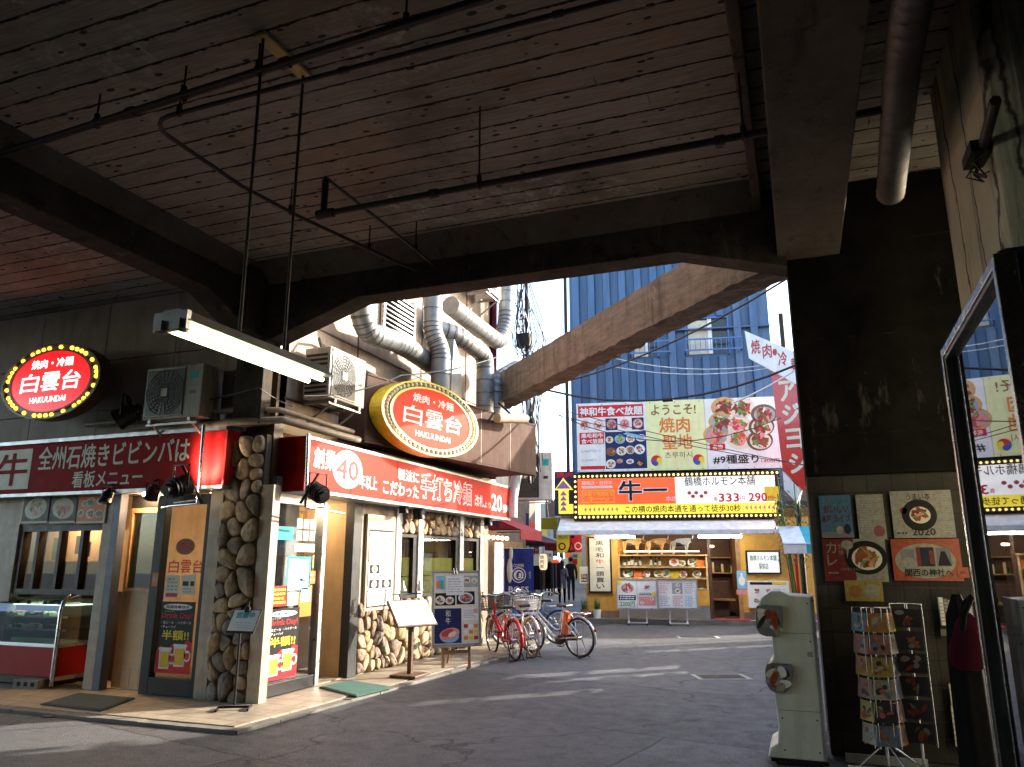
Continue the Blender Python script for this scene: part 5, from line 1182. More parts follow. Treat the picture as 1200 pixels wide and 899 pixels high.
def plate(a, z, i):
    r = random.Random(i); b = MB(); p = FS(a, z, -.08); k = r.uniform(.10, .14); rot = Matrix.Rotation(R(-55), 3, fd)
    if i % 4 == 3:
        b.fbox(FS, a - k, a + k, z, z + .17, -.14, -.06, ('print_orange', 'rim_yellow', 'wood')[i % 3]); lab = 'small upright box'
    else:
        q = Fr(p + Vector((0, 0, k * .85)), fd, (0, .35, .93)); b.ellprism(q, 0, 0, k, k * .85, -.02, 0, ('print_white', 'print_cream')[i % 2], 20); b.ell(q, 0, 0, k * .8, k * .68, .003, 'print_cream', 18)
        for s in range(8): b.ball(q(r.uniform(-.5, .5) * k, r.uniform(-.45, .45) * k, .012), (k * .3, .02, k * .2), ('print_meat', 'print_orange', 'print_green', 'print_brown')[(i + s % 2) % 4], 7, 5)
        lab = 'tilted food plate'
    return b, lab, ('red meat', 'orange food', 'greens', 'brown food')[i % 4]
k = 0
for row, z, us in (('upper', zs1, (790, 799, 812, 821)), ('lower', zs2, (735, 747, 757, 771, 780, 790, 800, 816))):
    for j, u in enumerate(us):
        b, lab, what = plate(fp(u, 660)[0], z + .001, k + j); solo(b, 'food_sample', '%s of %s, number %s from the left on the %s display shelf' % (lab, what, ('one', 'two', 'three', 'four', 'five', 'six', 'seven', 'eight')[j], row), 'food sample', 'food samples on the display shelf')
    k += 2
for j, u in enumerate((732, 737, 741, 745, 750, 763, 768, 773)):
    a = fp(u, 660)[0]; b = MB(); p = FS(a, zs1 + .001, -.08); m = ('bottle_green', 'bottle_brown', 'black_plastic', 'bottle_green')[j % 4]; h = .14 + .05 * (j % 3)
    b.cyl(p, p + Vector((0, 0, h)), .035, m, 10); b.cyl(p + Vector((0, 0, h)), p + Vector((0, 0, h + .05)), .035, m, 10, .013); b.cyl(p + Vector((0, 0, h + .05)), p + Vector((0, 0, h + .12)), .013, m, 8); b.cyl(p + Vector((0, 0, .03)), p + Vector((0, 0, h * .75)), .0365, 'print_cream', 10, caps=False)
    solo(b, 'bottle', '%s bottle, number %s from the left on the upper display shelf' % (('green', 'brown', 'black', 'dark green')[j % 4], ('one', 'two', 'three', 'four', 'five', 'six', 'seven', 'eight')[j]), 'bottle', 'bottles on the display shelf')
# cow figurines on top
def skin_body(edges, verts, radii, mats, pick, sub=2):
    """one continuous skinned surface from joints and bones"""
    me = bpy.data.meshes.new('skel'); me.from_pydata(verts, edges, []); me.update()
    ob = bpy.data.objects.new('skel', me); COL.objects.link(ob); ob.modifiers.new('s', 'SKIN')
    sv = me.skin_vertices[0].data
    for i, r in enumerate(radii):
        sv[i].radius = (r, r) if isinstance(r, (int, float)) else r; sv[i].use_root = (i == 0)
    m = ob.modifiers.new('u', 'SUBSURF'); m.levels = sub
    dg = bpy.context.evaluated_depsgraph_get(); ev = ob.evaluated_get(dg); em = ev.to_mesh()
    mb = MB(); vs = [v.co.copy() for v in em.vertices]
    groups = {}
    for p in em.polygons: groups.setdefault(pick(p.center), []).append(tuple(p.vertices))
    mb.v = [tuple(v) for v in vs]
    for mt, fs in groups.items():
        kk = mb.mi(mt)
        for f in fs: mb.f.append(f); mb.m.append(kk); mb.sm.append(True)
    ev.to_mesh_clear(); bpy.data.objects.remove(ob); return mb
def cow(a, s, body, dark, label):
    V = [(0, 0, .62), (-.32, 0, .66), (.34, 0, .66), (.52, 0, .78), (.66, 0, .74), (.82, 0, .60),
         (-.34, .13, .42), (-.38, .13, .22), (-.34, .13, 0), (-.34, -.13, .42), (-.38, -.13, .22), (-.34, -.13, 0),
         (.34, .12, .40), (.35, .12, .20), (.34, .12, 0), (.34, -.12, .40), (.35, -.12, .20), (.34, -.12, 0),
         (-.46, 0, .66), (-.52, 0, .40), (-.52, 0, .24)]
    E = [(0, 1), (0, 2), (2, 3), (3, 4), (4, 5), (1, 6), (6, 7), (7, 8), (1, 9), (9, 10), (10, 11), (2, 12), (12, 13), (13, 14), (2, 15), (15, 16), (16, 17), (1, 18), (18, 19), (19, 20)]
    Rr = [.20, .19, .19, .13, .12, .075, .09, .055, .05, .09, .055, .05, .085, .055, .05, .085, .055, .05, .03, .015, .03]
    mb = skin_body(E, V, Rr, None, lambda c: dark if (c.x > .60 or (abs(c.x) < .25 and c.z < .60)) else body, 1)
    o = FS(a, zt + .001, -.10); yd = Vector((-fd.y, fd.x, 0))
    mb.v = [tuple(o + (fd * v[0] + yd * v[1] + Vector((0, 0, v[2]))) * s) for v in mb.v]
    root = mb.build('cow_figurine', None, tuple(o)); root['label'] = label; root['category'] = 'figurine'; root['group'] = 'cow figurines on the display shelf'
    h = MB()
    for sy in (-1, 1): h.tube([o + (fd * .68 + yd * .08 * sy + Vector((0, 0, .84))) * s, o + (fd * .70 + yd * .2 * sy + Vector((0, 0, .92))) * s, o + (fd * .74 + yd * .2 * sy + Vector((0, 0, 1.05))) * s], .02 * s, 'print_cream', 6, radii=[.03 * s, .02 * s, .006 * s]); h.ball(o + (fd * .62 + yd * .15 * sy + Vector((0, 0, .80))) * s, (.03 * s, .08 * s, .03 * s), dark, 7, 5)
    h.build('horns', root)
for u, bm, dk, lb in ((741, 'straw', 'dark_wood', 'straw-coloured cow figurine with dark head at the left end of the display shelf top'), (770, 'straw', 'print_brown', 'tan cow figurine in the middle of the display shelf top'), (799, 'grey_fur', 'coat_dark', 'silver-grey cow figurine at the right of the display shelf top')):
    cow(fp(u - 2, 640)[0], .50, bm, dk, lb)
# menu boards on wheeled frames
def street_board(u0, u1, v0, v1, deco, label, off=.75, lean=.22):
    a0, z1 = fp(u0, v0, off); a1, z0 = fp(u1, v1, off)
    gz = 0.002; q = Fr(FS(a0, z0, off), fd, Vector((0, 0, 1)) - FS.n * lean * .5); w = a1 - a0; h = (z1 - z0) / q.v.z
    t = thing('menu_board', label, 'menu board', tuple(FS((a0 + a1) / 2, gz, off)), 'menu boards before the display shelf')
    b = MB(); b.fbox(q, 0, w, 0, h, -.05, 0, 'print_white'); b.build('panel', t)
    b = MB()
    for x0_, x1_, y0_, y1_ in ((-.03, w + .03, -.03, 0), (-.03, w + .03, h, h + .03), (-.03, 0, 0, h), (w, w + .03, 0, h)): b.fbox(q, x0_, x1_, y0_, y1_, -.052, .012, 'aluminium')
    b.build('frame', t)
    b = MB(); deco(b, q, w, h); b.build('menu_print', t)
    b = MB(); f2 = FS.at(a0, gz, off - .05)
    for x in (w * .27, w * .73): b.fbox(f2, x - .018, x + .018, .06, z0 + .2, -.02, .015, 'white_metal'); b.fbox(f2, x - .02, x + .02, .05, .08, -.25, .28, 'white_metal')
    b.fbox(f2, w * .27, w * .73, .05, .08, .2, .23, 'white_metal'); b.build('stand', t)
    b = MB()
    for x in (w * .27, w * .73):
        for c in (-.22, .24): b.cyl(f2(x - .015, .026, c), f2(x + .015, .026, c), .026, 'rubber', 10)
    b.build('castor', t)
def deco1(b, q, w, h):
    b.rect(q, .02, .02, w * .48, h - .02, .003, 'print_white'); dish(b, q, w * .25, h * .72, w * .20, .005, 5, 'print_white', ('print_pink', 'print_meat'), .75, 14, False); b.ell(q, w * .06, h * .92, .06, .06, .012, 'print_yellow', 14)
    b.rect(q, .03, h * .28, w * .47, h * .46, .005, 'print_navy'); lines(b, q, w * .06, h * .30, w * .44, h * .45, .007, 'print_white', 2, .6, 3, .1); b.text(q, '2300円', w * .06, h * .05, w * .44, h * .24, .007, 'print_green', .03)
    b.rect(q, w * .5, .0, w * .51, h, .003, 'print_grey'); dish(b, q, w * .76, h * .74, w * .14, .005, 8, 'print_white', ('print_meat_dark', 'print_black', 'print_meat'), .5, 10, False); lines(b, q, w * .55, h * .46, w * .95, h * .56, .005, 'print_black', 2, .5, 7); photo(b, q, w * .54, h * .1, w * .97, h * .42, .004, 71, 'print_pink', 3); b.ell(q, w * .93, h * .5, .05, .06, .012, 'print_yellow', 12)
def deco2(b, q, w, h):
    for i in range(3):
        for j in range(2):
            x0, y0 = w * (.03 + .33 * i), h * (.04 + .48 * j)
            if (i, j) == (1, 1): photo(b, q, x0, y0, x0 + w * .28, y0 + h * .42, .004, 75, 'print_grey', 2)
            else: lines(b, q, x0, y0, x0 + w * .28, y0 + h * .42, .004, ('print_grey', 'print_pink', 'print_sky')[(i + j) % 3], 6, .42, i * 3 + j, .5)
street_board(723, 770, 680, 713, deco1, 'white menu board with a pink meat picture before the left half of the display shelf')
street_board(771.5, 817, 681, 712.5, deco2, 'white menu board of small print before the right half of the display shelf', .78)
# scroll, lit name board, right menu board, blue poster, notices
a0, z1 = fp(690.5, 631, .03); a1, z0 = fp(716, 693, .03)
t = thing('scroll_sign', 'black framed white scroll sign with upright brush lettering on the yellow wall', 'sign', tuple(FS((a0 + a1) / 2, z0, .03)))
b = MB(); b.fbox(FS, a0, a1, z0, z1, .002, .05, 'print_cream'); b.build('panel', t)
b = MB()
for q_ in ((a0 - .04, a0, z0 - .04, z1 + .04), (a1, a1 + .04, z0 - .04, z1 + .04), (a0, a1, z0 - .04, z0), (a0, a1, z1, z1 + .04)): b.fbox(FS, *q_, .001, .07, 'dark_metal')
b.build('frame', t)
b = MB(); n = 8; hh = (z1 - z0 - .1) / n
for i, ch in enumerate('黒毛和牛一頭買い'): b.text(FS, ch, a0 + .17, z1 - .05 - (i + 1) * hh + .02, a1 - .17, z1 - .05 - i * hh - .02, .053, 'print_red' if ch == '牛' else 'print_black', .02)
b.build('lettering', t)
a0, z1 = fp(875.5, 647, .1); a1, z0 = fp(914, 671, .1)
t = thing('lit_name_board', 'pale backlit name board in a black frame on the right yellow wall', 'sign', tuple(FS((a0 + a1) / 2, z0, .05)))
b = MB(); b.fbox(FS, a0, a1, z0, z1, .002, .10, 'lit_board'); b.build('panel', t)
b = MB()
for q_ in ((a0 - .04, a0, z0 - .04, z1 + .04), (a1, a1 + .04, z0 - .04, z1 + .04), (a0, a1, z0 - .04, z0), (a0, a1, z1, z1 + .04)): b.fbox(FS, *q_, .001, .12, 'dark_metal')
b.build('frame', t)
b = MB(); b.text(FS, '鶴橋ホルモン本舗', a0 + .06, z0 + .30, a1 - .06, z1 - .08, .104, 'print_black', .01); b.text(FS, '駅前店', a0 + .28, z0 + .08, a1 - .28, z0 + .24, .104, 'print_black', .01); b.build('lettering', t)
a0, z1 = fp(876, 681, .25); a1, z0 = fp(927, 713, .25); q = FS.at(a0, z0, .2); w, h = a1 - a0, z1 - z0
t = thing('menu_board', 'white wall menu board of meat plates under the pale backlit name board', 'menu board', tuple(FS((a0 + a1) / 2, z0, .2)))
b = MB(); b.fbox(q, 0, w, 0, h, -.2, 0, 'print_white'); b.build('panel', t); b = MB(); b.fbox(q, .06, w * .6, h * .86, h * .96, .002, .004, 'print_black'); b.fbox(q, w * .6, w - .06, h * .86, h * .96, .002, .004, 'print_yellow')
for i in range(6): dish(b, q, w * (.2 + .3 * (i % 3)), h * (.62 - .34 * (i // 3)), w * .12, .003, 80 + i, 'print_white', ('print_meat', 'print_pink', 'print_black'), .7)
b.build('menu_print', t)
sheet(FS, *(lambda p, q: (p[0], q[1], q[0], p[1]))(fp(863, 669, .02), fp(875.5, 690, .02)), .01, 'print_sky', 'sky blue poster with a white figure between the door and the wall menu', lambda b, f, a0, b0, a1, b1, c: (b.ell(f, (a0 + a1) / 2, b0 + .2, .08, .12, c, 'print_white'), b.rect(f, (a0 + a1) / 2 - .02, b0 + .28, (a0 + a1) / 2 + .03, b1 - .06, c + .001, 'print_white')), 'poster', cat='poster')
sheet(FS, *(lambda p, q: (p[0], q[1], q[0], p[1]))(fp(679, 664, .02), fp(690, 684, .02)), .01, 'print_cream', 'small cream poster of brown food left of the scroll sign', lambda b, f, a0, b0, a1, b1, c: photo(b, f, a0 + .04, b0 + .04, a1 - .04, b1 - .2, c, 5, 'print_brown', 4), 'poster', cat='poster')
sheet(FS.at(0, 0, 0), *(lambda p, q: (p[0], q[1], q[0], p[1]))(fp(863, 691, .02), fp(875.5, 697, .02)), .01, 'print_pink', 'small pink notice below the sky blue poster', ln=2)
b = MB(); b.fbox(FS, a_dr + .08, a_do + .1, .123, .14, .02, .48, 'mat_red'); solo(b, 'door_mat', 'red door mat at the dark doorway of the yellow shop', 'door mat')
for i, (u, lb) in enumerate(((685.5, 'low grass plant at the left corner of the yellow wall'), (700, 'low grass plant in a white pot under the scroll sign'))):
    a = fp(u, 727, .2)[0]; o = FS(a, .121, .22); t = thing('potted_grass', lb, 'plant', tuple(o), 'potted grass by the yellow wall')
    b = MB(); b.cyl(o, o + Vector((0, 0, .22)), .09, 'terracotta' if i == 0 else 'print_white', 14, .11); b.build('pot', t)
    b = MB(); r = random.Random(i)
    for k in range(90):
        th = r.uniform(0, 6.28); rr = r.uniform(0, .08); p = o + Vector((rr * math.cos(th), rr * math.sin(th), .2)); e = p + Vector((math.cos(th) * r.uniform(0, .12), math.sin(th) * r.uniform(0, .12), r.uniform(.22, .42))); s_ = Vector((-math.sin(th), math.cos(th), 0)) * .006
        b.add([p - s_, p + s_, e], [(0, 1, 2)], 'leaf' if k % 3 else 'leaf_pale')
    b.build('blades', t)
# awning
aw0, aw1 = fp(652, 618, 1.2)[0], fp(913, 618, 1.2)[0]
zt_, zb_ = fp(780, 613, 1.2)[1], fp(780, 626, 1.2)[1]
t = thing('retractable_awning', 'long white retractable awning rolled over the yellow shop front', 'awning', tuple(FS(2.5, zb_, 0)))
b = MB(); b.fbox(FS, aw0, aw1, zb_ - .01, zb_ + .12, 1.05, 1.2, 'awning_white'); b.build('front_bar', t, bevel=.02)
b = MB(); b.add([FS(aw0, zb_ + .10, 1.06), FS(aw1, zb_ + .10, 1.06), FS(aw1, zt_ + .28, .05), FS(aw0, zt_ + .28, .05)], [(0, 1, 2, 3)], 'awning_white'); b.build('canvas', t)
b = MB(); b.fbox(FS, aw0, aw1, zt_ + .24, zt_ + .40, .02, .22, 'ac_white'); b.build('cassette', t, bevel=.02)
for (u0, u1) in ((698, 744), (818, 869)):
    p0, p1 = fp(u0, 628, .9), fp(u1, 628, .9); b = MB(); b.cyl(FS(p0[0], zb_ - .06, .9), FS(p1[0], zb_ - .06, .9), .028, 'tube_light_soft', 10); b.fbox(FS, p0[0], p1[0], zb_ - .03, zb_ - .002, .86, .94, 'white_metal'); b.build('tube_lamp', t)
# bulb-framed lit sign
OF = .55
bx0, bx1 = fp(672, 600, OF)[0], fp(917, 600, OF)[0]; bz1 = fp(790, 553.5, OF)[1]; bz0 = fp(790, 608, OF)[1]; q = FS.at(bx0, bz0, OF); w, h = bx1 - bx0, bz1 - bz0
t = thing('bulb_sign', 'wide orange and white backlit sign framed by rows of bulbs above the awning', 'shop sign', tuple(FS(2.5, bz0, .3)))
b = MB(); b.fbox(q, 0, w, 0, h, -.5, -.02, 'print_black'); b.build('box', t)
m = .13; b = MB(); b.fbox(q, m, w * .505, .40, h - m, -.02, 0, 'lit_orange'); b.fbox(q, w * .505, w - m, .40, h - m, -.02, 0, 'lit_sign_white'); b.fbox(q, m, w - m, m, .40, -.02, 0, 'lit_yellow'); b.build('sign_panel', t)
b = MB(); U = lambda u: fp(u, 580, OF)[0] - bx0; Zv = lambda v: fp(790, v, OF)[1] - bz0
b.text(q, '牛一', U(724), Zv(587), U(783), Zv(561), .004, 'print_white', .09); b.text(q, '牛一', U(725.5), Zv(586), U(782), Zv(562), .007, 'print_black', .03); b.text(q, '本店', U(780), Zv(587), U(793), Zv(581.5), .005, 'print_white', .02)
b.text(q, '鶴橋店・西日本', U(682), Zv(566.5), U(718), Zv(562), .004, 'print_white', .02); b.rect(q, U(682), Zv(570.5), U(718), Zv(568), .004, 'print_white')
for q_ in ((U(682), U(720), Zv(574), Zv(573)), (U(682), U(720), Zv(588), Zv(587)), (U(682), U(682.8), Zv(587), Zv(574)), (U(719.2), U(720), Zv(587), Zv(574))): b.rect(q, q_[0], q_[2], q_[1], q_[3], .004, 'print_yellow')
b.text(q, '本店で焼肉なら', U(684), Zv(580), U(718), Zv(575), .004, 'print_yellow', .02); b.text(q, '牛一へ!', U(689), Zv(586.5), U(713), Zv(580.5), .004, 'print_yellow', .04)
b.text(q, '鶴橋ホルモン本舗', U(803), Zv(570), U(886), Zv(559), .004, 'print_black', .012); b.text(q, '各', U(836), Zv(588), U(841), Zv(583), .004, 'print_red', .02); b.text(q, '333', U(842), Zv(589), U(866), Zv(579), .004, 'print_red', .05); b.text(q, '円', U(867), Zv(588), U(873), Zv(583), .004, 'print_red', .02); b.text(q, '290', U(877), Zv(589), U(899), Zv(579), .004, 'print_red', .05); b.text(q, '円', U(900), Zv(588), U(906), Zv(583), .004, 'print_red', .02)
for i in range(5): b.ell(q, U(808 + 4 * i) if i < 3 else U(822 + 5 * (i - 3)), Zv(578 + (i % 2) * 4), .055, .05, .004 + i * .0003, 'print_meat', 10)
b.rect(q, U(896), Zv(589), U(913), Zv(572), .003, 'print_yellow')
b.text(q, 'この横の焼肉本通を通って徒歩30秒', U(732), Zv(600.5), U(867), Zv(592), .004, 'print_black', .015)
for i in range(8):
    for u0 in (684, 872):
        x = U(u0 + i * 5.2); z = (Zv(600) + Zv(592)) / 2; b.poly(q, [(x, z), (x + .07, z - .07), (x + .07, z + .07)], .004, 'print_pink')
b.build('lettering', t)
pts = []
nx = 44; nz = 8
for i in range(nx + 1): pts += [q(.06 + (w - .12) * i / nx, h - .065, .015), q(.06 + (w - .12) * i / nx, .065, .015)]
for j in range(1, nz): pts += [q(.065, .065 + (h - .13) * j / nz, .015)]
bulb_parts(t, pts, .032, 'bulb_warm')
# big printed signboard
OF = .35
bx0, bx1 = fp(676, 510, OF)[0], fp(914, 510, OF)[0]; bz1, bz0 = fp(790, 469, OF)[1], fp(790, 551, OF)[1]; q = FS.at(bx0, bz0, OF); w, h = bx1 - bx0, bz1 - bz0
U = lambda u: fp(u, 510, OF)[0] - bx0; Zv = lambda v: fp(790, v, OF)[1] - bz0
t = thing('billboard', 'large white and pale yellow billboard of meat dishes on the blue building', 'billboard', tuple(FS(2.5, bz0, .3)))
b = MB(); b.fbox(q, 0, w, 0, h, -.3, 0, 'sign_white'); b.build('panel', t)
b = MB(); c = .004
b.rect(q, U(678), Zv(486), U(755), Zv(472), c, 'print_red'); b.text(q, '神和牛食べ放題', U(680), Zv(484.5), U(754), Zv(474), c + .003, 'print_white', .045)
for i in range(5): photo(b, q, U(679 + 15.5 * i), Zv(502), U(693 + 15.5 * i), Zv(488), c, 90 + i, 'print_navy' if i % 2 == 0 and i else 'print_white', 1, plate='print_pink', meats=('print_meat', 'print_pink'), green=False)
b.rect(q, U(679), Zv(518), U(708), Zv(504), c, 'print_red'); b.text(q, '黒毛和牛', U(681), Zv(510.5), U(707), Zv(505), c + .003, 'print_white', .04); b.text(q, '食べ放題', U(681), Zv(517.5), U(707), Zv(511.5), c + .003, 'print_white', .04)
b.text(q, '2,980円から', U(681), Zv(528), U(704), Zv(524.5), c, 'print_grey', 0); b.text(q, '2,500円', U(681), Zv(538.5), U(698), Zv(535.5), c, 'print_grey', 0)
b.rect(q, U(680), Zv(548), U(708), Zv(544), c, 'print_red')
photo(b, q, U(709), Zv(548), U(757), Zv(504), c, 96, 'print_navy', 12); b.add([q(U(730), Zv(507), c + .012), q(U(736), Zv(504.5), c + .012), q(U(755), Zv(511), c + .012), q(U(753), Zv(513), c + .012)], [(0, 1, 2, 3)], 'print_sky')
b.rect(q, U(758), .0, U(827), h, c - .001, 'sign_paleyellow'); b.rect(q, U(827), .0, U(827.6), h, c - .0005, 'print_grey')
b.text(q, 'ようこそ!', U(764), Zv(486), U(817), Zv(474), c + .002, 'print_brown', .025); b.text(q, '焼肉', U(773), Zv(507), U(809), Zv(489), c + .002, 'print_orange', .03); b.text(q, '聖地', U(776), Zv(526.5), U(811), Zv(509), c + .002, 'print_orange', .03); b.text(q, '츠루하시', U(778), Zv(537), U(810), Zv(529.5), c + .002, 'print_brown', .0)
for u in (768, 817):
    x, z, rr = U(u), Zv(539.5), .15; arc = lambda a0, a1, r_, cx=0, cz=0, n=14: [(x + cx + r_ * math.cos(a0 + (a1 - a0) * i / n), z + cz + r_ * math.sin(a0 + (a1 - a0) * i / n)) for i in range(n + 1)]
    for k, mt in enumerate(('print_red', 'print_blue', 'print_yellow')):
        a = k * 2.094 + .4; b.poly(q, arc(a, a + 2.094, rr) + [(x, z)], c + .001, mt)
    for k, mt in enumerate(('print_red', 'print_blue', 'print_yellow')):
        a = k * 2.094 + .4 + 2.0; b.ell(q, x + rr * .5 * math.cos(a), z + rr * .5 * math.sin(a), rr * .42, rr * .42, c + .003, mt, 14)
r = random.Random(4)
for i, (u, v) in enumerate(((850, 479), (872, 481), (897, 489), (846, 497), (866, 500), (893, 503), (839, 511), (866, 517), (890, 519))):
    dish(b, q, U(u), Zv(v), .34, c + .001 * (i % 3), 110 + i, ('straw', 'print_cream', 'rim_brown')[i % 3] if i != 4 else 'print_cream', (('print_meat_dark', 'print_meat', 'print_meat_dark', 'print_brown'), ('print_pink', 'print_meat', 'print_orange'))[i in (4, 6, 7)], .82, 22)
b.rect(q, U(831), Zv(529), U(849), Zv(521.5), c + .008, 'print_red'); b.text(q, '名物', U(834), Zv(528), U(846), Zv(522.5), c + .010, 'print_white', .02)
b.rect(q, w * .333, 0, w * .3345, h, c - .0005, 'print_grey')
for i in range(9):
    for zz in (.03, h - .05): b.ell(q, .05 + (w - .1) * i / 8, zz, .014, .014, c + .001, 'dark_metal', 8)
b.text(q, '#9種盛り', U(834), Zv(545), U(887), Zv(534.5), c + .002, 'print_black', .035); b.text(q, '1400円', U(890), Zv(545), U(911), Zv(540), c + .002, 'print_meat', .025)
b.build('menu_print', t)
# arrow sign at the corner
OF = .5; A = lambda u, v: fp(u, v, OF)
t = thing('arrow_sign', 'yellow upward arrow sign with pink triangles at the mouth of the lane', 'sign', tuple(FS(*A(661, 602), OF)))
z0 = A(661, 602)[1]; zh = A(661, 574)[1]; z1 = A(661, 560)[1]; x0, x1 = A(654.5, 580)[0], A(666, 580)[0]; xa0, xa1 = A(650, 574)[0], A(671.5, 574)[0]; xm = (x0 + x1) / 2; xr = A(672, 595)[0]; zr0, zr1 = z0, A(661, 591)[1]
b = MB(); b.prism(FS, [(x0, z0), (xr, zr0), (xr, zr1), (x1, zr1), (x1, zh), (xa1, zh), (xm, z1), (xa0, zh), (x0, zh)], OF - .12, OF, 'lit_yellow'); b.build('panel', t)
b = MB(); b.poly(FS, [(xm - .2, zh + .03), (xm + .2, zh + .03), (xm, z1 - .07)], OF + .004, 'print_purple')
for i in range(4): zc = z0 + .08 + (zh - z0 - .1) * i / 4; b.poly(FS, [(xm - .1, zc), (xm + .1, zc), (xm, zc + .13)], OF + .004, 'print_purple')
b.build('arrow_mark', t); b = MB(); b.fbox(FS, xa0 - .02, xa1 + .05, z0 - .05, A(661, 552)[1], OF - .2, OF - .125, 'print_navy'); b.text(FS, '焼肉', xa0 + .02, z1 + .02, xa1 - .0, A(661, 553)[1], OF - .12, 'print_red', .05); b.build('backing', t)
# blue clad building
bl0, bl1 = fp(668, 400, -.1)[0], fp(903, 400, -.1)[0]
t = thing('blue_building', 'tall blue building clad in vertical ribbed metal behind the billboard', 'building', tuple(FS(2.5, 3, -3)))
b = MB(); b.fbox(FS, bl0, bl1, 3.0, 13.5, -6, -.1, 'blue_cladding')
n = int((bl1 - bl0) / .46)
wn = [(fp(741, 0, -.1)[0], fp(770, 0, -.1)[0]), (fp(803, 0, -.1)[0], fp(853, 0, -.1)[0])]
wz0, wz1 = fp(830, 415, -.1)[1], fp(830, 374, -.1)[1]
for i in range(n):
    a = bl0 + .08 + i * .46; inw = any(w0 - .22 < a < w1 + .05 for w0, w1 in [(fp(741, 400, -.1)[0], fp(770, 400, -.1)[0]), (fp(805, 400, -.1)[0], fp(853, 400, -.1)[0])])
    segs = ((3.0, wz0 - .1), (wz1 + .05, 13.4)) if inw else ((3.0, 13.4),)
    for s0, s1 in segs: b.prism(Fr(FS(a, s0, -.1), fd, -FS.n), [(0, -.002), (.03, -.15), (.22, -.15), (.25, -.002)], 0, s1 - s0, 'blue_cladding')
for z in (5.6, 8.1, 10.6): b.fbox(FS, bl0, bl1, z, z + .035, -.1, .06, 'blue_cladding')
b.build('cladding', t)
for u0, u1 in ((741, 770), (805, 853)):
    w0, w1 = fp(u0, 400, -.1)[0], fp(u1, 400, -.1)[0]
    b = MB(); b.fbox(FS, w0, w1, wz0, wz1, -.098, -.09, 'window_dark'); b.fbox(FS, w0 + .04, w0 + (w1 - w0) * .52, wz0, wz1 - .04, -.088, -.08, 'window_blind'); b.fbox(FS, w0 + (w1 - w0) * .52, w0 + (w1 - w0) * .62, wz0, wz1, -.086, -.06, 'print_white')
    for aa in (w0 - .04, w1): b.fbox(FS, aa, aa + .04, wz0 - .04, wz1 + .04, -.098, -.02, 'bike_blue')
    b.fbox(FS, w0 - .04, w1 + .04, wz1, wz1 + .05, -.098, -.018, 'bike_blue'); b.build('window', t)
    b = MB(); e0, e1 = w0 - .08, w1 + .35
    for z in (wz0 + .02, wz0 + .34): b.fbox(FS, e0, e1, z, z + .04, .22, .26, 'bike_blue')
    k = int((e1 - e0) / .14)
    for i in range(k + 1): b.fbox(FS, e0 + (e1 - e0) * i / k - .008, e0 + (e1 - e0) * i / k + .008, wz0 + .02, wz0 + .36, .23, .25, 'bike_blue')
    for aa in (e0, e1 - .03): b.fbox(FS, aa, aa + .03, wz0 + .02, wz0 + .06, -.1, .24, 'bike_blue')
    b.build('balcony_railing', t)
b = MB(); b.fbox(FS, bl0 - .18, bl0 - .1, 3.0, 12.5, -.4, -.2, 'iron'); b.build('corner_pipe', t)
# projecting signs on the right
q = Fr(PY(905, 640, 18.5), Vector((math.cos(R(-12)), math.sin(R(-12)), 0)), (0, 0, 1))
def qp(u, v, c=0): p = PPL(u, v, q(0, 0, c), q.n); a, bb, _ = q.inv(p); return a, bb
t = thing('projecting_sign', 'tall red projecting sign with white kana topped by a white arrow at the street corner', 'shop sign', tuple(q(.3, 0, -.1)))
b = MB(); P4 = [qp(905, 430), qp(965, 448), qp(965, 590), qp(917, 545)]; b.prism(q, [qp(903, 432), qp(962, 455), qp(962, 585), qp(938, 572), qp(917, 550)][::-1], -.25, 0, 'sign_red'); b.build('sign_panel', t)
b = MB(); b.prism(q, [qp(873, 388), qp(968, 428), qp(968, 470), qp(900, 432), qp(878, 420)][::-1], -.30, .03, 'sign_white'); b.build('arrow_panel', t); b = MB(); b.prism(q, [qp(917, 552), qp(938, 574), qp(934, 590), qp(919, 574)][::-1], -.22, .0, 'sign_white'); b.build('tip_panel', t)
b = MB()
for ch, u, v, s in (('焼', 879.5, 399, 12), ('肉', 893, 404, 12), ('・', 905, 409, 6), ('冷', 911, 413, 12)):
    x0, z1 = qp(u, v, .03); x1, z0 = qp(u + s, v + s * 1.25, .03); b.text(q, ch, x0, z0, x1, z1, .035, 'print_meat', .02)
x0, z1 = qp(926, 420, .03); x1, z0 = qp(940, 435, .03); b.text(q, '麺', x0, z0, x1, z1, .035, 'print_meat', .02)
for ch, u, v in (('ア', 912, 447), ('ジ', 916, 474), ('ヨ', 920, 503), ('シ', 924, 532)):
    x0, z1 = qp(u, v); x1, z0 = qp(u + 22, v + 22); b.text(q, ch, x0, z0, x1, z1, .004, 'print_cream', .05)
b.build('lettering', t)
b = MB(); b.cyl(q(.6, -1.6, -.12), q(.6, 5.5, -.12), .06, 'iron', 8); b.build('pole', t)
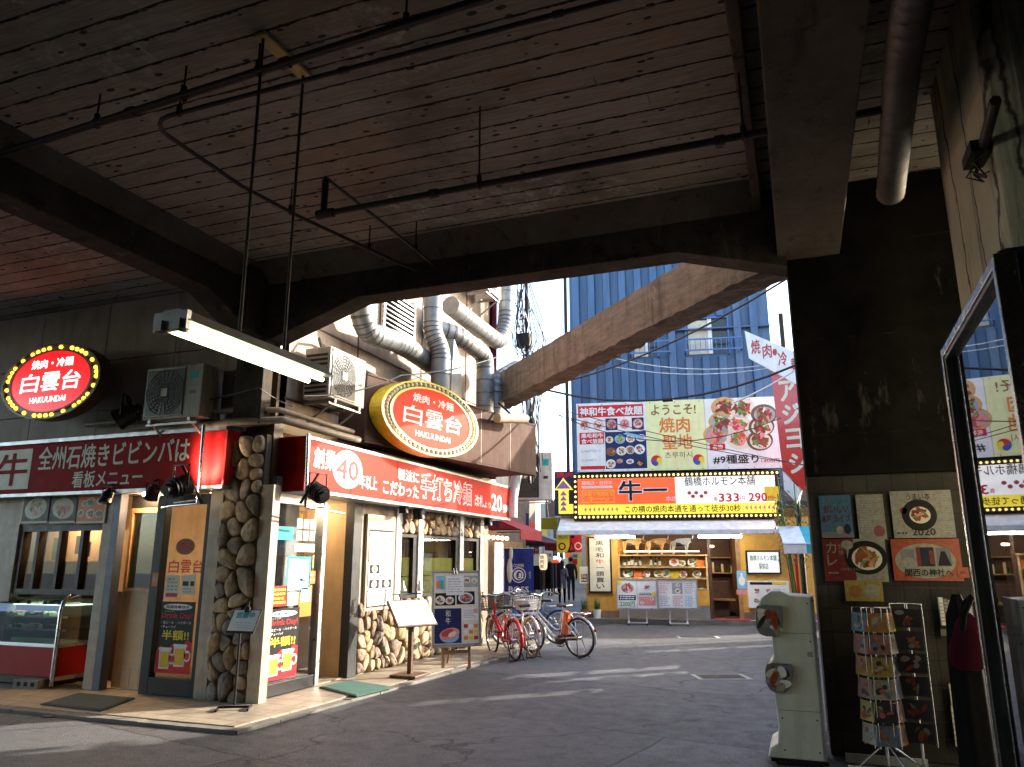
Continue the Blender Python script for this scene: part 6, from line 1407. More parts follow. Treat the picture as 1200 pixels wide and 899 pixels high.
# bamboo plant beside it
o = PY(934, 640, 17.6); o.z = 0; t = thing('bamboo_plant', 'leafy green bamboo rising beside the striped teal awning', 'plant', tuple(o)); b = MB(); r = random.Random(8)
stems = []
for i in range(7):
    p = o + Vector((r.uniform(-.15, .15), r.uniform(-.15, .15), 0)); e = p + Vector((r.uniform(-.35, .2), r.uniform(-.3, .3), r.uniform(2.7, 3.5))); b.tube([p, (p + e) / 2 + Vector((0, 0, .2)), e], .014, 'leaf', 5); stems.append((p, e))
b.build('stem', t); b = MB()
for i in range(900):
    p, e = r.choice(stems); s = p + (e - p) * r.uniform(.55, 1.0); th = r.uniform(0, 6.28); d_ = Vector((math.cos(th), math.sin(th), r.uniform(-.9, .2))).normalized(); s = s + Vector((r.uniform(-.16, .16), r.uniform(-.16, .16), r.uniform(-.1, .1))); wv = d_.cross(Vector((0, 0, 1))).normalized() * .012; l = r.uniform(.10, .22)
    b.add([s, s + d_ * l * .4 + wv, s + d_ * l, s + d_ * l * .4 - wv], [(0, 1, 2, 3)], ('leaf', 'leaf_pale', 'leaf')[i % 3])
b.build('foliage', t)
q2 = Fr(PY(914, 640, 17.2), (math.cos(R(8)), math.sin(R(8)), 0), (0, 0, 1))
t = thing('striped_awning', 'teal and white striped awning half hidden behind the dark column', 'awning', tuple(q2(0, 0, 0))); b = MB()
for i in range(8): b.add([q2(i * .22, .03, .6), q2(i * .22 + .22, .03, .6), q2(i * .22 + .22, .42, -.2), q2(i * .22, .42, -.2)], [(0, 1, 2, 3)], 'awning_teal' if i in (2, 3, 6, 7) else 'awning_white'); b.fbox(q2, i * .22, i * .22 + .22, -.16, .03, .59, .605, 'awning_teal' if i in (2, 3, 6, 7) else 'awning_white')
b.build('canvas', t); b = MB(); b.cyl(q2(0, .03, .6), q2(1.8, .03, .6), .015, 'white_metal', 6); b.cyl(q2(.05, .03, .6), q2(.05, .3, -.2), .012, 'white_metal', 6); b.build('frame', t)
b = MB(); a = fp(931, 700, .1)[0]; b.fbox(FS, a, 9, .12, 3.2, -1.0, -.4, 'black_plastic'); b.fbox(FS, a + .1, a + .16, .12, 2.3, -.4, .05, 'case_red'); solo(b, 'dark_opening', 'dark opening beyond the striped awning, its shade set as a black block', 'shop front')  # black block stands in for the shade inside the opening
# unseen slotted fence added behind the column to shape the sun on the street
b = MB(); zf = 3.5
ys = [8.6, 12.9, 13.2, 14.1, 14.5, 15.40, 15.75, 16.05, 16.55, 18.7, 19.1, 20.0]
for i in range(0, len(ys), 2): b.box(2.1, 2.16, ys[i], ys[i + 1], 0, 5.15 if i == 0 else zf + (.12 if i % 4 else 0), 'building_grey')
r = random.Random(12)
for i, (z0, z1) in enumerate(((3.75, 4.25), (2.3, 3.2), (1.9, 2.75), (2.0, 3.1), (1.2, 2.4))):
    y0, y1 = ys[2 * i + 1], ys[2 * i + 2]; zz = 5.15 if i == 0 else zf
    b.box(2.105, 2.155, y0, y1, 0, z0, 'building_grey'); b.box(2.105, 2.155, y0, y1, z1, zz, 'building_grey')
    for k in range(4):
        z = r.uniform(z0, z1); w = r.uniform(.03, .10); ya = r.choice((y0, y0, y1 - (y1 - y0) * .5)); b.box(2.11, 2.15, ya, ya + (y1 - y0) * r.uniform(.35, 1.0), z, z + w, 'building_grey')
solo(b, 'sun_blocker', 'grey slotted fence added unseen behind the dark column to shape the sun', 'fence')
# street lines / grates
def grate(u, v, w, l, label, rot=.1):
    p = PZ(u, v, 0); q = Fr((p.x, p.y, 0), (math.cos(rot), math.sin(rot), 0), (-math.sin(rot), math.cos(rot), 0)); t = thing('drain_grate', label, 'drain', tuple(p)); b = MB()
    b.fbox(q, -w / 2 - .07, w / 2 + .07, -l / 2 - .07, l / 2 + .07, .001, .006, 'grate_rim'); b.build('rim', t)
    b = MB(); b.fbox(q, -w / 2, w / 2, -l / 2, l / 2, .0065, .009, 'grate_hole')
    n = int(w / .035)
    for i in range(n): b.fbox(q, -w / 2 + i * w / n, -w / 2 + (i + .5) * w / n, -l / 2, l / 2, .0095, .014, 'grate')
    b.build('bars', t)
grate(845, 793.5, .62, .36, 'pale rimmed drain grate in the near half of the street', .38); grate(818, 747, .75, .30, 'drain grate farther up the street by the menu boards', .3)
p = PZ(70, 837, .0); q = Fr((p.x, p.y, 0), (1, 0, 0), (0, 1, 0)); b = MB(); b.ellprism(q, 0, -.05, .16, .16, .001, .008, 'grate', 24); b.ellprism(q, 0, -.05, .12, .12, .0085, .012, 'grate_rim', 24); solo(b, 'drain_cover', 'small round iron cover at the kerb before the dark doormat', 'drain')
# overhead wires
def wire(pts, r, label, sag=.25, mat='black_plastic', clamp=None):
    out = []
    for i in range(len(pts) - 1):
        a, c = Vector(pts[i]), Vector(pts[i + 1])
        for k in range(9 if i == len(pts) - 2 else 8): s = k / 8; out.append(a + (c - a) * s - Vector((0, 0, sag * 4 * s * (1 - s))))
    b = MB(); b.tube(out, r, mat, 6)
    if clamp is not None: b.cyl(out[clamp] + Vector((-.1, 0, 0)), out[clamp] + Vector((.1, 0, 0)), r * 2.2, mat, 6)
    solo(b, 'overhead_wire', label, 'wire', 'overhead wires across the gap')
wire([PY(640, 457, 14.5), PY(940, 425, 14.5)], .022, 'thick black wire with a clamp crossing before the billboard top', .45, clamp=4)
wire([PY(640, 452, 15.2), PY(930, 322, 11.5)], .018, 'black wire rising steeply along the concrete girder', .25)
wire([PY(655, 487, 16), PY(915, 490, 17), ], .010, 'thin black wire dipping across the upper billboard', 0.55)
wire([PY(650, 485, 16.5), PY(945, 545, 17.5)], .008, 'thin black wire slanting down over the billboard', .1); wire([PY(640, 476, 16.5), PY(955, 548, 17.3)], .008, 'second thin wire slanting down over the billboard', .05)
wire([PY(720, 420, 18.5), PY(940, 420, 18.5)], .010, 'pale upper wire before the blue cladding', .28, 'white_metal'); wire([PY(720, 430, 18.5), PY(940, 424, 18.5)], .010, 'pale lower wire before the blue cladding', .25, 'white_metal')
wire([PY(860, 472, 16), PY(945, 425, 15)], .018, 'white cable rising to the arrow sign', .05, 'print_white')
wire([PX(356, 464, -5.2), PX(470, 440, -5.0), PX(600, 412, -4.8)], .010, 'thin black wire looping along the street wall above the oval sign', .08)
wire([(-5.85, 7.7, 3.5), (-5.9, 7.1, 3.62), (-7.6, 7.38, 3.55)], .007, 'thin wire round the corner under the tube lamp', .02)
# ------------------------------------------------------------------ the lane behind
def LP(u, v, Y): return PY(u, v, Y)
# banner
a = LP(591, 643, 16.2); c = LP(623.5, 697, 16.2); q = Fr((a.x, 16.2, c.z - .45), (.985, .17, 0), (0, 0, 1)); w = (c.x - a.x) / .985; h = a.z - c.z + .45
t = thing('blue_banner', 'navy blue coffee banner with white lettering and a round head emblem behind the bicycles', 'banner', tuple(q(w / 2, 0)))
b = MB(); n = 10
for i in range(n):
    f = lambda k: .02 * math.sin(k * 1.1); b.add([q(w * i / n, 0, f(i)), q(w * (i + 1) / n, 0, f(i + 1)), q(w * (i + 1) / n, h, f(i + 1) * .3), q(w * i / n, h, f(i) * .3)], [(0, 1, 2, 3)], 'cloth_navy', True)
b.build('cloth', t)
b = MB(); cx = w * .50; cz = h * .60; W = 'print_white'
ring = lambda r0, r1, m_, cc: b.add([q(cx + r * math.cos(6.2832 * i / 32), cz + r * math.sin(6.2832 * i / 32), cc) for r in (r0, r1) for i in range(32)], [(i, (i + 1) % 32, 32 + (i + 1) % 32, 32 + i) for i in range(32)], m_)
ring(w * .25, w * .22, W, .03); b.ell(q, cx, cz, w * .17, w * .17, .03, W, 28); b.ell(q, cx + w * .02, cz - w * .01, w * .10, w * .13, .032, 'cloth_navy', 18); b.ell(q, cx + w * .05, cz, w * .05, w * .07, .034, W, 14); b.rect(q, cx - w * .02, cz - w * .10, cx + w * .16, cz - w * .06, .035, W)
b.text(q, 'COFFEE', cx - w * .18, cz + w * .26, cx + w * .18, cz + w * .36, .03, W, .02); b.text(q, 'BOSS', w * .16, h * .345, w * .84, h * .43, .03, W, .03); lines(b, q, w * .15, h * .29, w * .85, h * .33, .03, W, 2, .4, 2, .05); b.text(q, 'ボス', w * .84, h * .55, w * .92, h * .66, .03, W, 0, vert=True)
b.build('lettering', t)
b = MB(); b.cyl(q(-.03, -.9, -.03), q(-.03, h + .05, -.03), .018, 'white_metal', 8); b.cyl(q(-.05, h, -.03), q(w, h, -.03), .012, 'white_metal', 6); b.ball(q(.16, h - .12, .03), (.05, .03, .16), 'print_cream', 8, 6); b.ball(q(.13, h - .48, .03), (.07, .03, .28), 'print_cream', 8, 6); b.build('pole', t)
# buildings of the lane
def block(name, label, x0, x1, y0, y1, z1, mat, cat='building'):
    b = MB(); b.box(x0, x1, y0, y1, 0, z1, mat); t = thing(name, label, cat, ((x0 + x1) / 2, y0, 0)); b.build('wall', t); return t
def lane_pt(u, v, Y): return PY(u, v, Y)
t = thing('lane_shop', 'brown lane shop front under a red awning left of the blue banner', 'shop', (-7.5, 17.5, 0))
b = MB(); b.box(-12, -7.0, 15.6, 19.7, 0, 3.4, 'building_brown'); b.box(-12, -7.05, 15.6, 19.7, 3.4, 4.2, 'building_cream'); b.build('wall', t)
b = MB(); b.fbox(SIDE(-7.0), 16.2, 17.4, .1, 2.1, 0, .02, 'dark_wood'); b.fbox(SIDE(-7.0), 17.7, 19.4, .9, 2.1, 0, .02, 'wood'); b.build('window', t)
b = MB()
for i in range(5): b.ball((-6.75, 16.4 + i * .3, 2.15), .045, 'ceiling_lamp', 8, 6)
b.build('ceiling_lamp', t)
def awn(y0, y1, x0, x1, z0, z1, mat, label, txt=None):
    t = thing('shop_awning', label, 'awning', (x1, y0, z0), 'awnings along the lane'); b = MB(); b.add([(x0, y0, z1), (x1, y0, z0), (x1, y1, z0), (x0, y1, z1)], [(0, 1, 2, 3)], mat); b.add([(x0, y0, z1), (x1, y0, z0), (x0, y0, z0)], [(0, 1, 2)], mat); b.box(x1 - .01, x1 + .01, y0, y1, z0 - .22, z0, mat); b.build('canvas', t)
    if txt: b = MB(); b.text(Fr((x0, y0 - .012, z0), (1, 0, 0)), txt, .05, .06, (x1 - x0) * .55, (z1 - z0) * .62, .0, 'cloth_navy', .06); b.build('lettering', t)
    b = MB(); b.cyl((x0, y0, z0), (x1, y0, z0), .015, 'dark_metal', 6); b.cyl((x0, y1, z0), (x1, y1, z0), .015, 'dark_metal', 6); b.build('frame', t)
awn(16.1, 17.6, -7.0, -5.85, 2.30, 2.78, 'cloth_red', 'red awning with dark blue characters at the lane mouth', '焼肉')
awn(20.6, 22.6, -8.7, -6.75, 2.12, 2.55, 'cloth_red', 'plain red awning farther along the lane')
awn(23.2, 24.8, -8.7, -7.2, 2.10, 2.62, 'coat_dark', 'dark awning deep in the lane')
awn(26, 30, -10.6, -8.9, 2.35, 2.9, 'coat_grey', 'grey awning beyond the dark awning in the lane')
for i, (Y0, Y1, xl, m, lab) in enumerate(((20.2, 25, -8.75, 'building_cream', 'cream lane shop front behind the plain red awning'), (25.3, 31.2, -10.65, 'building_brown', 'brown lane shop front under the grey awning'), (31.5, 42, -14, 'building_grey', 'grey lane shop front deep behind the walking people'))):
    t = block('lane_shop', lab, -17, xl, Y0, Y1, 5 + i, m, 'shop'); b = MB(); b.fbox(SIDE(xl), Y0 + .4, Y1 - .4, .2, 2.3, 0, .03, 'dark_wood')
    for k in range(int((Y1 - Y0 - 1) / 1.7)): b.fbox(SIDE(xl), Y0 + .6 + k * 1.7, Y0 + 1.7 + k * 1.7, .7, 2.0, .03, .05, ('blind_amber', 'print_cream', 'case_red', 'building_brown')[k % 4])
    b.build('window', t); b = MB(); b.fbox(SIDE(xl), Y0 + .4, Y1 - .4, 2.45, 3.2, 0, .12, ('cloth_navy', 'print_red', 'print_yellow')[i]); b.build('sign_panel', t)
    b = MB()
    for k in range(int((Y1 - Y0) / 1.8)): b.ball((xl + .3, Y0 + .7 + k * 1.7, 2.4), .07, 'lane_lamp', 8, 6)
    b.build('ceiling_lamp', t)
for i, (Y0, Y1, xr, m, lab) in enumerate(((24.8, 33, -5.6, 'building_brown', 'brown lane shop front behind the yellow shop'), (33.5, 44, -8.6, 'building_cream', 'cream lane shop front at the far right of the lane'))):
    t = block('lane_shop', lab, xr, xr + 8, Y0, Y1, 6 - i, m, 'shop'); f = Fr((xr, 0, 0), (0, -1, 0)); b = MB(); b.fbox(f, -Y1 + .4, -Y0 - .4, .2, 2.2, 0, .03, 'blind_amber'); b.build('window', t)
    b = MB()
    for k in range(4): b.ball((xr - .25, Y0 + 1 + k * 1.9, 2.45), .08, 'lane_lamp', 8, 6)
    b.build('ceiling_lamp', t)
t = block('lane_building', 'grey building closing the far end of the lane', -22, -4, 46, 54, 5.2, 'building_grey'); b = MB()
for i in range(14):
    for j in range(2): b.fbox(FRONT(46), -20 + i * 1.1, -19.3 + i * 1.1, .6 + j * 2.2, 2.1 + j * 2.2, .002, .03, ('lane_lamp', 'window_dark', 'print_red', 'blind_amber', 'window_blind')[(i * 3 + j) % 5])
b.build('window', t)
t = block('lane_building', 'pale tiled building far behind the lane roofs', -12.5, -9.2, 27, 33, 4.2, 'building_cream') if False else None
# hanging signs and lantern
def hang_sign(u0, v0, u1, v1, Y, mat, label, deco=None, name='hanging_sign', d=.12):
    a = LP(u0, v0, Y); c = LP(u1, v1, Y); q = Fr((a.x, Y, c.z), (math.cos(R(14)), math.sin(R(14)), 0)); w = (c.x - a.x) / math.cos(R(14)); h = a.z - c.z
    t = thing(name, label, 'sign', tuple(q(w / 2, 0)), 'signs hanging in the lane'); b = MB(); b.fbox(q, 0, w, 0, h, -d, 0, mat); b.build('panel', t, bevel=.01)
    if deco: b = MB(); deco(b, q, w, h); b.build('lettering', t)
    b = MB(); b.cyl(q(w * .3, h, -d / 2), q(w * .3, h + .25, -d / 2), .01, 'dark_metal', 5); b.cyl(q(w * .7, h, -d / 2), q(w * .7, h + .25, -d / 2), .01, 'dark_metal', 5); b.build('hanger', t); return t
hang_sign(652, 625, 680, 647, 20.2, 'print_yellow', 'yellow and red hanging sign with round emblems at the corner of the yellow shop', lambda b, q, w, h: (b.rect(q, w * .52, 0, w, h, .003, 'print_red'), b.ell(q, w * .22, h * .3, h * .2, h * .2, .005, 'print_black', 20), b.ell(q, w * .22, h * .3, h * .13, h * .13, .007, 'print_yellow', 18), b.text(q, '焼肉', w * .06, h * .68, w * .44, h * .9, .005, 'print_green', .02), b.ell(q, w * .86, h * .32, h * .2, h * .2, .005, 'print_cream', 20), b.ell(q, w * .86, h * .32, h * .14, h * .14, .007, 'print_red', 18), b.poly(q, [(w * .42, 0), (w * .75, 0), (w * .60, h * .6)], .006, 'print_black'), b.poly(q, [(w * .52, h * .1), (w * .68, h * .1), (w * .60, h * .45)], .008, 'print_red'), b.ell(q, w * .64, h * .82, h * .1, h * .1, .005, 'print_black', 14)))
a = LP(632, 649, 22); c = LP(641.5, 668, 22); cx, cz, rr, hh = (a.x + c.x) / 2, (a.z + c.z) / 2, (c.x - a.x) / 2, (a.z - c.z)
t = thing('paper_lantern', 'tall cream paper lantern with black brush characters hanging in the lane', 'lantern', (cx, 22, cz - hh / 2)); b = MB()
pr = [(.55, -.5), (.8, -.44), (.95, -.3), (1, 0), (.95, .3), (.8, .44), (.55, .5)]
for i in range(len(pr) - 1): b.cyl((cx, 22, cz + pr[i][1] * hh), (cx, 22, cz + pr[i + 1][1] * hh), rr * pr[i][0], 'lantern_lit', 16, rr * pr[i + 1][0], caps=False)
b.build('shade', t); b = MB(); b.cyl((cx, 22, cz - hh * .54), (cx, 22, cz - hh * .5), rr * .6, 'black_plastic', 14); b.cyl((cx, 22, cz + hh * .5), (cx, 22, cz + hh * .54), rr * .6, 'black_plastic', 14); b.cyl((cx, 22, cz + hh * .54), (cx, 22, cz + hh * .9), .01, 'dark_metal', 5); b.build('cap', t)
b = MB(); b.text(FRONT(22 - rr * 1.02), '焼肉家', cx - rr * .5, cz - hh * .42, cx + rr * .5, cz + hh * .42, 0, 'print_black', .02, vert=True); b.build('lettering', t)
hang_sign(623.5, 650, 631, 663, 23, 'lit_pale', 'small glowing pale sign box left of the paper lantern')
hang_sign(646, 656, 655, 674, 31, 'lit_orange', 'dim orange sign deep in the lane above the walking people', lambda b, q, w, h: b.text(q, '酒', w * .2, h * .3, w * .8, h * .8, .004, 'print_cream', .03))
hang_sign(657, 654, 665, 664, 33, 'lit_pale', 'pale glowing sign deep in the lane'); hang_sign(666, 655, 676, 662, 34, 'print_red', 'small red sign deep in the lane')
hang_sign(639, 585, 650, 606, 24, 'post_beige', 'tan upright sign behind the air conditioner at the lane mouth', None); hang_sign(634, 607, 652, 620, 25, 'print_yellow', 'mustard sign board behind the lane awnings', None)
for i, (u0, v0, u1, v1, Y, m, lab, ch) in enumerate(((626, 640, 631, 648, 26, 'print_red', 'small red sign over the pale sign box in the lane', '酒'), (642, 646, 647, 655, 27, 'lit_pale', 'small pale lit sign right of the paper lantern', '肉'), (648, 643, 653, 652, 28, 'cloth_navy', 'small navy sign between the lantern and the people', '食'), (655, 648, 660, 654, 30, 'print_white', 'small white sign over the lavender coat', '店'), (662, 648, 668, 653, 29, 'lit_orange', 'small glowing orange sign over the dark suit', '焼'), (670, 649, 677, 654, 27, 'print_white', 'white plate hung under the yellow and red sign', '肉'), (633, 670, 638, 678, 26, 'print_yellow', 'low yellow sign at head height in the lane', '丼'), (641, 661, 645, 668, 33, 'print_red', 'tiny red sign far down the lane', '串'))):
    hang_sign(u0, v0, u1, v1, Y, m, lab, lambda b, q, w, h, ch=ch: b.text(q, ch, w * .22, h * .25, w * .78, h * .75, .004, 'print_black' if m in ('print_white', 'lit_pale', 'print_yellow') else 'print_cream', .03), d=.06)
b = MB(); r = random.Random(2)
for i in range(9):
    p = LP(628 + r.uniform(-3, 3), 672 + i, 24); b.box(p.x - .12, p.x + .12, 23.8 + i * .3, 23.95 + i * .3, .7, 1.55, ('coat_dark', 'coat_grey', 'cloth_navy', 'coat_pink')[i % 4])
b.tube([(-8.8, 23.7, 1.6), (-8.8, 26.6, 1.6)], .02, 'chrome', 6)
for y in (23.8, 26.5): b.cyl((-8.8, y, 0), (-8.8, y, 1.6), .02, 'chrome', 6)
solo(b, 'clothes_rail', 'rail of dark garments outside a lane shop beside the blue banner', 'clothes rail')

# ------------------------------------------------------------------ people
def person(loc, rz, hgt, coat, legs, hair, label, step=.12, long_hair=False, bag=None, skirt=False):
    s = hgt / 1.72
    V = [(0, 0, .95), (0, .01, 1.12), (0, 0, 1.30), (0, 0, 1.42), (0, .015, 1.50), (0, .03, 1.60), (0, .03, 1.70),
         (.09, 0, .92), (.10, step, .50), (.10, step * .7, .08), (.10, step * .7 + .14, .03),
         (-.09, 0, .92), (-.10, -step, .50), (-.10, -step * 1.6, .10), (-.10, -step * 1.6 + .13, .03),
         (.17, 0, 1.39), (.23, -.05, 1.12), (.23, .06, .88), (.23, .09, .80), (-.17, 0, 1.39), (-.23, .03, 1.12), (-.22, .10, .90), (-.22, .13, .82)]
    E = [(0, 1), (1, 2), (2, 3), (3, 4), (4, 5), (5, 6), (0, 7), (7, 8), (8, 9), (9, 10), (0, 11), (11, 12), (12, 13), (13, 14), (3, 15), (15, 16), (16, 17), (17, 18), (3, 19), (19, 20), (20, 21), (21, 22)]
    Rr = [(.15, .11), (.14, .10), (.165, .11), (.11, .08), (.055, .055), (.085, .10), (.065, .075), .09, .065, .045, .04, .09, .065, .045, .04, .07, .052, .042, .035, .07, .052, .042, .035]
    hem = .62 if skirt else .86
    def pick(c):
        if c.z > 1.47: return 'skin'
        if c.z < .09: return 'black_plastic'
        if abs(c.x) > .16 and c.z < .87: return 'skin'
        return coat if c.z > hem else legs
    mb = skin_body(E, V, Rr, None, pick, 2)
    M_ = Matrix.Rotation(rz, 4, 'Z'); L0 = Vector(loc)
    tr = lambda p: L0 + (M_ @ Vector(p)) * s
    mb.v = [tuple(tr(p)) for p in mb.v]
    zmin = min(v[2] for v in mb.v); mb.v = [(x, y, z - zmin + loc[2]) for x, y, z in mb.v]
    o = mb.build('person', None, tuple(loc)); o['label'] = label; o['category'] = 'person'; o['group'] = 'people in the lane'
    dz = -zmin + loc[2]
    b = MB(); rot = M_.to_3x3(); hp = tr((0, .0, 1.66)) + Vector((0, 0, dz)); b.ball(hp, (.098 * s, .112 * s, .115 * s), hair, 14, 10, rot)
    if long_hair: b.ball(tr((0, -.05, 1.50)) + Vector((0, 0, dz)), (.105 * s, .07 * s, .19 * s), hair, 12, 8, rot)
    b.build('hair', o)
    b = MB(); b.ball(tr((0, .135, 1.615)) + Vector((0, 0, dz)), (.014, .02, .022), 'skin', 6, 5)
    for sx in (-1, 1): b.ball(tr((.088 * sx, .02, 1.62)) + Vector((0, 0, dz)), (.014, .022, .032), 'skin', 6, 5, rot); b.ball(tr((.035 * sx, .118, 1.645)) + Vector((0, 0, dz)), .010, 'print_black', 6, 5)
    b.build('face', o)
    if bag:
        b = MB(); b.tube([tr((-.14, .02, 1.42)), tr((0, -.13, 1.25)), tr((.2, -.12, 1.0))], .014 * s, bag, 5); b.tube([tr((-.14, .02, 1.42)), tr((0, .15, 1.25)), tr((.2, .06, 1.0))], .014 * s, bag, 5); b.ball(tr((.25, -.04, .98)), (.06 * s, .13 * s, .12 * s), bag, 10, 7, rot); b.build('shoulder_bag', o)
    return o
def ppl(u, v, vh): p = PZ(u, v, 0); d = math.hypot(p.x, p.y); return p
LDIR = R(-20.6 + 3)   # lane heading
p = PZ(659, 707, 0); person(p, R(16), 1.62, 'coat_lavender', 'cloth_black', 'hair', 'person in a pale lavender coat with long dark hair walking away up the lane', .10, True, 'coat_dark', True)
p = PZ(669.5, 704, 0); person(p, R(19), 1.78, 'coat_dark', 'coat_dark', 'hair', 'person in a dark suit walking away up the lane beside the lavender coat', .14)
p = PZ(645, 699, 0); person(p, R(30), 1.60, 'coat_pink', 'coat_dark', 'hair', 'person in a dusty pink top farther up the lane left of the lavender coat', .1, True)
p = PZ(637, 696, 0); person(p, R(200), 1.68, 'coat_grey', 'coat_dark', 'hair', 'person in grey far up the lane beside the paper lantern', .12)

p = PZ(652, 695, 0); person(p, R(14), 1.70, 'coat_grey', 'cloth_black', 'hair', 'person in a grey jacket walking ahead of the lavender coat', .12)
p = PZ(641, 692, 0); person(p, R(195), 1.66, 'cloth_maroon', 'coat_dark', 'hair', 'person in a maroon top coming down the lane', .12)
# ------------------------------------------------------------------ bicycles
def bicycle(paint, label, basket=None, tyre='rubber', battery=False, guard=None, handle='chrome', grips='black_plastic'):
    """local frame: +x forward, rear contact at x=-.55, front at x=.55"""
    t = thing('bicycle', label, 'bicycle', (0, 0, 0), 'bicycles parked at the corner'); r = .33; guard = guard or paint
    V = lambda x, z, y=0: Vector((x, y, z))
    b = MB(); hd0, hd1 = V(.40, .62), V(.33, .90); bb = V(-.10, .29); st = V(-.20, .72); ra = V(-.55, r); fa = V(.55, r)
    b.tube([hd0 + V(0, .03), V(.22, .50), V(.05, .335), bb], .026, paint, 8); b.tube([hd0 + V(-.03, .10), V(.16, .56), V(-.02, .44), V(-.135, .43)], .017, paint, 8); b.cyl(hd0, hd1, .022, paint, 8); b.cyl(bb, st, .02, paint, 8); b.cyl(bb - V(0, 0, .05), bb + V(0, 0, .05), .035, paint, 10)
    for y in (-.055, .055): b.tube([bb + V(0, 0, y * .6), V(-.3, .31, y), ra + V(0, 0, y)], .012, paint, 6); b.tube([st + V(0, -.08, y * .3), V(-.36, .52, y), ra + V(0, 0, y)], .010, paint, 6); b.tube([hd0 + V(.0, .0, y * .3), hd0 + V(.02, -.04, y), fa + V(0, 0, y)], .013, paint, 6)
    b.build('frame', t)
    for cx in (-.55, .55):
        w = MB(); w.torus((cx, 0, r), (0, 1, 0), r - .018, .019, tyre, 36, 7); wo_ = w.build('wheel', t)
        m = MB(); m.torus((cx, 0, r), (0, 1, 0), r - .045, .011, 'chrome', 36, 6); m.cyl((cx, -.05, r), (cx, .05, r), .022, 'chrome', 10); m.build('rim', wo_)
        m = MB()
        for i in range(24): a = 6.2832 * i / 24; e = (.03 if i % 2 else -.03); m.cyl((cx + .02 * math.cos(a + .8), e, r + .02 * math.sin(a + .8)), (cx + (r - .045) * math.cos(a), 0, r + (r - .045) * math.sin(a)), .0018, 'chrome', 3, caps=False)
        m.build('spokes', wo_)
        m = MB(); n = 14; a0, a1 = (R(20), R(195)) if cx < 0 else (R(40), R(185)); vs = []
        for i in range(n + 1):
            a = a0 + (a1 - a0) * i / n
            for y, dr in ((-.03, .012), (-.018, .026), (.018, .026), (.03, .012)): vs.append((cx + (r + dr) * math.cos(a), y, r + (r + dr) * math.sin(a)))
        m.add(vs, [(i * 4 + j, i * 4 + j + 1, i * 4 + j + 5, i * 4 + j + 4) for i in range(n) for j in range(3)], guard, True); m.build('mudguard', t)
    b = MB(); b.cyl(hd1, V(.30, 1.0), .014, handle, 8)
    for y in (-1, 1): b.tube([V(.30, 1.0), V(.33, 1.03, .10 * y), V(.30, 1.05, .22 * y), V(.12, 1.02, .27 * y)], .012, handle, 7); b.cyl(V(.20, 1.035, .255 * y), V(.08, 1.01, .275 * y), .017, grips, 8); b.tube([V(.24, 1.05, .25 * y), V(.14, .98, .31 * y)], .006, 'chrome', 5)
    b.build('handlebar', t)
    b = MB(); b.cyl(st, V(-.225, .82), .013, 'chrome', 8); b.build('seat_post', t)
    b = MB(); b.prism(Fr((-.24, 0, .82), (1, 0, 0), (0, 1, 0)), [(-.13, -.09), (-.10, -.11), (0, -.07), (.14, -.025), (.16, 0), (.14, .025), (0, .07), (-.10, .11), (-.13, .09)], 0, .05, 'black_plastic'); b.build('saddle', t, bevel=.018)
    b = MB()
    for y in (-.09, -.03, .03, .09): b.tube([V(-.30, .73, y * .6), V(-.50, .735, y), V(-.76, .735, y)], .007, 'chrome', 5)
    for x in (-.45, -.6, -.76): b.cyl(V(x, .735, -.09), V(x, .735, .09), .007, 'chrome', 5)
    for y in (-.06, .06): b.cyl(V(-.66, .73, y), ra + V(0, 0, y), .006, 'chrome', 5)
    b.build('rack', t)
    b = MB(); b.ball((-.90, 0, .47), (.025, .025, .03), 'print_red', 8, 6); b.build('reflector', t)
    b = MB(); b.cyl(bb + V(0, 0, -.07), bb + V(0, 0, -.062), .085, 'dark_metal', 20); b.cyl(V(-.10, .29, -.07), V(-.02, .14, -.08), .009, 'chrome', 6); b.cyl(V(-.10, .29, .07), V(-.18, .44, .08), .009, 'chrome', 6); b.fbox(Fr((-.02, -.1, .14), (1, 0, 0)), -.045, .045, -.01, .01, 0, .09, 'black_plastic'); b.fbox(Fr((-.18, .17, .44), (1, 0, 0)), -.045, .045, -.01, .01, 0, .09, 'black_plastic')
    b.fbox(Fr((-.33, -.07, .31), Vector((-1, 0, .09))), -.24, .22, -.05, .05, 0, .02, 'dark_metal' if battery else guard); b.build('crank', t)
    if battery: b = MB(); b.fbox(Fr((-.235, .0, .36), Vector((-.22, 0, 1)), Vector((1, 0, .22))), 0, .40, -.05, .05, -.045, .045, 'battery_orange'); b.build('battery', t, bevel=.015); b = MB(); b.ball((-.12, 0, .27), (.11, .06, .085), 'rim_brown', 12, 8); b.build('motor', t)
    b = MB()
    for y in (-.1, .1): b.tube([V(-.55, .30, y * .7), V(-.60, .02, y * 1.3), V(-.66, .012, y * 1.3)], .009, 'dark_metal', 5)
    b.cyl(V(-.60, .02, -.13), V(-.60, .02, .13), .008, 'dark_metal', 5); b.build('kickstand', t)
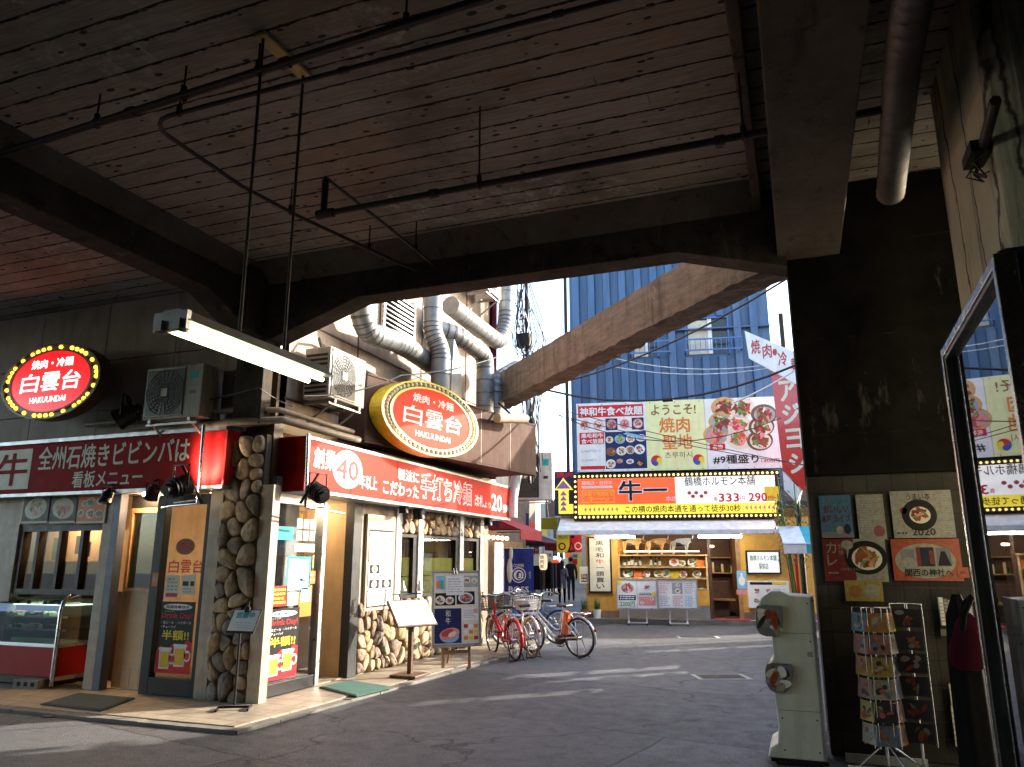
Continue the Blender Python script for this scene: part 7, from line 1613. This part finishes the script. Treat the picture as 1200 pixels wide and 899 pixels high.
    if basket:
        b = MB(); x0, x1, z0, z1, y0 = .44, .74, .76, 1.0, .16; tx = .05
        for z in [z0 + (z1 - z0) * k / 6 for k in range(7)]:
            k = (z - z0) / (z1 - z0); X0, X1, Y0 = x0 - tx * k * .3, x1 + tx * k, y0 + .04 * k; b.tube([V(X0, z, -Y0), V(X1, z, -Y0), V(X1, z, Y0), V(X0, z, Y0)], .004 if 0 < k < 1 else .008, basket, 4, closed=True)
        for i in range(8):
            y = -1 + 2 * i / 7; b.cyl(V(x1, z0, y0 * y), V(x1 + tx, z1, (y0 + .04) * y), .004, basket, 4); b.cyl(V(x0, z0, y0 * y), V(x0 - tx * .3, z1, (y0 + .04) * y), .004, basket, 4); b.cyl(V(x0, z0, y0 * y), V(x1, z0, y0 * y), .004, basket, 4); xx = x0 + (x1 - x0) * i / 7
            for sy in (-1, 1): b.cyl(V(xx, z0, y0 * sy), V(xx + tx * (i / 7 * 1.3 - .3), z1, (y0 + .04) * sy), .004, basket, 4)
        if basket == 'bike_white':
            k_ = .003
            for sy in (-1, 1): b.add([V(x0, z0, (y0 - k_) * sy), V(x1, z0, (y0 - k_) * sy), V(x1 + tx * .6, z0 + .16, (y0 + .02) * sy), V(x0 - tx * .2, z0 + .16, (y0 + .02) * sy)], [(0, 1, 2, 3)], basket)
            b.add([V(x1 - k_, z0, -y0), V(x1 - k_, z0, y0), V(x1 + tx * .6, z0 + .16, y0 + .02), V(x1 + tx * .6, z0 + .16, -y0 - .02)], [(0, 1, 2, 3)], basket)
        b.build('basket', t); b = MB(); b.cyl(V(.47, .60), V(.47, .75), .012, 'chrome', 6); b.cyl(V(.53, r + .1, .05), V(.5, .76, .09), .006, 'chrome', 5); b.cyl(V(.53, r + .1, -.05), V(.5, .76, -.09), .006, 'chrome', 5); b.ball(V(.50, .66), (.05, .04, .04), 'chrome', 8, 6); b.build('basket_stay', t)
    return t
def place(t, rear, front):
    r_, f_ = Vector(rear), Vector(front); d = (f_ - r_); d.z = 0; ang = math.atan2(d.y, d.x); d.normalize(); m = r_ + d * .55; t.location = (m.x, m.y, .0); t.rotation_euler = (R(-3), 0, ang); t['_o'] = (0, 0, 0)
place(bicycle('bike_silver', 'silver bicycle with a white basket and an orange battery behind the seat tube', 'bike_white', battery=True), PZ(680, 771, 0), PZ(633, 766, 0))
place(bicycle('bike_red', 'red bicycle with a black wire basket by the menu easel', 'black_plastic'), PZ(604, 775, 0), PZ(583, 768, 0))
place(bicycle('bike_white', 'white bicycle with tan tyres between the red and the silver bicycles', 'dark_metal', 'tan_rubber'), PZ(624, 771, 0), PZ(600, 764, 0))
place(bicycle('bike_blue', 'blue bicycle with a grey wire basket standing behind the silver bicycle', 'galvanised'), PZ(655, 755, 0), PZ(628, 756, 0))

# ------------------------------------------------------------------ right side: white display machine, card racks, posters, bag, mirror showcase
M0 = PY(905, 880, 7.0); q = Fr((0, 6.92, 0), (1, 0, 0)); mx = lambda u, v: (lambda p: (p.x, p.z))(PY(u, v, 6.92))
prof = [mx(906, 886), mx(967, 891), (0.03, 1.28), mx(930, 699)]
P_ = lambda u, v: mx(u, v)
xr = P_(968, 890)[0]; xr1 = xr
prof = [(-.385, .055), (xr, .055), (xr1, 1.315), (-.12, 1.325), (-.19, 1.36), (-.27, 1.355), (-.345, 1.30), (-.385, 1.22), (-.385, 1.08), (-.285, 1.06), (-.285, .82), (-.33, .76), (-.345, .68), (-.345, .58), (-.30, .555), (-.285, .3), (-.30, .17), (-.36, .13)]
t = thing('card_machine', 'white wavy-sided display cabinet with two clear bulging windows before the dark column', 'cabinet', (-.15, 7.1, 0))
b = MB(); b.prism(q, prof, -.52, 0, 'machine_white'); b.build('cabinet', t, bevel=.012)
b = MB(); b.fbox(q, xr - .006, xr + .014, .06, 1.32, -.5, .008, 'aluminium'); b.fbox(q, -.36, xr + .02, .03, .054, -.5, .0, 'dark_metal')
for x in (-.33, xr - .06): b.cyl(q(x, .03, -.08), q(x + .03, .03, -.08), .03, 'rubber', 10); b.cyl(q(x, .03, -.44), q(x + .03, .03, -.44), .03, 'rubber', 10)
b.build('edge_trim', t)
b = MB()
for z in (.42, 1.02): b.fbox(q, -.28, xr - .008, z, z + .004, .0, .0025, 'coat_grey')
for x, z in ((-.25, .36), (xr - .04, .36), (xr - .04, .96), (-.25, .12), (xr - .04, .12), (xr - .04, 1.26)): b.ell(q, x, z, .007, .007, .003, 'dark_metal', 8)
b.fbox(q, -.02, .02 if xr > .03 else xr - .01, .84, .88, .0005, .003, 'card_cream'); b.build('panel_seams', t)
for i, (a0, b0, a1, b1) in enumerate(((-.405, .99, -.18, 1.24), (-.36, .555, -.14, .78))):
    b = MB(); q3 = q
    pts = [(a0, b0 + .07), (a0 + .03, b0 + .015), (a0 + .07, b0), (a1 - .07, b0), (a1 - .015, b0 + .06), (a1, b0 + .14), (a1, b1), (a0 + .02, b1), (a0, b1 - .05)]
    b.prism(q3, pts, -.2, .03, 'acrylic'); w_ = b.build('bulging_window', t, bevel=.012)
    b = MB(); r = random.Random(i)
    b.prism(q3, [(x * .96 + (a0 + a1) * .02, y * .96 + (b0 + b1) * .02) for x, y in pts], .0302, .0325, 'coat_grey')
    for k in range(13): b.ell(q3, r.uniform(a0 + .05, a1 - .05), r.uniform(b0 + .04, b1 - .05), r.uniform(.03, .07), r.uniform(.015, .035), .0335 + k * .0004, ('paper_orange', 'print_cream', 'coat_dark', 'print_white', 'print_grey', 'card_cream')[k % 6], 12, r.uniform(0, 3))
    b.build('printed_cards', w_)
# posters on the column
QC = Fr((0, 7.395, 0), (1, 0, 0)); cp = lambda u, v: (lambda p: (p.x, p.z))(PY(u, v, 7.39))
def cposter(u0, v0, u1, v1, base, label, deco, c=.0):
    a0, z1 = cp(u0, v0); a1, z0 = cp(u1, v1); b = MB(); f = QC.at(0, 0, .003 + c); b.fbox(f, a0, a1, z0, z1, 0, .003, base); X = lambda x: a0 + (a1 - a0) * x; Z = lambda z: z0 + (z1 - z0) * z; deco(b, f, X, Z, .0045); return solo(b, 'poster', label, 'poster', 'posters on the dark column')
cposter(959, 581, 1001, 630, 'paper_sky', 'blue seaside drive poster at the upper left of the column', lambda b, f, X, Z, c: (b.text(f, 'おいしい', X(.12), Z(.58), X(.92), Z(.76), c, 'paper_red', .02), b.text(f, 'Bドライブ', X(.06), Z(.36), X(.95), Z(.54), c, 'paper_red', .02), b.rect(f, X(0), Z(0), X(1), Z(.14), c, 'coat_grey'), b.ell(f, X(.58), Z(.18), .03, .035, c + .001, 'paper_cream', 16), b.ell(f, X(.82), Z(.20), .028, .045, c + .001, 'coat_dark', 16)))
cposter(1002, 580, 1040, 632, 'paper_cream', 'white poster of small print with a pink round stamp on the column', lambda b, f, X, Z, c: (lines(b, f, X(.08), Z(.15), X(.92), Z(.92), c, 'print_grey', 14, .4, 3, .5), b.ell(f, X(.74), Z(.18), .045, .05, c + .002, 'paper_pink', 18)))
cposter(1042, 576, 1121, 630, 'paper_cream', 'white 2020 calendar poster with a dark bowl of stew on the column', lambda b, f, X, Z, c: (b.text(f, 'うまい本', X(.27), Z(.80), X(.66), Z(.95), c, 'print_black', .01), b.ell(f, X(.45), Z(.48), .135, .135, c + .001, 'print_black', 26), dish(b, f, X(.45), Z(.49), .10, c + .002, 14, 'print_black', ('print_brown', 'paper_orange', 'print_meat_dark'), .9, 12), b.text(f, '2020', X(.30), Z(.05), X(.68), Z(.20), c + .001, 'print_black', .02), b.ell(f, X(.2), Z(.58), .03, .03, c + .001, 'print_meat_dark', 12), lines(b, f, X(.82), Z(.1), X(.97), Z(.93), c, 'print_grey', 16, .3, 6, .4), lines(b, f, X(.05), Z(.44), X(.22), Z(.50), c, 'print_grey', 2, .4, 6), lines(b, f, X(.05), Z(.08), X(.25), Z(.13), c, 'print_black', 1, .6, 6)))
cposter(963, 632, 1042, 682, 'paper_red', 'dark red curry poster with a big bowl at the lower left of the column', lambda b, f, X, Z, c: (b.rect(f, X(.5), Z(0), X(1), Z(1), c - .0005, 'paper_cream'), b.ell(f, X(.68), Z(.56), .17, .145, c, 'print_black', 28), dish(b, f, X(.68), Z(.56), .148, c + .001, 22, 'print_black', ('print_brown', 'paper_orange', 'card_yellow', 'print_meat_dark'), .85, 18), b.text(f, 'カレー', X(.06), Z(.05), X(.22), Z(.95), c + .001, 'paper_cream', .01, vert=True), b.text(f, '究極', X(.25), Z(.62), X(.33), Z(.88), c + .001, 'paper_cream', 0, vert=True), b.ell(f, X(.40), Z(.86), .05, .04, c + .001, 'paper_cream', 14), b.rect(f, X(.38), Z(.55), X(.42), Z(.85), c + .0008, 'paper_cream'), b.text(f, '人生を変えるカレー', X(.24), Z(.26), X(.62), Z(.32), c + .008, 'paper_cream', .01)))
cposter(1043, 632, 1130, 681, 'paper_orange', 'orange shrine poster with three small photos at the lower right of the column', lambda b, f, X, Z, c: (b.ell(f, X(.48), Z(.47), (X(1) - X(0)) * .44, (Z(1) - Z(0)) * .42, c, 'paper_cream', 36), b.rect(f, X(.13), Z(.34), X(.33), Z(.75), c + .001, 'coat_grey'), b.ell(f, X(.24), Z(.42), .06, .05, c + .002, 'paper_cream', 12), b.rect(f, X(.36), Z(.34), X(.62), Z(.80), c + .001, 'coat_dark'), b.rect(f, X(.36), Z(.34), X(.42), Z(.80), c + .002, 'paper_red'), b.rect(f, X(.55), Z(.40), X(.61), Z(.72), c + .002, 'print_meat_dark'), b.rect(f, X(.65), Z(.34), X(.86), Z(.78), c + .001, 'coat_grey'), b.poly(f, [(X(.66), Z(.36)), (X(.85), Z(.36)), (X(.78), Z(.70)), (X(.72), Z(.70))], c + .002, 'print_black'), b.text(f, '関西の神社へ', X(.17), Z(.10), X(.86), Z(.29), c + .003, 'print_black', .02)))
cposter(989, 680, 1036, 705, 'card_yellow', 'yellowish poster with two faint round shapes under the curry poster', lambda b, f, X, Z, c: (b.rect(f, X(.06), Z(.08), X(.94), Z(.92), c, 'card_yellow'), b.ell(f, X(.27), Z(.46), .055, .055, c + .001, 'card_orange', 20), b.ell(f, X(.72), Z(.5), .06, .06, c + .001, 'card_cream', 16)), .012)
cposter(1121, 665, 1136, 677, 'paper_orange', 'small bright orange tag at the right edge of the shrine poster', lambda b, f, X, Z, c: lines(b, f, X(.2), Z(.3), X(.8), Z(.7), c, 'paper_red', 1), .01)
# card racks
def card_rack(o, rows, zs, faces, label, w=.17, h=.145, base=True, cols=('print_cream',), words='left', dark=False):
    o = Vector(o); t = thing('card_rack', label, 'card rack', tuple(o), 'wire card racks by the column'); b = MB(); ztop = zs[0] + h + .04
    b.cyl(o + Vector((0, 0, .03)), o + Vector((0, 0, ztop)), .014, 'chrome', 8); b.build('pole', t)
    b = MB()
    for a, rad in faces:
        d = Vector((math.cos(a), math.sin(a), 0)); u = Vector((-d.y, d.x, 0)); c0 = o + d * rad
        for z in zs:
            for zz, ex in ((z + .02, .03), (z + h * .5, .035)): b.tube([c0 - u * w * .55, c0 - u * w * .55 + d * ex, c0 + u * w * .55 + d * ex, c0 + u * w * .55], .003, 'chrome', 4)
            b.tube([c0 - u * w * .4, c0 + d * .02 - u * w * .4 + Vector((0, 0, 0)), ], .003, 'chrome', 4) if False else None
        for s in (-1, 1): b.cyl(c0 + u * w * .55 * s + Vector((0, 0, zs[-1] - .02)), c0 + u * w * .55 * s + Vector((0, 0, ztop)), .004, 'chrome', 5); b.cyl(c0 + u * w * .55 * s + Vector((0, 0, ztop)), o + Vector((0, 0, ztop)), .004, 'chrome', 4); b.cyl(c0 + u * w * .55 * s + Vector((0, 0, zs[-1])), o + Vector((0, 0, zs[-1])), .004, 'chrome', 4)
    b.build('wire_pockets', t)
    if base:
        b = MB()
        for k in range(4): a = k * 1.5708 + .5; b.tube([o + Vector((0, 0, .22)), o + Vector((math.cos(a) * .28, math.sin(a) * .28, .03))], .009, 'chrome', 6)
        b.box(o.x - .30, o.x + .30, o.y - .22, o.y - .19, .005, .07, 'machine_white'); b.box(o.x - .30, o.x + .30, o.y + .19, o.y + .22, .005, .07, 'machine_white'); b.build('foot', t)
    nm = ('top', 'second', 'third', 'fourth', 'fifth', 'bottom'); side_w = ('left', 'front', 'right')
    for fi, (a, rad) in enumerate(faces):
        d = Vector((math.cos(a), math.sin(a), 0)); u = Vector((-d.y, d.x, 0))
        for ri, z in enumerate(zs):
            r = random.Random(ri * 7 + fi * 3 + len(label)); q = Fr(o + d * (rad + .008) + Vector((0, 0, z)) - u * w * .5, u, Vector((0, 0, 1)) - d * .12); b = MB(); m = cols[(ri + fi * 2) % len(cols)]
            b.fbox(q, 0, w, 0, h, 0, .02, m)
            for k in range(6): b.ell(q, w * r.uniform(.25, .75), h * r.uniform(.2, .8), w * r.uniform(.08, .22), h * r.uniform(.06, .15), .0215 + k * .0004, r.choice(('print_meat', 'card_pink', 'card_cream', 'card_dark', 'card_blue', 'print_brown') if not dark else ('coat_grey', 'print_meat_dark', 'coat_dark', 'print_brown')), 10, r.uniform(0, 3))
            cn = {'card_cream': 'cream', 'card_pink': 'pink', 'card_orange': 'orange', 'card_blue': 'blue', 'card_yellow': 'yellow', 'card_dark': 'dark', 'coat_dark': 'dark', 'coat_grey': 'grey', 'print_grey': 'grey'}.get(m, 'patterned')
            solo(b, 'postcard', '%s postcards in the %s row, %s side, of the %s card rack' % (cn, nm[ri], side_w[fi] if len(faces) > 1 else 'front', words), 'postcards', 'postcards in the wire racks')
zr = [cp(1030, v)[1] * .93 + .06 for v in (724, 752, 780, 807, 835, 862)]
zr = [1.05 - .168 * k for k in range(6)]
def rk(u, v, Y): p = PY(u, v, Y); return p
p = PY(1031, 800, 7.02)
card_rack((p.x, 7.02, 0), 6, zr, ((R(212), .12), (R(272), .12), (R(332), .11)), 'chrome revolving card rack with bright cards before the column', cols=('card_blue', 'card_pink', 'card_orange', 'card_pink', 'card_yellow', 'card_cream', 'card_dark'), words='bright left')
p = PY(1072, 800, 7.12)
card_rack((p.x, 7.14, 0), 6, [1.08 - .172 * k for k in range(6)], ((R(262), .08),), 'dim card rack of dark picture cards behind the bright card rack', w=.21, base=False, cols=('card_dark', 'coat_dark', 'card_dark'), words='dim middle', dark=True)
# wall grid with newspapers
p0 = cp(1098, 700); p1 = cp(1140, 860); b = MB(); f = QC.at(0, 0, .03)
for k in range(8): x = p0[0] - .35 + k * .09; b.cyl(f(x, .15, 0), f(x, 1.4, 0), .003, 'iron', 4)
for k in range(10): b.cyl(f(p0[0] - .38, .2 + k * .13, 0), f(p0[0] + .32, .2 + k * .13, 0), .003, 'iron', 4)
solo(b, 'wire_grid', 'black wire grid panel fixed on the tiled column', 'grid')
for i, (u, v, w_, h_, n, lab) in enumerate(((1118, 716, .24, .22, 7, 'upright magazines with pale spines behind the maroon bag'), (1118, 740, .22, .10, 1, 'dark folded papers under the upright magazines'), (1128, 815, .20, .18, 2, 'grey newspapers in the pocket below the maroon bag'), (1130, 850, .18, .30, 1, 'pale poster sheet hung low behind the black cloth'))):
    a, z = cp(u, v); b = MB(); f = QC.at(a - w_ / 2, z - h_ / 2, .05)
    for k in range(n): x0 = w_ * k / n; b.fbox(f, x0 + .002, x0 + w_ / n - .002, 0, h_ - .01 * (k % 3), 0, .06 if n > 2 else .02, ('print_cream', 'coat_grey', 'print_grey', 'print_sky')[k % 4] if i != 1 else 'coat_dark'); lines(b, f, x0 + .004, .02, x0 + w_ / n - .004, h_ - .03, .062 if n > 2 else .0215, 'print_grey' if i != 1 else 'print_cream', 6, .3, k)
    solo(b, 'magazines', lab, 'magazines')
# bag and dark cloth on hooks at the showcase edge
a = PY(1124, 690, 6.55); t = thing('shoulder_bag', 'maroon cloth bag on a black strap hung at the edge of the glass showcase', 'bag', (1.06, 6.5, .8)); b = MB()
prb = [(1.235, .03, .04), (1.20, .06, .05), (1.12, .09, .07), (1.02, .125, .09), (.93, .135, .10), (.87, .11, .085), (.845, .05, .04)]
vs = []; n = 18
for z, rx, ry in prb:
    for i in range(n): th = 6.2832 * i / n; k = 1 + .06 * math.sin(5 * th + z * 20); vs.append((1.085 - (1.23 - z) * .06 + rx * k * math.cos(th), 6.45 + ry * k * math.sin(th), z))
b.add(vs, [(j * n + i, j * n + (i + 1) % n, (j + 1) * n + (i + 1) % n, (j + 1) * n + i) for j in range(len(prb) - 1) for i in range(n)], 'cloth_maroon', True); b.add(vs[-n:], [tuple(range(n))], 'cloth_maroon'); b.build('pouch', t)
b = MB(); b.tube([(1.04, 6.43, 1.15), (1.07, 6.42, 1.30), (1.12, 6.42, 1.36), (1.15, 6.42, 1.30), (1.16, 6.43, 1.12)], .022, 'cloth_black', 6); b.tube([(1.03, 6.36, 1.12), (1.05, 6.33, 1.24), (1.11, 6.36, 1.34)], .02, 'cloth_black', 6); b.build('strap', t)
b = MB(); n = 10; o = Vector((1.06, 6.62, .06)); vs = []
for j, (z, w_) in enumerate(((0, 1.0), (.4, .95), (.85, .9), (1.15, .7), (1.30, .25))):
    for i in range(2 * n): th = 6.2832 * i / (2 * n); k = 1 + .16 * math.sin(6 * th); vs.append(o + Vector((.12 * w_ * k * math.cos(th), .16 * w_ * k * math.sin(th), z)))
b.add(vs, [(j * 2 * n + i, j * 2 * n + (i + 1) % (2 * n), (j + 1) * 2 * n + (i + 1) % (2 * n), (j + 1) * 2 * n + i) for j in range(4) for i in range(2 * n)], 'cloth_black', True); solo(b, 'black_cloth', 'long black cloth hanging to the floor behind the maroon bag', 'cloth')
# mirrored glass showcase standing close by on the right
gd = Vector((.028, 1, 0)).normalized(); GP = Fr((.645, 3.0, 0), -gd, (0, 0, 1))   # a runs towards the viewer, n to the left
e0 = GP.inv(PPL(1105, 410, GP.o, GP.n)); e1 = GP.inv(PPL(1166, 303, GP.o, GP.n)); print('case', e0, e1)
a0, a1, gt = e0[0], e1[0], .5 * (e0[1] + e1[1]); gb = .10
t = thing('glass_showcase', 'tall steel framed glass showcase reflecting the bright signs at the right edge', 'showcase', tuple(GP(a0, 0, 0)))
b = MB()
for x in (a0, a1): b.fbox(GP, x, x + .035, gb, gt, -.05, .012, 'chrome')
b.fbox(GP, a0 + .035, a1, gt - .035, gt, -.048, .01, 'chrome'); b.fbox(GP, a0 + .035, a1, gb, gb + .05, -.048, .01, 'chrome'); b.fbox(GP, a0 + .0355, a0 + .055, gb + .05, gt - .035, -.046, .004, 'black_plastic'); b.fbox(GP, a0 + .055, a1, gt - .052, gt - .036, -.046, .004, 'black_plastic'); b.build('frame', t, bevel=.003)
b = MB(); b.rect(GP, a0 + .03, gb + .03, a1 + .01, gt - .03, -.02, 'mirror_glass'); b.build('glass', t)
b = MB(); b.fbox(GP, a0, a1, gb, gt, -.30, -.29, 'coat_dark'); b.fbox(GP, a0, a0 + .01, gb, gt, -.289, -.051, 'dark_metal'); b.fbox(GP, a0 + .011, a1, gt - .01, gt, -.289, -.051, 'dark_metal')
for z in (.5, .9, 1.3, 1.7): b.fbox(GP, a0 + .05, a1, z, z + .01, -.28, -.06, 'coat_grey')
b.build('case', t)
b = MB()
for i in range(5): b.fbox(GP, a0 + .08, a0 + .14, .55 + i * .27, .75 + i * .27, -.12, -.10, ('print_sky', 'coat_lavender', 'print_sky', 'print_pink', 'coat_grey')[i])
b.build('hanging_cards', t)
tp = PY(1178, 287, 2.72); lx = PY(1169, 300, 2.72).x
b = MB(); b.box(lx, lx + .9, 2.72, 2.95, .05, tp.z, 'black_plastic'); solo(b, 'cabinet_side', 'black cabinet standing against the near end of the glass showcase', 'cabinet', bevel=.03)

# ------------------------------------------------------------------ unseen building and wall, added behind the camera to keep light out
t = thing('rear_light_block', 'unseen brown building added behind the viewer to keep light out of the passage', 'building', (-4, -15, 0)); b = MB(); b.box(-30, 30, -22, -15.2, 0, 11, 'soot_concrete'); b.build('wall', t); b = MB()
for i in range(14): b.fbox(Fr((0, -15.2, 0), (-1, 0, 0)), -24 + i * 3.4, -22.2 + i * 3.4, 1.0, 2.6, 0, .05, 'window_dark')
b.build('window', t)
b = MB(); b.box(7.0, 7.3, -15.2, 7.5, 0, 5.19, 'soot_concrete'); solo(b, 'side_wall', 'unseen brown wall added at the right to keep light out of the passage', 'wall')
for o in bpy.data.objects:
    if '_o' in o: del o['_o']
